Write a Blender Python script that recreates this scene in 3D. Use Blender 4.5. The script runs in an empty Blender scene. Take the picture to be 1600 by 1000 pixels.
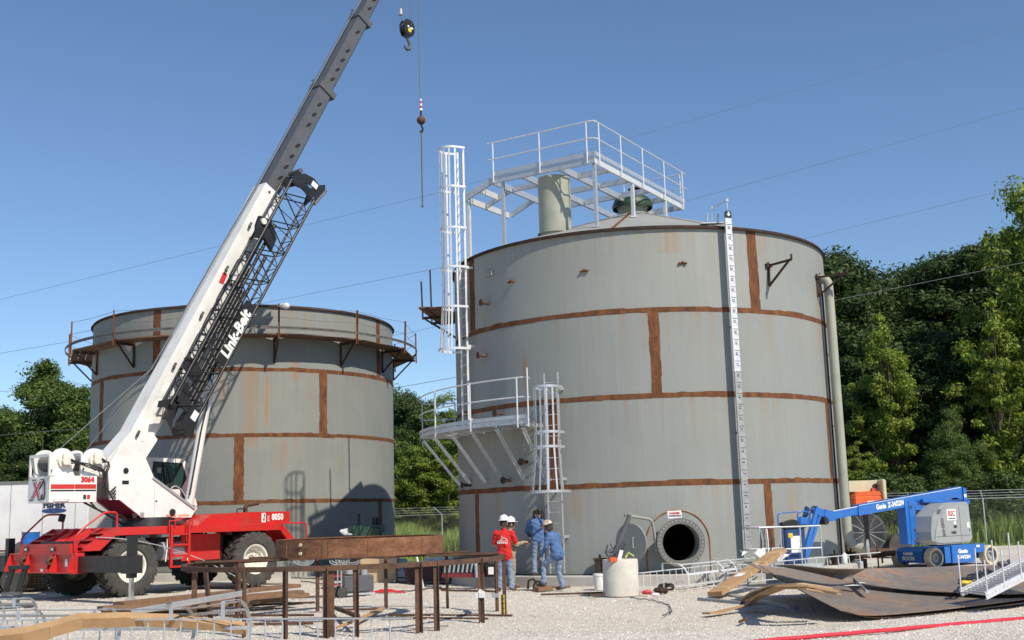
import bpy, math, random
import numpy as np
from mathutils import Vector, Matrix
rnd = random.Random(7)
nrng = np.random.RandomState(11)
sc = bpy.context.scene
COL = sc.collection
pi = math.pi
rad = math.radians

# ------------------------------------------------------------------ camera
CAM_F, CAM_P, CAM_R, CAM_H = 1796.3, 0.1686, -0.0291, 1.975
cd = bpy.data.cameras.new('camera'); cam = bpy.data.objects.new('camera', cd); COL.objects.link(cam)
cd.sensor_width = 36.0; cd.lens = 36.0*CAM_F/1600.0; cd.clip_start = 0.1; cd.clip_end = 4000
cam.matrix_world = Matrix.Translation((0, 0, CAM_H)) @ Matrix.Rotation(pi/2+CAM_P, 4, 'X') @ Matrix.Rotation(CAM_R, 4, 'Z')
sc.camera = cam
# ------------------------------------------------------------------ sky, sun, exposure
SUN_AZ, SUN_EL = 40.2, 45.5          # degrees to the right of straight behind the camera; elevation
w = bpy.data.worlds.new('World'); sc.world = w; w.use_nodes = True
nt = w.node_tree; nt.nodes.clear()
out = nt.nodes.new('ShaderNodeOutputWorld'); bg = nt.nodes.new('ShaderNodeBackground'); sky = nt.nodes.new('ShaderNodeTexSky')
sky.sky_type = 'NISHITA'; sky.sun_disc = False
sky.sun_elevation = rad(SUN_EL); sky.sun_rotation = rad(180-SUN_AZ)
sky.altitude = 100; sky.air_density = 1.0; sky.dust_density = 0.0; sky.ozone_density = 6.0
bg.inputs['Strength'].default_value = 0.13
hs = nt.nodes.new('ShaderNodeHueSaturation'); hs.inputs['Saturation'].default_value = 0.99
nt.links.new(sky.outputs[0], hs.inputs['Color']); nt.links.new(hs.outputs[0], bg.inputs[0]); nt.links.new(bg.outputs[0], out.inputs[0])
sd = bpy.data.lights.new('sun', 'SUN'); sun = bpy.data.objects.new('sun', sd); COL.objects.link(sun)
sd.energy = 5.0; sd.angle = rad(0.53); sd.color = (1.0, 0.91, 0.77)
S = Vector((math.sin(rad(SUN_AZ))*math.cos(rad(SUN_EL)), -math.cos(rad(SUN_AZ))*math.cos(rad(SUN_EL)), math.sin(rad(SUN_EL))))
sun.rotation_euler = S.to_track_quat('Z', 'Y').to_euler()
sun.location = (30, -30, 60)
sc.view_settings.view_transform = 'Standard'; sc.view_settings.look = 'None'
sc.view_settings.exposure = 0.0; sc.view_settings.gamma = 1.0; sc.view_settings.use_curve_mapping = False

# ------------------------------------------------------------------ placing helpers: photo pixel -> point of the place
def ray(px, py):
    x, y = px-800.0, py-500.0
    c, s = math.cos(CAM_R), math.sin(CAM_R)
    x, y = x*c+y*s, -x*s+y*c
    r, u = x/CAM_F, -y/CAM_F
    c, s = math.cos(CAM_P), math.sin(CAM_P)
    return Vector((r, c-u*s, s+u*c))
def at(px, py, Y):
    d = ray(px, py); return d*(Y/d.y)+Vector((0, 0, CAM_H))
def gz(px, py, z=0.0):
    d = ray(px, py); return d*((z-CAM_H)/d.z)+Vector((0, 0, CAM_H))

# ------------------------------------------------------------------ mesh builder
ROOTM = {}
class MB:
    def __init__(s, X=None):
        s.v = []; s.f = []; s.m = []; s.X = X or Matrix.Identity(4); s.mi = 0
    def add(s, vs, fs, X=None):
        n = len(s.v); T = s.X if X is None else s.X @ X
        s.v.extend([T @ Vector(p) for p in vs]); s.f.extend([[i+n for i in f] for f in fs]); s.m.extend([s.mi]*len(fs)); return s
    def box(s, c, d, R=None):
        x, y, z = d[0]/2, d[1]/2, d[2]/2
        vs = [(-x,-y,-z),(x,-y,-z),(x,y,-z),(-x,y,-z),(-x,-y,z),(x,-y,z),(x,y,z),(-x,y,z)]
        X = Matrix.Translation(c)
        if R is not None: X = X @ (R.to_4x4() if len(R) == 3 else R)
        return s.add(vs, [(0,3,2,1),(4,5,6,7),(0,1,5,4),(1,2,6,5),(2,3,7,6),(3,0,4,7)], X)
    def bx(s, x0, x1, y0, y1, z0, z1):
        return s.box(((x0+x1)/2, (y0+y1)/2, (z0+z1)/2), (x1-x0, y1-y0, z1-z0))
    def bbox(s, x0, x1, y0, y1, z0, z1, b=0.02):      # box with bevelled edges: octagon prism with chamfered ends
        def ring(z, k):
            return [(x0+b+k,y0+k,z),(x1-b-k,y0+k,z),(x1-k,y0+b+k,z),(x1-k,y1-b-k,z),(x1-b-k,y1-k,z),(x0+b+k,y1-k,z),(x0+k,y1-b-k,z),(x0+k,y0+b+k,z)]
        vs = ring(z0, b)+ring(z0+b, 0)+ring(z1-b, 0)+ring(z1, b)
        fs = [tuple(range(7,-1,-1)), tuple(range(24,32))]
        for k in range(3):
            for i in range(8):
                a = k*8+i; c = k*8+(i+1) % 8; fs.append((a, c, c+8, a+8))
        return s.add(vs, fs)
    def frame(s, p, q, up=(0,0,1)):
        p, q = Vector(p), Vector(q); z = (q-p).normalized(); up = Vector(up)
        if abs(z.dot(up)) > 0.98: up = Vector((0,1,0)) if abs(z.y) < 0.9 else Vector((1,0,0))
        x = up.cross(z).normalized(); y = z.cross(x)
        M = Matrix((x, y, z)).transposed().to_4x4(); M.translation = p
        return M, (q-p).length
    def extr(s, poly, p, q, up=(0,0,1)):              # polygon (x right, y up) swept from p to q
        M, L = s.frame(p, q, up); n = len(poly)
        vs = [(a, b, 0) for a, b in poly]+[(a, b, L) for a, b in poly]
        fs = [tuple(range(n-1,-1,-1)), tuple(range(n, 2*n))]+[(i, (i+1) % n, (i+1) % n+n, i+n) for i in range(n)]
        return s.add(vs, fs, M)
    def bar(s, p, q, wd, h, up=(0,0,1)):
        return s.extr([(-wd/2,-h/2),(wd/2,-h/2),(wd/2,h/2),(-wd/2,h/2)], p, q, up)
    def angle(s, p, q, a, t=0.012, up=(0,0,1), flip=1):
        return s.extr([(0,0),(a*flip,0),(a*flip,t),(t*flip,t),(t*flip,a),(0,a)][::flip], p, q, up)
    def chan(s, p, q, h, fl, t=0.014, up=(0,0,1), flip=1):
        P = [(0,-h/2),(fl,-h/2),(fl,-h/2+t),(t,-h/2+t),(t,h/2-t),(fl,h/2-t),(fl,h/2),(0,h/2)]
        return s.extr([(x*flip, y) for x, y in P][::flip], p, q, up)
    def cyl(s, p, q, r, r2=None, n=12, cap=True):
        r2 = r if r2 is None else r2; M, L = s.frame(p, q)
        c = [(math.cos(2*pi*i/n), math.sin(2*pi*i/n)) for i in range(n)]
        vs = [(a*r, b*r, 0) for a, b in c]+[(a*r2, b*r2, L) for a, b in c]
        fs = [(i, (i+1) % n, (i+1) % n+n, i+n) for i in range(n)]
        if cap: fs += [tuple(range(n-1,-1,-1)), tuple(range(n, 2*n))]
        return s.add(vs, fs, M)
    def tube(s, pts, r, n=8, closed=False):
        pts = [Vector(p) for p in pts]; N = len(pts); vs = []; fs = []; px = None
        for i, p in enumerate(pts):
            if closed: t = pts[(i+1) % N]-pts[i-1]
            else: t = pts[min(i+1, N-1)]-pts[max(i-1, 0)]
            t.normalize()
            if px is None:
                px = t.orthogonal().normalized()
            px = (px-t*px.dot(t))
            if px.length < 1e-5: px = t.orthogonal()
            px.normalize(); py = t.cross(px)
            rr = r[i] if isinstance(r, (list, tuple)) else r
            vs += [p+(px*math.cos(2*pi*k/n)+py*math.sin(2*pi*k/n))*rr for k in range(n)]
        for i in range(N if closed else N-1):
            j = (i+1) % N
            fs += [(i*n+k, i*n+(k+1) % n, j*n+(k+1) % n, j*n+k) for k in range(n)]
        if not closed: fs += [tuple(range(n-1,-1,-1)), tuple(range((N-1)*n, N*n))]
        return s.add(vs, fs)
    def lathe(s, prof, n=24, X=None, a0=0.0, a1=2*pi):
        full = abs(a1-a0-2*pi) < 1e-6; vs = []; fs = []; m = len(prof); K = n if full else n+1
        for i in range(K):
            a = a0+(a1-a0)*i/n
            vs += [(r*math.cos(a), r*math.sin(a), z) for r, z in prof]
        for i in range(n):
            j = (i+1) % K
            fs += [(i*m+k, j*m+k, j*m+k+1, i*m+k+1) for k in range(m-1)]
        return s.add(vs, fs, X)
    def prism(s, poly, d0, d1, plane='xz'):           # polygon in a local plane, thickness along the third axis
        n = len(poly)
        if plane == 'xz': g = lambda a, b, d: (a, d, b)
        elif plane == 'xy': g = lambda a, b, d: (a, b, d)
        else: g = lambda a, b, d: (d, a, b)
        vs = [g(a, b, d0) for a, b in poly]+[g(a, b, d1) for a, b in poly]
        fs = [tuple(range(n)), tuple(range(2*n-1, n-1, -1))]+[(i, i+n, (i+1) % n+n, (i+1) % n) for i in range(n)]
        return s.add(vs, fs)
    def ball(s, c, r, n=12, sc=(1,1,1)):
        prof = [(max(1e-4, r*math.sin(pi*i/(n//2))), -r*math.cos(pi*i/(n//2))) for i in range(n//2+1)]
        return s.lathe(prof, n, Matrix.Translation(c) @ Matrix.Diagonal((*sc, 1)))
    def grid(s, P):                                    # P[i][j] points
        a, b = len(P), len(P[0]); vs = [p for r in P for p in r]
        return s.add(vs, [(i*b+j, i*b+j+1, (i+1)*b+j+1, (i+1)*b+j) for i in range(a-1) for j in range(b-1)])
    def plate(s, P, t):                                # a grid given a thickness downwards (t is a vector)
        a, b = len(P), len(P[0]); t = Vector(t); n = a*b
        vs = [Vector(p) for r in P for p in r]; vs += [p-t for p in vs]
        fs = []
        for i in range(a-1):
            for j in range(b-1):
                q = (i*b+j, i*b+j+1, (i+1)*b+j+1, (i+1)*b+j); fs += [q, tuple(k+n for k in q[::-1])]
        rim = [j for j in range(b)]+[i*b+b-1 for i in range(1, a)]+[(a-1)*b+j for j in range(b-2, -1, -1)]+[i*b for i in range(a-2, 0, -1)]
        for k in range(len(rim)):
            p, q = rim[k], rim[(k+1) % len(rim)]; fs.append((q, p, p+n, q+n))
        return s.add(vs, fs)
    def build(s, name, mats, parent=None, world=False, smooth=None, **props):
        if not isinstance(mats, (list, tuple)): mats = [mats]
        org = Vector((0, 0, 0)); vs = s.v
        if parent is not None:
            if world:
                I = ROOTM[parent.name].inverted(); vs = [I @ p for p in vs]
        else:
            a = np.array([tuple(p) for p in vs]); lo, hi = a.min(0), a.max(0)
            org = Vector(((lo[0]+hi[0])/2, (lo[1]+hi[1])/2, lo[2])); vs = [p-org for p in vs]
        me = bpy.data.meshes.new(name); me.from_pydata(vs, [], s.f)
        for m in mats: me.materials.append(m)
        if len(mats) > 1: me.polygons.foreach_set('material_index', s.m)
        me.update()
        if smooth is not None:
            me.polygons.foreach_set('use_smooth', [True]*len(me.polygons)); me.set_sharp_from_angle(angle=rad(smooth))
        o = bpy.data.objects.new(name, me); COL.objects.link(o)
        if parent is not None: o.parent = parent; ROOTM[o.name] = ROOTM[parent.name]
        else: o.location = org; ROOTM[o.name] = Matrix.Translation(org)
        for k, v in props.items(): o[k] = v
        return o
def thing(name, label, cat, loc=(0,0,0), rot=0.0, group=None, mat3=None):
    o = bpy.data.objects.new(name, None); COL.objects.link(o); o.empty_display_size = 0.2
    M = Matrix.Translation(loc) @ (mat3.to_4x4() if mat3 is not None else Matrix.Rotation(rot, 4, 'Z'))
    o.matrix_world = M; ROOTM[o.name] = M
    o['label'] = label; o['category'] = cat
    if group: o['group'] = group
    return o
def tag(o, label, cat, group=None):
    o['label'] = label; o['category'] = cat
    if group: o['group'] = group
    return o
def structure(o): o['kind'] = 'structure'; return o
def text(name, s, size, M, m, parent=None, world=False, bold=0.0, ext=0.003, sx=1.0, shear=0.0, **props):
    # flat lettering standing a few mm proud: M maps text plane (x right, y up, z out) to the parent frame
    cu = bpy.data.curves.new(name, 'FONT'); cu.body = s; cu.size = size; cu.align_x = 'CENTER'; cu.align_y = 'CENTER'
    cu.extrude = ext; cu.offset = bold; cu.shear = shear; cu.resolution_u = 2
    t = bpy.data.objects.new('txt', cu); COL.objects.link(t)
    bpy.context.view_layer.update()
    me = bpy.data.meshes.new_from_object(t.evaluated_get(bpy.context.evaluated_depsgraph_get()))
    bpy.data.objects.remove(t); bpy.data.curves.remove(cu)
    b = MB(M @ Matrix.Diagonal((sx, 1, 1, 1)))
    b.add([v.co for v in me.vertices], [list(p.vertices) for p in me.polygons])
    bpy.data.meshes.remove(me)
    return b.build(name, m, parent, world, **props)
def basis(o, x, y):
    x = Vector(x).normalized(); y = Vector(y); y = (y-x*y.dot(x)).normalized(); z = x.cross(y)
    M = Matrix((x, y, z)).transposed().to_4x4(); M.translation = Vector(o); return M

# ------------------------------------------------------------------ materials
def nodes(name):
    m = bpy.data.materials.new(name); m.use_nodes = True; t = m.node_tree; t.nodes.clear()
    o = t.nodes.new('ShaderNodeOutputMaterial'); p = t.nodes.new('ShaderNodeBsdfPrincipled')
    t.links.new(p.outputs[0], o.inputs[0]); return m, t, p
def N(t, kind, **kw):
    n = t.nodes.new(kind)
    for k, v in kw.items():
        if hasattr(n, k): setattr(n, k, v)
        else: n.inputs[k.replace('_', ' ')].default_value = v
    return n
def noise(t, co, scale, detail=4, rough=0.6, stretch=None):
    if stretch:
        mp = N(t, 'ShaderNodeMapping'); mp.inputs['Scale'].default_value = stretch; t.links.new(co, mp.inputs[0]); co = mp.outputs[0]
    n = N(t, 'ShaderNodeTexNoise'); n.inputs['Scale'].default_value = scale; n.inputs['Detail'].default_value = detail; n.inputs['Roughness'].default_value = rough
    t.links.new(co, n.inputs['Vector']); return n.outputs['Fac']
def ramp(t, fac, stops):
    r = N(t, 'ShaderNodeValToRGB'); e = r.color_ramp.elements
    while len(e) < len(stops): e.new(0.5)
    for i, (p, c) in enumerate(stops):
        e[i].position = p; e[i].color = (c, c, c, 1) if not isinstance(c, tuple) else (*c, 1)
    t.links.new(fac, r.inputs[0]); return r.outputs[0]
def mix(t, fac, a, b, mode='MIX'):
    n = N(t, 'ShaderNodeMix'); n.data_type = 'RGBA'; n.blend_type = mode
    for s, v in ((n.inputs[0], fac), (n.inputs[6], a), (n.inputs[7], b)):
        if hasattr(v, 'is_linked') or hasattr(v, 'links'): t.links.new(v, s)
        elif isinstance(v, tuple): s.default_value = (*v, 1)
        else: s.default_value = v
    return n.outputs[2]
def bump(t, p, fac, strength, dist=0.02):
    b = N(t, 'ShaderNodeBump'); b.inputs['Strength'].default_value = strength; b.inputs['Distance'].default_value = dist
    t.links.new(fac, b.inputs['Height']); t.links.new(b.outputs[0], p.inputs['Normal'])
def mat(name, c, rough=0.5, metal=0.0, c2=None, scale=6.0, dirt=0.25, dirtcol=(0.16,0.14,0.11), bmp=0.0, bscale=40.0, spec=0.5, stretch=None, lo=0.35, hi=0.7, coat=0.0):
    m, t, p = nodes(name); tc = N(t, 'ShaderNodeTexCoord'); co = tc.outputs['Object']
    c2 = c2 or tuple(x*0.82 for x in c)
    col = ramp(t, noise(t, co, scale, 5, 0.65, stretch), [(lo, c), (hi, c2)])
    if dirt > 0:
        d = ramp(t, noise(t, co, scale*0.37+0.3, 6, 0.7), [(0.48, 0.0), (0.75, dirt)])
        col = mix(t, d, col, dirtcol)
    t.links.new(col, p.inputs['Base Color'])
    r = ramp(t, noise(t, co, scale*1.7, 4), [(0.3, max(0.02, rough-0.1)), (0.7, min(1, rough+0.12))]); t.links.new(r, p.inputs['Roughness'])
    p.inputs['Metallic'].default_value = metal; p.inputs['Specular IOR Level'].default_value = spec
    if coat: p.inputs['Coat Weight'].default_value = coat; p.inputs['Coat Roughness'].default_value = 0.15
    if bmp: bump(t, p, noise(t, co, bscale, 4), bmp)
    return m
RUST = (0.20, 0.075, 0.03); RUST2 = (0.10, 0.045, 0.026)
def tank_mat(name, base, base2, ring, z0, rustamt, seed, stains=()):
    m, t, p = nodes(name); tc = N(t, 'ShaderNodeTexCoord'); co0 = tc.outputs['Object']
    mp = N(t, 'ShaderNodeMapping'); mp.inputs['Location'].default_value = (seed, seed*1.7, 0); t.links.new(co0, mp.inputs[0]); co = mp.outputs[0]
    oi = N(t, 'ShaderNodeObjectInfo'); col = ramp(t, noise(t, co, 0.55, 4, 0.55), [(0.30, base), (0.72, base2)])
    col = mix(t, 1.0, col, ramp(t, oi.outputs['Random'], [(0.0, (0.92,0.925,0.925)), (0.5, 1.0), (1.0, (1.06,1.05,1.02))]), 'MULTIPLY')
    st = ramp(t, noise(t, co, 2.2, 5, 0.6, (3.2, 3.2, 0.13)), [(0.42, 0.0), (0.72, 0.17)])
    col = mix(t, st, col, tuple(x*0.68 for x in base))
    pal = ramp(t, noise(t, co, 1.5, 4, 0.6, (4.0, 4.0, 0.10)), [(0.55, 0.0), (0.78, 0.20)])
    col = mix(t, pal, col, (0.44, 0.44, 0.42))
    fine = ramp(t, noise(t, co, 14, 5, 0.7), [(0.3, 0.955), (0.7, 1.03)])
    col = mix(t, 1.0, col, fine, 'MULTIPLY')
    # rust runs hanging from the seams
    sx = N(t, 'ShaderNodeSeparateXYZ'); t.links.new(co0, sx.inputs[0])
    a = N(t, 'ShaderNodeMath', operation='SUBTRACT'); t.links.new(sx.outputs[2], a.inputs[0]); a.inputs[1].default_value = z0
    b = N(t, 'ShaderNodeMath', operation='DIVIDE'); t.links.new(a.outputs[0], b.inputs[0]); b.inputs[1].default_value = ring
    f = N(t, 'ShaderNodeMath', operation='FRACT'); t.links.new(b.outputs[0], f.inputs[0])
    hang = ramp(t, f.outputs[0], [(0.30, 0.0), (0.90, 0.45), (0.985, 1.0)])
    run = ramp(t, noise(t, co, 1.3, 5, 0.62, (3.6, 3.6, 0.16)), [(0.50, 0.0), (0.74, 1.0)])
    k = N(t, 'ShaderNodeMath', operation='MULTIPLY'); t.links.new(hang, k.inputs[0]); t.links.new(run, k.inputs[1])
    k2 = N(t, 'ShaderNodeMath', operation='MULTIPLY'); t.links.new(k.outputs[0], k2.inputs[0]); k2.inputs[1].default_value = rustamt
    col = mix(t, k2.outputs[0], col, (0.30, 0.17, 0.075))
    for x0, hw, zl, zh, amt in stains:         # long rust runs at known places on the shell
        def rng(sock, lo, hi, soft):
            m1_ = N(t, 'ShaderNodeMapRange'); m1_.interpolation_type = 'SMOOTHSTEP'; t.links.new(sock, m1_.inputs[0]); m1_.inputs[1].default_value = lo; m1_.inputs[2].default_value = lo+soft
            m2_ = N(t, 'ShaderNodeMapRange'); m2_.interpolation_type = 'SMOOTHSTEP'; t.links.new(sock, m2_.inputs[0]); m2_.inputs[1].default_value = hi-soft; m2_.inputs[2].default_value = hi; m2_.inputs[3].default_value = 1; m2_.inputs[4].default_value = 0
            mm = N(t, 'ShaderNodeMath', operation='MULTIPLY'); t.links.new(m1_.outputs[0], mm.inputs[0]); t.links.new(m2_.outputs[0], mm.inputs[1]); return mm.outputs[0]
        fr_ = N(t, 'ShaderNodeMath', operation='LESS_THAN'); t.links.new(sx.outputs[1], fr_.inputs[0]); fr_.inputs[1].default_value = 0
        a_ = N(t, 'ShaderNodeMath', operation='MULTIPLY'); t.links.new(rng(sx.outputs[0], x0-hw, x0+hw, hw*0.9), a_.inputs[0]); t.links.new(rng(sx.outputs[2], zl, zh, (zh-zl)*0.12 if zh-zl < 1 else 0.6), a_.inputs[1])
        b_ = N(t, 'ShaderNodeMath', operation='MULTIPLY'); t.links.new(a_.outputs[0], b_.inputs[0]); t.links.new(ramp(t, noise(t, co, 1.6, 5, 0.65, (4.5, 4.5, 0.12)), [(0.36, 0.0), (0.66, amt)]), b_.inputs[1])
        c_ = N(t, 'ShaderNodeMath', operation='MULTIPLY'); t.links.new(b_.outputs[0], c_.inputs[0]); t.links.new(fr_.outputs[0], c_.inputs[1])
        col = mix(t, c_.outputs[0], col, (0.33,0.19,0.085))
    t.links.new(col, p.inputs['Base Color'])
    p.inputs['Roughness'].default_value = 0.62; p.inputs['Specular IOR Level'].default_value = 0.35
    bump(t, p, noise(t, co, 0.8, 2, 0.4, (1, 1, 0.6)), 0.34, 0.06)
    return m
def rust_mat(name, c=RUST, c2=RUST2, c3=(0.26,0.12,0.05), rough=0.85, scale=5.0, stretch=None, bmp=0.4):
    m, t, p = nodes(name); tc = N(t, 'ShaderNodeTexCoord'); co = tc.outputs['Object']
    col = ramp(t, noise(t, co, scale, 7, 0.68, stretch), [(0.32, c2), (0.5, c), (0.72, c3)])
    fine = ramp(t, noise(t, co, scale*9, 4, 0.7), [(0.3, 0.7), (0.7, 1.15)])
    col = mix(t, 1.0, col, fine, 'MULTIPLY')
    t.links.new(col, p.inputs['Base Color']); p.inputs['Roughness'].default_value = rough; p.inputs['Specular IOR Level'].default_value = 0.25
    bump(t, p, noise(t, co, scale*14, 4), bmp, 0.01)
    return m
M_ = {}
M_['tankR'] = tank_mat('primer_steel', (0.305,0.318,0.30), (0.272,0.286,0.272), 2.44, 0.0, 0.85, 3.0, ((-2.6,0.3,1.2,2.5,0.6),(3.6,0.35,0.6,2.5,0.5),(2.9,0.5,8.6,9.76,0.5),(-3.9,0.12,5.1,6.6,0.9),(-5.05,0.14,6.9,8.1,0.9),(5.2,0.12,6.0,8.7,0.8),(0.3,0.5,8.9,9.76,0.55)))
M_['tankL'] = tank_mat('primer_steel_older', (0.255,0.268,0.25), (0.215,0.23,0.22), 2.44, 0.0, 1.0, 41.0, ((1.55,0.45,4.2,7.7,0.85),(2.1,0.2,4.9,7.35,1.0),(0.6,0.3,5.9,7.35,0.7),(2.6,0.4,3.3,4.95,0.6),(-5.2,0.5,6.4,9.0,0.8),(3.1,0.3,6.9,7.7,0.8)))
M_['rust'] = rust_mat('rust_band', (0.165,0.066,0.030), (0.088,0.042,0.024), (0.27,0.12,0.045), scale=4.5, stretch=(1,1,0.5))
M_['rustdark'] = rust_mat('rust_dark', (0.06,0.037,0.029), (0.032,0.024,0.021), (0.105,0.055,0.036), scale=4)
M_['ruststeel'] = rust_mat('mill_steel', (0.115,0.066,0.047), (0.065,0.044,0.035), (0.19,0.095,0.052), scale=3.0)
M_['rustbeam'] = rust_mat('rusty_rolled_plate', (0.22,0.10,0.055), (0.12,0.058,0.036), (0.32,0.17,0.09), scale=2.2, stretch=(1,1,3))
M_['galv'] = mat('galvanised_steel', (0.60,0.62,0.64), 0.42, 0.55, (0.50,0.52,0.55), 9, 0.12, (0.3,0.3,0.3))
M_['galvwhite'] = mat('new_galvanised_white', (0.74,0.75,0.76), 0.42, 0.25, (0.60,0.61,0.63), 10, 0.18, (0.35,0.34,0.32))
M_['pipe'] = mat('olive_grey_pipe', (0.36,0.365,0.295), 0.6, 0, (0.31,0.32,0.265), 2.5, 0.25)
M_['white'] = mat('white_paint', (0.80,0.795,0.77), 0.38, 0, (0.72,0.71,0.67), 2.2, 0.26, (0.36,0.32,0.25), coat=0.15)
M_['red'] = mat('red_paint', (0.60,0.022,0.018), 0.36, 0, (0.46,0.02,0.017), 2.2, 0.30, (0.24,0.10,0.07), coat=0.15)
M_['black'] = mat('black_paint', (0.014,0.014,0.015), 0.42, 0, (0.02,0.02,0.02), 5, 0.12, (0.07,0.06,0.05))
M_['dgrey'] = mat('dark_grey_boom', (0.10,0.105,0.115), 0.45, 0, (0.075,0.08,0.09), 3, 0.15, (0.2,0.19,0.17))
M_['tyre'] = mat('tyre_rubber', (0.045,0.043,0.041), 0.85, 0, (0.06,0.056,0.05), 9, 0.5, (0.17,0.15,0.12), bmp=0.2)
M_['rim'] = mat('cream_rim', (0.74,0.72,0.62), 0.5, 0, (0.66,0.63,0.53), 6, 0.2)
M_['chrome'] = mat('chrome_rod', (0.75,0.76,0.78), 0.15, 1.0, (0.7,0.7,0.72), 3, 0.0)
M_['rubber'] = mat('black_hose', (0.02,0.02,0.02), 0.5, 0, None, 5, 0.1)
M_['blue'] = mat('blue_paint', (0.018,0.15,0.52), 0.38, 0, (0.015,0.125,0.45), 3, 0.12, (0.15,0.17,0.2), coat=0.25)
M_['bluedk'] = mat('dark_blue_paint', (0.02,0.06,0.19), 0.45, 0, None, 3, 0.15)
M_['lgrey'] = mat('grey_cover', (0.33,0.345,0.35), 0.42, 0, (0.30,0.31,0.32), 3, 0.1)
M_['orange'] = mat('orange_paint', (0.72,0.12,0.02), 0.42, 0, (0.62,0.10,0.02), 3, 0.1, coat=0.2)
M_['cream'] = mat('cream_paint', (0.62,0.56,0.38), 0.5, 0, (0.55,0.49,0.33), 3, 0.15)
M_['yellow'] = mat('yellow_plastic', (0.75,0.55,0.03), 0.5, 0, None, 5, 0.1)
M_['green'] = mat('dark_green_paint', (0.02,0.06,0.035), 0.5, 0, None, 5, 0.2)
M_['concrete'] = mat('concrete', (0.46,0.445,0.41), 0.9, 0, (0.38,0.365,0.33), 2.2, 0.4, (0.2,0.18,0.15), bmp=0.3, bscale=30)
M_['concblock'] = mat('pale_concrete', (0.62,0.59,0.52), 0.9, 0, (0.54,0.51,0.45), 3, 0.25, (0.3,0.27,0.22), bmp=0.35, bscale=25)
M_['card'] = mat('cardboard', (0.46,0.285,0.145), 0.85, 0, (0.36,0.215,0.10), 3, 0.12, (0.25,0.16,0.09), bmp=0.1)
M_['cardpale'] = mat('pale_cardboard_tape', (0.56,0.40,0.23), 0.6, 0, None, 3, 0.1)
M_['wood'] = mat('weathered_board', (0.27,0.15,0.08), 0.85, 0, (0.15,0.088,0.05), 2.5, 0.45, (0.10,0.07,0.05), bmp=0.3, stretch=(1,6,6))
M_['plank'] = mat('scaffold_plank', (0.20,0.105,0.06), 0.85, 0, (0.11,0.062,0.042), 2.5, 0.35, (0.07,0.05,0.04), bmp=0.3)
M_['paper'] = mat('white_paper', (0.82,0.82,0.80), 0.8, 0, None, 4, 0.05)
M_['print'] = mat('dark_print', (0.03,0.03,0.035), 0.7, 0, None, 4, 0.0)
M_['printred'] = mat('red_print', (0.55,0.03,0.05), 0.6, 0, None, 4, 0.0)
M_['plastic'] = mat('white_plastic', (0.78,0.78,0.76), 0.4, 0, None, 4, 0.15)
M_['denim'] = mat('denim', (0.23,0.30,0.42), 0.9, 0, (0.13,0.18,0.29), 7, 0.3, (0.3,0.33,0.38), bmp=0.25, bscale=22)
M_['denimdk'] = mat('darker_denim', (0.13,0.18,0.28), 0.9, 0, (0.08,0.115,0.2), 7, 0.3, (0.22,0.25,0.3), bmp=0.25, bscale=22)
M_['shirtred'] = mat('red_tee', (0.62,0.022,0.02), 0.9, 0, (0.5,0.016,0.016), 6, 0.0, bmp=0.3, bscale=14)
M_['shirtblue'] = mat('blue_work_shirt', (0.085,0.165,0.34), 0.9, 0, (0.06,0.12,0.26), 6, 0.15, (0.13,0.2,0.33), bmp=0.35, bscale=13)
M_['tan'] = mat('tan_cloth', (0.36,0.29,0.19), 0.9, 0, None, 6, 0.2, bmp=0.3, bscale=14)
M_['skin'] = mat('skin', (0.52,0.29,0.20), 0.55, 0, (0.46,0.24,0.165), 9, 0.0)
M_['boot'] = mat('work_boot', (0.14,0.085,0.05), 0.75, 0, None, 8, 0.4)
M_['hair'] = mat('dark_hair', (0.045,0.03,0.02), 0.8, 0, None, 20, 0.0)
M_['hat'] = mat('white_hard_hat', (0.80,0.80,0.77), 0.35, 0, None, 6, 0.15)
M_['hatdirty'] = mat('stickered_hard_hat', (0.66,0.62,0.52), 0.4, 0, (0.42,0.22,0.13), 11, 0.5, (0.07,0.06,0.05), lo=0.45, hi=0.6)
M_['redpipe'] = mat('red_plastic_pipe', (0.62,0.03,0.055), 0.4, 0, (0.5,0.025,0.045), 3, 0.15)
M_['wire'] = mat('wire', (0.14,0.145,0.15), 0.6, 0.3, None, 5, 0.0)
M_['wire2'] = mat('weathered_wire', (0.30,0.31,0.31), 0.6, 0.3, None, 5, 0.0)
M_['trailer'] = mat('white_trailer', (0.76,0.77,0.77), 0.45, 0, (0.70,0.71,0.71), 2, 0.12)
M_['barkm'] = mat('bark', (0.16,0.125,0.09), 0.9, 0, (0.10,0.08,0.06), 5, 0.2, bmp=0.4)
def glass(name, c):
    m, t, p = nodes(name); p.inputs['Base Color'].default_value = (*c, 1); p.inputs['Roughness'].default_value = 0.06
    p.inputs['Specular IOR Level'].default_value = 0.8; return m
M_['glass'] = glass('tinted_glass', (0.025,0.06,0.055))
M_['dark'] = mat('dark_interior', (0.012,0.012,0.012), 0.9, 0, None, 5, 0.0)
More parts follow.
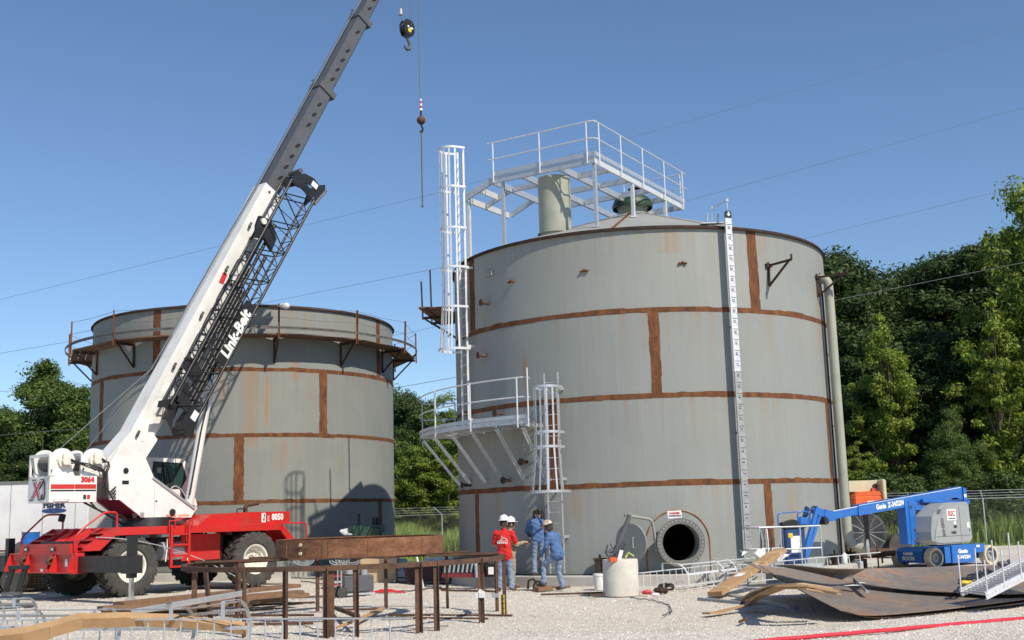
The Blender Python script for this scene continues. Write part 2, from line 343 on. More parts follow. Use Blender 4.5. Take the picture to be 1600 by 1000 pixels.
def ground_mat():
    m, t, p = nodes('gravel'); tc = N(t, 'ShaderNodeTexCoord'); co = tc.outputs['Object']
    col = ramp(t, noise(t, co, 0.22, 5, 0.6), [(0.35, (0.71,0.65,0.555)), (0.66, (0.80,0.745,0.65))])
    vo = N(t, 'ShaderNodeTexVoronoi'); vo.inputs['Scale'].default_value = 42; t.links.new(co, vo.inputs['Vector'])
    hs = N(t, 'ShaderNodeSeparateColor'); t.links.new(vo.outputs['Color'], hs.inputs[0])
    st = ramp(t, hs.outputs[0], [(0.0, 0.66), (0.5, 0.98), (1.0, 1.22)])
    col = mix(t, 1.0, col, st, 'MULTIPLY')
    gap = ramp(t, vo.outputs['Distance'], [(0.35, 1.0), (0.75, 0.72)])
    col = mix(t, 1.0, col, gap, 'MULTIPLY')
    trk = ramp(t, noise(t, co, 0.8, 4, 0.6, (0.16, 1.0, 1.0)), [(0.52, 0.0), (0.72, 0.38)])
    col = mix(t, trk, col, (0.40,0.36,0.30))
    dirty = ramp(t, noise(t, co, 0.55, 6, 0.7), [(0.52, 0.0), (0.78, 0.5)])
    col = mix(t, dirty, col, (0.33,0.29,0.23))
    t.links.new(col, p.inputs['Base Color']); p.inputs['Roughness'].default_value = 0.95; p.inputs['Specular IOR Level'].default_value = 0.15
    bump(t, p, vo.outputs['Distance'], 0.7, 0.03)
    return m
M_['gravel'] = ground_mat()
M_['grass_ground'] = mat('grass_ground', (0.085,0.12,0.03), 0.95, 0, (0.13,0.14,0.05), 0.5, 0.3, (0.14,0.12,0.06))
def attr_mat(name, rough, trans=0.0, gain=1.0):
    m, t, p = nodes(name); a = N(t, 'ShaderNodeAttribute'); a.attribute_name = 'tint'
    t.links.new(a.outputs['Color'], p.inputs['Base Color']); p.inputs['Roughness'].default_value = rough; p.inputs['Specular IOR Level'].default_value = 0.25
    if trans:
        tr = N(t, 'ShaderNodeBsdfTranslucent'); t.links.new(a.outputs['Color'], tr.inputs[0])
        mx = N(t, 'ShaderNodeMixShader'); mx.inputs[0].default_value = trans
        o = [n for n in t.nodes if n.type == 'OUTPUT_MATERIAL'][0]
        t.links.new(p.outputs[0], mx.inputs[1]); t.links.new(tr.outputs[0], mx.inputs[2]); t.links.new(mx.outputs[0], o.inputs[0])
    return m
M_['leaf'] = attr_mat('leaves', 0.5, 0.35)
M_['blade'] = attr_mat('grass_blades', 0.7, 0.3)
M_['stone'] = attr_mat('stones', 0.95)
def np_mesh(name, V, F, tint, m, parent=None, world_off=None):
    # V (n,3), F (k,3 or 4), tint (k,3) per face
    me = bpy.data.meshes.new(name); k, c = F.shape
    me.vertices.add(len(V)); me.vertices.foreach_set('co', V.astype(np.float32).ravel())
    me.loops.add(k*c); me.loops.foreach_set('vertex_index', F.astype(np.int32).ravel())
    me.polygons.add(k); me.polygons.foreach_set('loop_start', np.arange(0, k*c, c, dtype=np.int32))
    me.update(calc_edges=True)
    at_ = me.attributes.new('tint', 'FLOAT_COLOR', 'FACE')
    at_.data.foreach_set('color', np.concatenate([tint, np.ones((k, 1))], 1).astype(np.float32).ravel())
    me.materials.append(m)
    return me
# ================================================================== SETTING
RT = (4.244, 38.29); LT = (-11.30, 48.31); TR = 6.16; HR = 2.44; SLAB = 0.30
def pol(T, r, th, z): return Vector((T[0]+r*math.sin(rad(th)), T[1]-r*math.cos(rad(th)), z))
def lp(r, th, z): return Vector((r*math.sin(rad(th)), -r*math.cos(rad(th)), z))
def proj(P):
    X, Y, Z = P[0], P[1], P[2]-CAM_H; c, s = math.cos(CAM_P), math.sin(CAM_P)
    d = Y*c+Z*s; u = -Y*s+Z*c; x = X*CAM_F/d; y = -u*CAM_F/d; c, s = math.cos(CAM_R), math.sin(CAM_R)
    return 800+x*c-y*s, 500+x*s+y*c
def thpx(T, r, px, z):
    return min((abs(proj(pol(T, r, t/4, z))[0]-px), t/4) for t in range(-320, 321))[1]

b = MB(); n = 60
gx = [-60, -30]+[-22+44*i/70 for i in range(71)]+[30, 60]; gy = [-12, 4, 10]+[12+40*i/60 for i in range(61)]+[53.5]
def gh(x, y):
    return 0.02*math.sin(x*0.9+y*0.35)+0.016*math.sin(x*0.37-y*0.81+2)+0.01*math.sin(2.1*x+1.3*y)
b.grid([[(x, y, gh(x, y)-0.012) for y in gy] for x in gx]); b.f = [f[::-1] for f in b.f]
structure(b.build('gravel_yard', M_['gravel'], smooth=60))
b = MB(); b.grid([[(x, y, -0.12+max(0, (y-54))*0.004) for x in (-900, -90, 0, 90, 900)] for y in (-400, 20, 53, 90, 400, 1800)])
structure(b.build('grass_field', M_['grass_ground']))
# loose stones lying on the yard
def stones():
    n = 60000
    Y = 16.5+(nrng.rand(n)**1.6)*20; X = (nrng.rand(n)*2-1)*Y*0.50
    s = (0.007+0.012*nrng.rand(n)**2.5)*(1+0.012*(Y-16))
    Z = 0.02*np.sin(X*0.9+Y*0.35)+0.016*np.sin(X*0.37-Y*0.81+2)+0.01*np.sin(2.1*X+1.3*Y)-0.008
    base = np.array([(1,0,0),(0,1,0),(-1,0,0),(0,-1,0),(0,0,1)], float)
    a = nrng.rand(n)*6.28; ca, sa = np.cos(a), np.sin(a)
    sx = s*(0.8+0.7*nrng.rand(n)); sy = s*(0.7+0.4*nrng.rand(n)); sz = s*(0.6+0.7*nrng.rand(n))
    V = np.zeros((n, 5, 3))
    for k in range(5):
        x, y, z = base[k]; lx, ly = sx*x, sy*y
        V[:, k, 0] = X+ca*lx-sa*ly+(0.3*s*(nrng.rand(n)-0.5)); V[:, k, 1] = Y+sa*lx+ca*ly; V[:, k, 2] = Z+sz*z
    F = np.array([(0,1,4),(1,2,4),(2,3,4),(3,0,4)])[None]+5*np.arange(n)[:, None, None]
    t = np.array([[0.70,0.65,0.57],[0.54,0.49,0.41],[0.82,0.79,0.73],[0.33,0.31,0.27]])[nrng.choice(4, n, p=[.45,.28,.17,.10])]*(0.85+0.3*nrng.rand(n, 1))
    me = np_mesh('loose_stones', V.reshape(-1, 3), F.reshape(-1, 3), np.repeat(t, 4, 0), M_['stone'])
    o = bpy.data.objects.new('loose_stones', me); COL.objects.link(o); o['kind'] = 'stuff'
    o['label'] = 'pale loose gravel stones scattered over the yard'; o['category'] = 'gravel'
stones()
def slab(T):
    b = MB(Matrix.Translation((T[0], T[1], 0)))
    prof = [(0.01, SLAB-0.004), (6.66, SLAB-0.004), (6.69, SLAB-0.03), (6.69, -0.2)]
    b.lathe([(6.69,-0.2),(6.69,SLAB-0.03),(6.66,SLAB-0.004),(0.01,SLAB-0.004)], 72)
    return structure(b.build('concrete_slab', M_['concrete'], smooth=35))
slab(RT); slab(LT)

# ------------------------------------------------------------------ storage tanks
def band_h(z, hw, seed, r=TR+0.006):
    R = random.Random(seed); b = MB(); P0 = []; P1 = []; lo = hi = 0
    for i in range(361):
        th = i-180
        if R.random() < 0.22: lo = R.uniform(-1, 1)*0.022*R.random()
        if R.random() < 0.30: hi = R.uniform(-1, 1)*0.034*R.random()
        if i == 360: P0.append(P0[0]); P1.append(P1[0]); continue
        P0.append(lp(r, th, z-hw+lo)); P1.append(lp(r, th, z+hw+hi))
    b.grid([P0, P1]); return b
def band_v(th, z0, z1, hw, seed, r=TR+0.008):
    R = random.Random(seed); b = MB(); rows = []; n = 40; d = math.degrees(hw/TR); l = q = 0
    for i in range(n+1):
        if R.random() < 0.3: l = R.uniform(-1, 1)*0.16
        if R.random() < 0.3: q = R.uniform(-1, 1)*0.16
        z = z0+(z1-z0)*i/n
        rows.append([lp(r, th-d+l, z), lp(r, th, z), lp(r, th+d+q, z)])
    b.grid([r_[::-1] for r_ in rows][::-1]); return b
def make_tank(name, label, T, seams, mt, widths):
    root = thing(name, label, 'storage tank', (T[0], T[1], SLAB))
    for k in range(4):
        z0, z1 = k*HR, (k+1)*HR
        ths = sorted([((t+180) % 360)-180 for t in seams[k]])
        for i, t0 in enumerate(ths):
            t1 = ths[(i+1) % len(ths)]
            if t1 <= t0: t1 += 360
            b = MB()
            hole = (T is RT and k == 0 and t0 < 1 < t1)
            tl = list(np.arange(t0, t1, 2.5))+[t1]
            if hole: tl = [x for x in tl if x < -7 or x > 9.5]+list(np.arange(-7, 9.6, 0.5)); tl = sorted(set(round(x, 3) for x in tl))
            zl = [z0+0.002, z1-0.002] if not hole else [z0+0.002+(HR-0.004)*j/50 for j in range(51)]
            for s in range(len(tl)-1):
                for j in range(len(zl)-1):
                    if hole:
                        xm = rad((tl[s]+tl[s+1])/2-MAN_TH)*TR; zm = (zl[j]+zl[j+1])/2-MAN_Z
                        if math.hypot(xm, zm) < 0.55: continue
                    b.add([lp(TR, tl[s], zl[j]), lp(TR, tl[s+1], zl[j]), lp(TR, tl[s+1], zl[j+1]), lp(TR, tl[s], zl[j+1])], [(0,1,2,3)])
            o = b.build('steel_plate', mt, root, smooth=30)
            bm_ = o.modifiers.new('weld', 'WELD'); bm_.merge_threshold = 0.0005
            band_v(t0, z0+0.02, z1-0.02, widths[k], int(t0*7+k)).build('weld_seam', M_['rust'], root)
        if k: band_h(z0, 0.072, k*13+int(T[0])).build('weld_seam', M_['rust'], root)
    H = 4*HR
    b = MB(); b.lathe([(6.15,H-0.085),(6.25,H-0.085),(6.25,H-0.072),(6.19,H-0.07),(6.19,H+0.01),(6.15,H+0.01)], 96)
    b.build('top_angle', M_['rustdark'], root, smooth=30)
    b = MB(); b.lathe([(6.17,0.0),(6.26,0.0),(6.26,0.015),(6.17,0.015)], 96); b.build('base_ring', M_['rustdark'], root)
    return root
MAN_TH, MAN_Z = 1.3, 0.83
R4 = lambda a: [a, a+90, a+180, a+270]
tankR = make_tank('storage_tank', 'grey steel tank with conical roof, round open manway and white gauge board', RT,
                  [R4(-62.7), R4(-30.8), R4(-2.2), R4(27.3)], M_['tankR'], [0.13, 0.13, 0.145, 0.17])
tankL = make_tank('storage_tank', 'open topped grey steel tank ringed by a rusty plank walkway behind the crane', LT,
                  [R4(-18.7), R4(10.9), R4(40.8), R4(-19.1)], M_['tankL'], [0.15, 0.18, 0.165, 0.16])
# cone roof
HT = 4*HR; RISE = 2.1
def roofz(r): return HT+RISE*(6.16-r)/6.16
for i in range(12):
    a0, a1 = i*30-12, i*30+18; b = MB()
    b.grid([[lp(r, a0+(a1-a0)*j/6+0.02, roofz(r)-0.0) for j in range(7)][::-1] for r in (6.165, 4.2, 2.2, 0.5)])
    b.build('roof_plate', M_['tankR'], tankR)
    b = MB(); b.grid([[lp(r, a0+s*math.degrees(0.055/max(r, .6)), roofz(r)+0.006) for s in (1, -1)] for r in (6.15, 4.8, 3.4, 2, 0.7)])
    b.build('roof_seam', M_['rust'], tankR)
# roof vent on the apex
b = MB(); b.lathe([(0.5,roofz(.5)-0.02),(0.5,HT+2.2),(0.55,HT+2.2)], 24); b.build('vent_neck', M_['pipe'], tankR, smooth=40)
b = MB(); b.lathe([(0.68,HT+2.16),(0.70,HT+2.24),(0.60,HT+2.5),(0.35,HT+2.68),(0.01,HT+2.72)], 24); v = b.build('vent_hood', M_['green'], tankR, smooth=40)
b = MB(); b.cyl((0.15,-0.1,HT+2.68), (0.15,-0.1,HT+2.82), 0.12); b.cyl((0.15,-0.1,HT+2.82), (0.15,-0.1,HT+2.86), 0.28); b.build('vent_cap', M_['black'], v)
# manway
def cylmap(x, z, r): return lp(r, MAN_TH+math.degrees(x/TR), z)
def arch(phi, r):
    c, s = math.cos(phi), math.sin(phi)
    if s >= 0: return (r*c, MAN_Z+r*s)
    if abs(c)*MAN_Z >= abs(s)*r: return (math.copysign(r, c), MAN_Z+s/abs(c)*r)
    return (c/abs(s)*MAN_Z, 0.0)
b = MB(); K = 64
inner = [cylmap(0.57*math.cos(2*pi*i/K), MAN_Z+0.57*math.sin(2*pi*i/K), TR+0.016) for i in range(K+1)]
outer = [cylmap(*arch(2*pi*i/K, 0.87), TR+0.016) for i in range(K+1)]
b.grid([inner, outer]); b.build('manway_pad', M_['tankR'], tankR)
b = MB(); pts = [cylmap(0.87, 0.03, TR+0.018)]+[cylmap(0.87*math.cos(pi*i/30), MAN_Z+0.87*math.sin(pi*i/30), TR+0.018) for i in range(31)]+[cylmap(-0.87, 0.03, TR+0.018)]
b.tube(pts, 0.024, 6); b.build('pad_weld', rust_mat('copper_weld', (0.36,0.19,0.10), (0.24,0.12,0.065), (0.48,0.33,0.22)), tankR, smooth=60)
mo = lp(1, MAN_TH, 0); mo.z = 0; mX = basis(lp(TR-0.25, MAN_TH, MAN_Z), Vector((0,0,1)).cross(mo), (0,0,1))
b = MB(mX); b.lathe([(0.5,0.0),(0.5,0.72),(0.655,0.72),(0.655,0.67),(0.54,0.67),(0.54,0.0)], 48); neck = b.build('manway_neck', M_['tankR'], tankR, smooth=35)
b = MB(mX); b.lathe([(0.503,0.7255),(0.65,0.7255)], 48); b.build('flange_face', mat('worn_flange', (0.20,0.19,0.175), 0.6, 0.2, None, 8, 0.4), neck)
b = MB(mX)
for i in range(36):
    a = 2*pi*i/36; c = (0.59*math.cos(a), 0.59*math.sin(a), 0)
    b.cyl((c[0], c[1], 0.722), (c[0], c[1], 0.733), 0.017, n=6)
b.build('bolt_holes', M_['galv'], neck)
t = MB(mX); t.box((-0.13,0.755,0.67), (0.38,0.20,0.012), Matrix.Rotation(0.05,3,'Z')); s_ = t.build('warning_sign', M_['paper'], neck)
for yy, hh, mm, tx in ((0.785,0.07,M_['printred'],'DANGER'), (0.715,0.04,M_['print'],'CONFINED SPACE')):
    text('lettering', tx, hh, mX @ Matrix.Translation((-0.13, yy, 0.678)), mm, s_, bold=0.004)
# manway cover hung on its davit, swung open to the left
dav = thing('manway_cover', 'round grey manway lid hanging open from a bent pipe davit left of the manway', 'manway cover', pol(RT, TR+0.3, -8, SLAB))
pA = at(1026, 862, 31.75); pB = at(1020, 812, 31.75); pC = at(976, 805, 31.35)
b = MB(); pts = [pA, pA.lerp(pB, 0.6)]
for i in range(7):
    a = i/6*pi/2; pts.append(pB+Vector((0, 0, -0.16))+(pC-pB).normalized()*0.16*(1-math.cos(a))+Vector((0, 0, 0.16*math.sin(a))))
pts.append(pC); b.tube(pts, 0.04, 10); b.build('davit_pipe', M_['tankR'], dav, world=True, smooth=60)
lc = at(986, 848, 31.35); ln = Vector((-0.67, -0.74, 0.0)).normalized()
lX = basis(lc, Vector((0,0,1)).cross(ln), (0,0,1))
b = MB(lX); b.lathe([(0.01,0.02),(0.505,0.02),(0.52,0.0),(0.52,-0.02),(0.01,-0.02)], 40); lid = b.build('lid', M_['tankL'], dav, world=True, smooth=35)
b = MB(lX); b.tube([(0.13,-0.13,0.02),(0.13,-0.13,0.09),(0.13,0.14,0.09),(0.13,0.14,0.02)], 0.014, 6); b.build('lid_handle', M_['galv'], lid, world=True)
b = MB(); lt = lc+Vector((0,0,0.51)); b.tube([lt, Vector((lt.x, lt.y, pC.z-0.05))], 0.022, 6); b.box(Vector((lt.x, lt.y, pC.z)), (0.12,0.12,0.12)); b.build('hanger', M_['tankR'], dav, world=True)

# small fittings welded on the shell
def lug(px, py, z, n=3, w=0.08):
    th = thpx(RT, TR, px, z); b = MB()
    for i in range(n):
        p = lp(TR+0.04, th+(i-(n-1)/2)*w/TR*57.3*1.05, z-SLAB+0.03*(i % 2)); b.ball(p, 0.045, 8, (1.1, 1, 0.8))
    b.bar(lp(TR+0.03, th-0.9, z-SLAB-0.01), lp(TR+0.03, th+0.9, z-SLAB+0.02), 0.03, 0.03); b.build('weld_lug', M_['rust'], tankR)
for px, py, z in ((800,441,8.88),(913,424,8.87),(1066,412,8.94)): lug(px, py, z)
def nozzle(px, z, r=0.05, L=0.28):
    th = thpx(RT, TR, px, z); b = MB(); b.cyl(lp(TR, th, z-SLAB), lp(TR+L, th, z-SLAB), r, n=10); b.cyl(lp(TR+L, th, z-SLAB), lp(TR+L+0.03, th, z-SLAB), r*2.1, n=12)
    b.build('nozzle', M_['ruststeel'] if z > 4 else M_['rustdark'], tankR)
for px, z in ((764,8.40),(760,6.81),(785,4.98),(824,3.5),(797,3.0),(736,2.95),(1044,0.95+0.0)): nozzle(px, z) if px != 1044 else None
th = thpx(RT, TR, 766, 9.29); b = MB(); b.bar(lp(TR+0.02, th-1.6, 8.99), lp(TR+0.02, th+1.6, 8.99), 0.14, 0.13); b.build('junction_box', M_['tankR'], tankR)
# rusty triangular brackets near the rim
def wall_bracket(T, th, z, reach, drop, m, parent, up=0.16, r0=TR):
    b = MB(); a = lp(r0, th, z); e = lp(r0+reach, th, z)
    b.bar(a, e, 0.05, 0.06); b.bar(lp(r0+0.03, th, z+0.1), lp(r0+0.03, th, z-drop), 0.06, 0.05); b.bar(lp(r0+0.03, th, z-drop+0.03), lp(r0+reach*0.88, th, z-0.02), 0.045, 0.055)
    if up: b.bar(e, lp(r0+reach, th, z+up), 0.05, 0.05)
    b.box(lp(r0+0.03, th, z), (0.22, 0.1, 0.1), Matrix.Rotation(rad(th), 3, 'Z')); return b.build('bracket', m, parent)
wall_bracket(RT, 32.6, 8.70, 0.95, 0.62, M_['rustdark'], tankR); wall_bracket(RT, 58.2, 8.70, 0.98, 0.62, M_['rustdark'], tankR)
# conduit down the shell on the right
b = MB(); b.tube([lp(TR+0.07, 61.3, z) for z in (8.3, 0.05)], 0.028, 6)
b.tube([lp(TR+0.03, 61.6, 8.9), lp(TR+0.05, 61.2, 8.4), lp(TR+0.07, 61.3, 7.9)], 0.02, 5); cd_ = b.build('conduit', M_['rustdark'], tankR, smooth=60)
for z in (6.3, 4.1, 1.6):
    b = MB(); b.bar(lp(TR+0.05, 61.3, z), lp(TR+0.25, 63, z), 0.05, 0.03); b.build('pipe_clip', M_['tankR'], tankR)
# downcomer pipe
dp = thing('downcomer_pipe', 'tall olive grey pipe running down the right side of the tank with elbows', 'pipe', pol(RT, 6.8, 60, 0))
def arcpts(c, a, bb, n=8): return [c+a*math.cos(pi/2*i/n)+bb*math.sin(pi/2*i/n) for i in range(n+1)]
P0 = pol(RT, TR-0.05, 62.5, 8.98); dr = lp(1, 62.5, 0); rc = 0.22
dth = thpx(RT, 6.46, 1322, 1.7); pv = pol(RT, 6.46, dth, 0)
c0 = Vector((pv.x, pv.y, 8.98-rc))-dr*rc
pts = [P0, c0+Vector((0,0,rc))]+arcpts(c0, Vector((0,0,rc)), dr*rc)[1:]
eo = Vector((0.93, -0.36, 0)).normalized(); rb = 0.42; c1 = Vector((pv.x, pv.y, 1.15))+eo*rb
pts += [Vector((pv.x, pv.y, 5)), Vector((pv.x, pv.y, 1.15))]+arcpts(c1, -eo*rb, Vector((0,0,-rb)))[1:]
end = c1+Vector((0,0,-rb))+eo*0.12; pts.append(end)
b = MB(); b.tube(pts, 0.142, 18); b.build('pipe', M_['pipe'], dp, world=True, smooth=50)
b = MB(); b.cyl(end, end+eo*0.05, 0.25, n=24); b.build('flange', M_['galv'], dp, world=True, smooth=40)

# ------------------------------------------------------------------ ladders with safety cages
def hoop_path(W, rr, yo, n=18):
    p = [(-rr, 0.0)] if yo > 0.02 else []
    p += [(-rr*math.cos(pi*i/n), yo+rr*math.sin(pi*i/n)) for i in range(n+1)]
    if yo > 0.02: p.append((rr, 0.0))
    return p
def caged_ladder(root, L, W, hoops, m, rung0=0.15, nst=7, strap_w=0.055, rail=(0.02, 0.065), arms=(), z_top_strap=None, hh=0.07):
    # local frame: z along the ladder, x across it, y towards the cage
    for sx in (-1, 1):
        b = MB(); b.bx(sx*W/2-rail[0]/2, sx*W/2+rail[0]/2, -rail[1]/2, rail[1]/2, 0, L); b.build('rail', m, root)
    b = MB(); b.cyl((-W/2, 0, 0), (W/2, 0, 0), 0.0125, n=6); r0 = b.build('rung', m, root); r0.location = (0, 0, rung0)
    k = 1
    while rung0+k*0.305 < L-0.08:
        c = r0.copy(); COL.objects.link(c); c.location = (0, 0, rung0+k*0.305); k += 1
    paths = []
    for z, rr, yo in hoops:
        p = hoop_path(W, rr, yo); paths.append((z, p)); b = MB()
        n = len(p)
        for i in range(n-1):
            (x0, y0), (x1, y1) = p[i], p[i+1]; b.bar((x0, y0, z), (x1, y1, z), hh, 0.008, up=Vector((-(y1-y0), x1-x0, 0)).normalized())
        sxs = (-1, 1)
        for sx in sxs: b.bx(min(sx*W/2, sx*rr), max(sx*W/2, sx*rr), -0.004, 0.004, z-hh/2, z+hh/2)
        b.build('cage_hoop', m, root)
    n = 18
    for s in range(nst):
        f = (s+0.5)/nst if nst < 7 else s/(nst-1)
        b = MB(); prev = None
        for z, p in paths:
            off = (len(p)-(n+1))//2; i = off+int(round(f*n)); x, y = p[i]; cx, cy = 0, p[off][1]
            d = Vector((x-cx, y-cy, 0)); d = d.normalized()*0.012 if d.length else Vector((0, 0, 0))
            cur = Vector((x, y, z))-d
            if prev is not None: b.bar(prev, cur, strap_w, 0.007, up=d.normalized())
            prev = cur
        b.build('cage_strap', m, root)
    for z, dpt in arms:
        for sx in (-1, 1):
            b = MB(); b.bx(sx*(W/2+0.025)-0.006, sx*(W/2+0.025)+0.006, -dpt, 0.03, z-0.04, z+0.04); b.build('standoff', m, root)
def vert_ladder(name, label, th, r, z0, L, W, hoops, arms, m):
    p = pol(RT, r, th, z0)
    root = thing(name, label, 'ladder', p, rad(th)+pi, 'caged ladders fixed to the tank'); caged_ladder(root, L, W, hoops, m, arms=arms); return root
z0 = 4.66; hz = [at(706, y, 35.2).z-z0 for y in (546, 480, 418, 357, 293, 232)]
hp = [(hz[0], 0.47, 0.36)]+[(h, 0.37, 0.34) for h in hz[1:]]
vert_ladder('caged_ladder', 'tall white caged ladder rising from the side platform past the tank rim', -64, 6.40, z0, hz[-1]+0.02, 0.46, hp,
            [(hz[0]+0.1, 0.26), (hz[2], 0.26), (0.25, 0.26)], M_['galvwhite'])
z0 = 0.36; hz = [at(855, y, 32.3).z-z0 for y in (768, 698, 675, 604)]
hp = [(hz[0], 0.50, 0.40), (hz[1], 0.37, 0.36), (hz[2], 0.37, 0.34), (hz[3], 0.36, 0.34)]
vert_ladder('caged_ladder', 'lower caged ladder standing beside the workers with its cage flared at the bottom', -29.6, 6.44, z0, 5.62, 0.44, hp,
            [(hz[3]-0.02, 0.28), (2.6, 0.28), (1.0, 0.28)], M_['galv'])

# ------------------------------------------------------------------ side platform
sp = thing('side_platform', 'curved galvanised side platform with railings braced off the left of the tank', 'platform', pol(RT, 6.2, -60, 4.3))
G = M_['galv']
def tho(f): return -96+(-31.5+96)*f, -96+(-36+96)*f
def PW(r, f, z):
    a, c = tho(f); k = (r-6.2)/1.2; return pol(RT, r, c+(a-c)*k, z)
for i in range(8):       # grating panels
    f0, f1 = i/8+0.003, (i+1)/8-0.003
    b = MB(); b.plate([[PW(r, f0+(f1-f0)*j/4, 4.64) for j in range(5)] for r in (6.22, 7.36)], (0, 0, 0.03)); b.build('grating', G, sp, world=True)
def curved(r0, r1, z0, z1, name, m=G):
    b = MB()
    n = 28; ring = []
    for i in range(n+1):
        f = i/n; ring.append([PW(r0, f, z0), PW(r1, f, z0), PW(r1, f, z1), PW(r0, f, z1), PW(r0, f, z0)])
    b.grid(ring); b.add(ring[0][:4], [(0,1,2,3)]); b.add(ring[-1][:4], [(3,2,1,0)]); return b.build(name, m, sp, world=True, smooth=30)
curved(7.37, 7.385, 4.50, 4.605, 'outer_channel'); curved(7.40, 7.41, 4.645, 4.75, 'toe_plate'); curved(6.23, 6.245, 4.48, 4.60, 'inner_channel')
for tr in (5.25, 5.80):
    b = MB(); b.tube([PW(7.40, i/30, tr) for i in range(31)]+[PW(6.9, 1.0, tr)], 0.022, 8); b.tube([PW(7.40, 0, tr), PW(6.3, 0, tr)], 0.022, 8)
    b.build('handrail', M_['galvwhite'], sp, world=True, smooth=60)
fs_ = [0.0]+[(thpx(RT, 7.4, px, 5)+96)/64.5 for px in (681, 735, 809)]+[1.0]
for f in fs_+[-1]:
    b = MB(); p = PW(7.425, f, 4.4) if f >= 0 else PW(6.3, 0, 4.6); q = PW(7.425, f, 5.82 if f < 0.99 else 6.05) if f >= 0 else PW(6.3, 0, 5.82)
    b.cyl(p, q, 0.022, n=8); b.build('rail_post', M_['galvwhite'], sp, world=True)
for th in (-33.5, -40.6, -48.7, -56.8, -66.2, -77):
    b = MB(); b.angle(pol(RT, 6.19, th, 3.0), pol(RT, 7.33, th, 4.42), 0.075, 0.012, up=lp(1, th+90, 0)); b.bar(pol(RT, 6.19, th, 4.5), pol(RT, 7.36, th, 4.5), 0.06, 0.1); b.build('strut', M_['galvwhite'] if th < -50 else G, sp, world=True)

# ------------------------------------------------------------------ roof platform
tp = thing('roof_platform', 'open galvanised beam platform with railings standing over the tank roof', 'platform', (RT[0], RT[1], 10.4))
CN = Vector((2.60, 33.27, 0)); E1 = Vector((-0.854, 0.52, 0)); E2 = Vector((0.52, 0.854, 0))
def PP(a, b_, z): return CN+E1*a+E2*b_+Vector((0, 0, z))
ZB = 12.47
def beam(p, q, flip=1, h=0.2, name='beam', m=None):
    b = MB(); b.chan(PP(*p, ZB), PP(*q, ZB), h, 0.075, flip=flip); return b.build(name, m or M_['galv'], tp, world=True)
W_ = M_['galvwhite']
beam((-0.02, 0), (3.65, 0), -1, 0.22); beam((0, 0.02), (0, 6.8), 1, 0.22, m=W_)
# short ramp down to a lower landing at the ladder
ZL = 12.06
b = MB(); b.chan(PP(3.655, 0, ZB), PP(4.70, 0, ZL), 0.2, 0.075, flip=-1); b.build('ramp_stringer', M_['galv'], tp, world=True)
for a, z_, b1_ in ((4.68, ZL, 2.7), (4.15, ZL+0.21, 1.15)):
    b = MB(); b.chan(PP(a, 0.09, z_), PP(a, b1_, z_), 0.19, 0.07, flip=1); b.build('landing_beam', W_, tp, world=True)
for b_ in (1.2, 2.7):
    b = MB(); b.chan(PP(3.70, b_, ZB-0.02), PP(4.64, b_, ZL), 0.17, 0.06, flip=-1); b.build('landing_beam', M_['galv'], tp, world=True)
for a, b0, b1 in ((1.22,0.02,6.78),(2.55,0.02,6.78),(3.66,0.1,4.1)): beam((a, b0), (a, b1), 1, 0.2)
for b_, a0, a1 in ((1.22,0.09,1.2),(1.25,2.64,3.6),(2.6,0.09,1.15),(2.6,1.3,2.5),(4.1,0.09,1.15),(4.1,1.3,2.5),(4.1,2.64,3.6),(5.42,0.09,1.15),(6.78,0.09,2.5)):
    beam((a0, b_), (a1, b_), -1, 0.18)
def toe(p, q):
    b = MB(); b.bar(PP(*p, ZB+0.185), PP(*q, ZB+0.185), 0.012, 0.13); b.build('toe_plate', M_['galv'], tp, world=True)
toe((-0.05, -0.03), (3.6, -0.03)); toe((-0.05, 0), (-0.05, 6.8))
def foot(a, b_):
    p = PP(a, b_, 0); return SLAB+roofz(min(6.1, math.hypot(p.x-RT[0], p.y-RT[1])))
for a, b_, m in ((0.06,0.12,M_['galv']),(3.30,0.1,M_['galv']),(4.62,0.12,W_),(0.06,2.75,W_),(0.06,5.3,W_),(2.5,6.7,W_),(3.6,4.0,W_)):
    b = MB(); p = PP(a, b_, foot(a, b_)-0.02); b.bar(p, PP(a, b_, (ZB if a < 4 else ZL)-0.1), 0.10, 0.10, up=E1); b.box(PP(a, b_, foot(a, b_)), (0.22, 0.22, 0.03)); b.build('column', m, tp, world=True)
for hh in (0.56, 1.10):
    b = MB(); r = [PP(3.75, -0.05, ZB+0.1+hh), PP(0.12, -0.05, ZB+0.1+hh), PP(-0.03, -0.01, ZB+0.1+hh), PP(-0.07, 0.12, ZB+0.1+hh), PP(-0.07, 6.9, ZB+0.1+hh)]
    b.tube(r, 0.022, 8); b.tube([PP(-0.07, 6.84, ZB+0.1+hh), PP(2.4, 6.84, ZB+0.1+hh)], 0.02, 8); b.build('handrail', M_['galvwhite'], tp, world=True)
for a, b_ in ((3.55,-0.05),(1.85,-0.05),(0.2,-0.05),(-0.07,0.25),(-0.07,1.75),(-0.07,3.35),(-0.07,5.05),(-0.07,6.6),(0.12,6.84),(2.3,6.84)):
    b = MB(); b.cyl(PP(a, b_, ZB-0.1), PP(a, b_, ZB+1.21), 0.023, n=8); b.build('rail_post', M_['galvwhite'], tp, world=True)
# fat riser pipe through the roof
pc = at(867, 330, 34.75); rp = MB(); rp.cyl((pc.x, pc.y, 10.25), (pc.x, pc.y, 12.33), 0.505, n=40)
rp.lathe([(0.51,10.53),(0.56,10.53),(0.56,10.56),(0.51,10.56)], 40, Matrix.Translation((pc.x, pc.y, 0)))
tag(rp.build('riser_pipe', M_['pipe'], smooth=40), 'fat olive grey riser pipe standing on the roof under the platform', 'pipe')
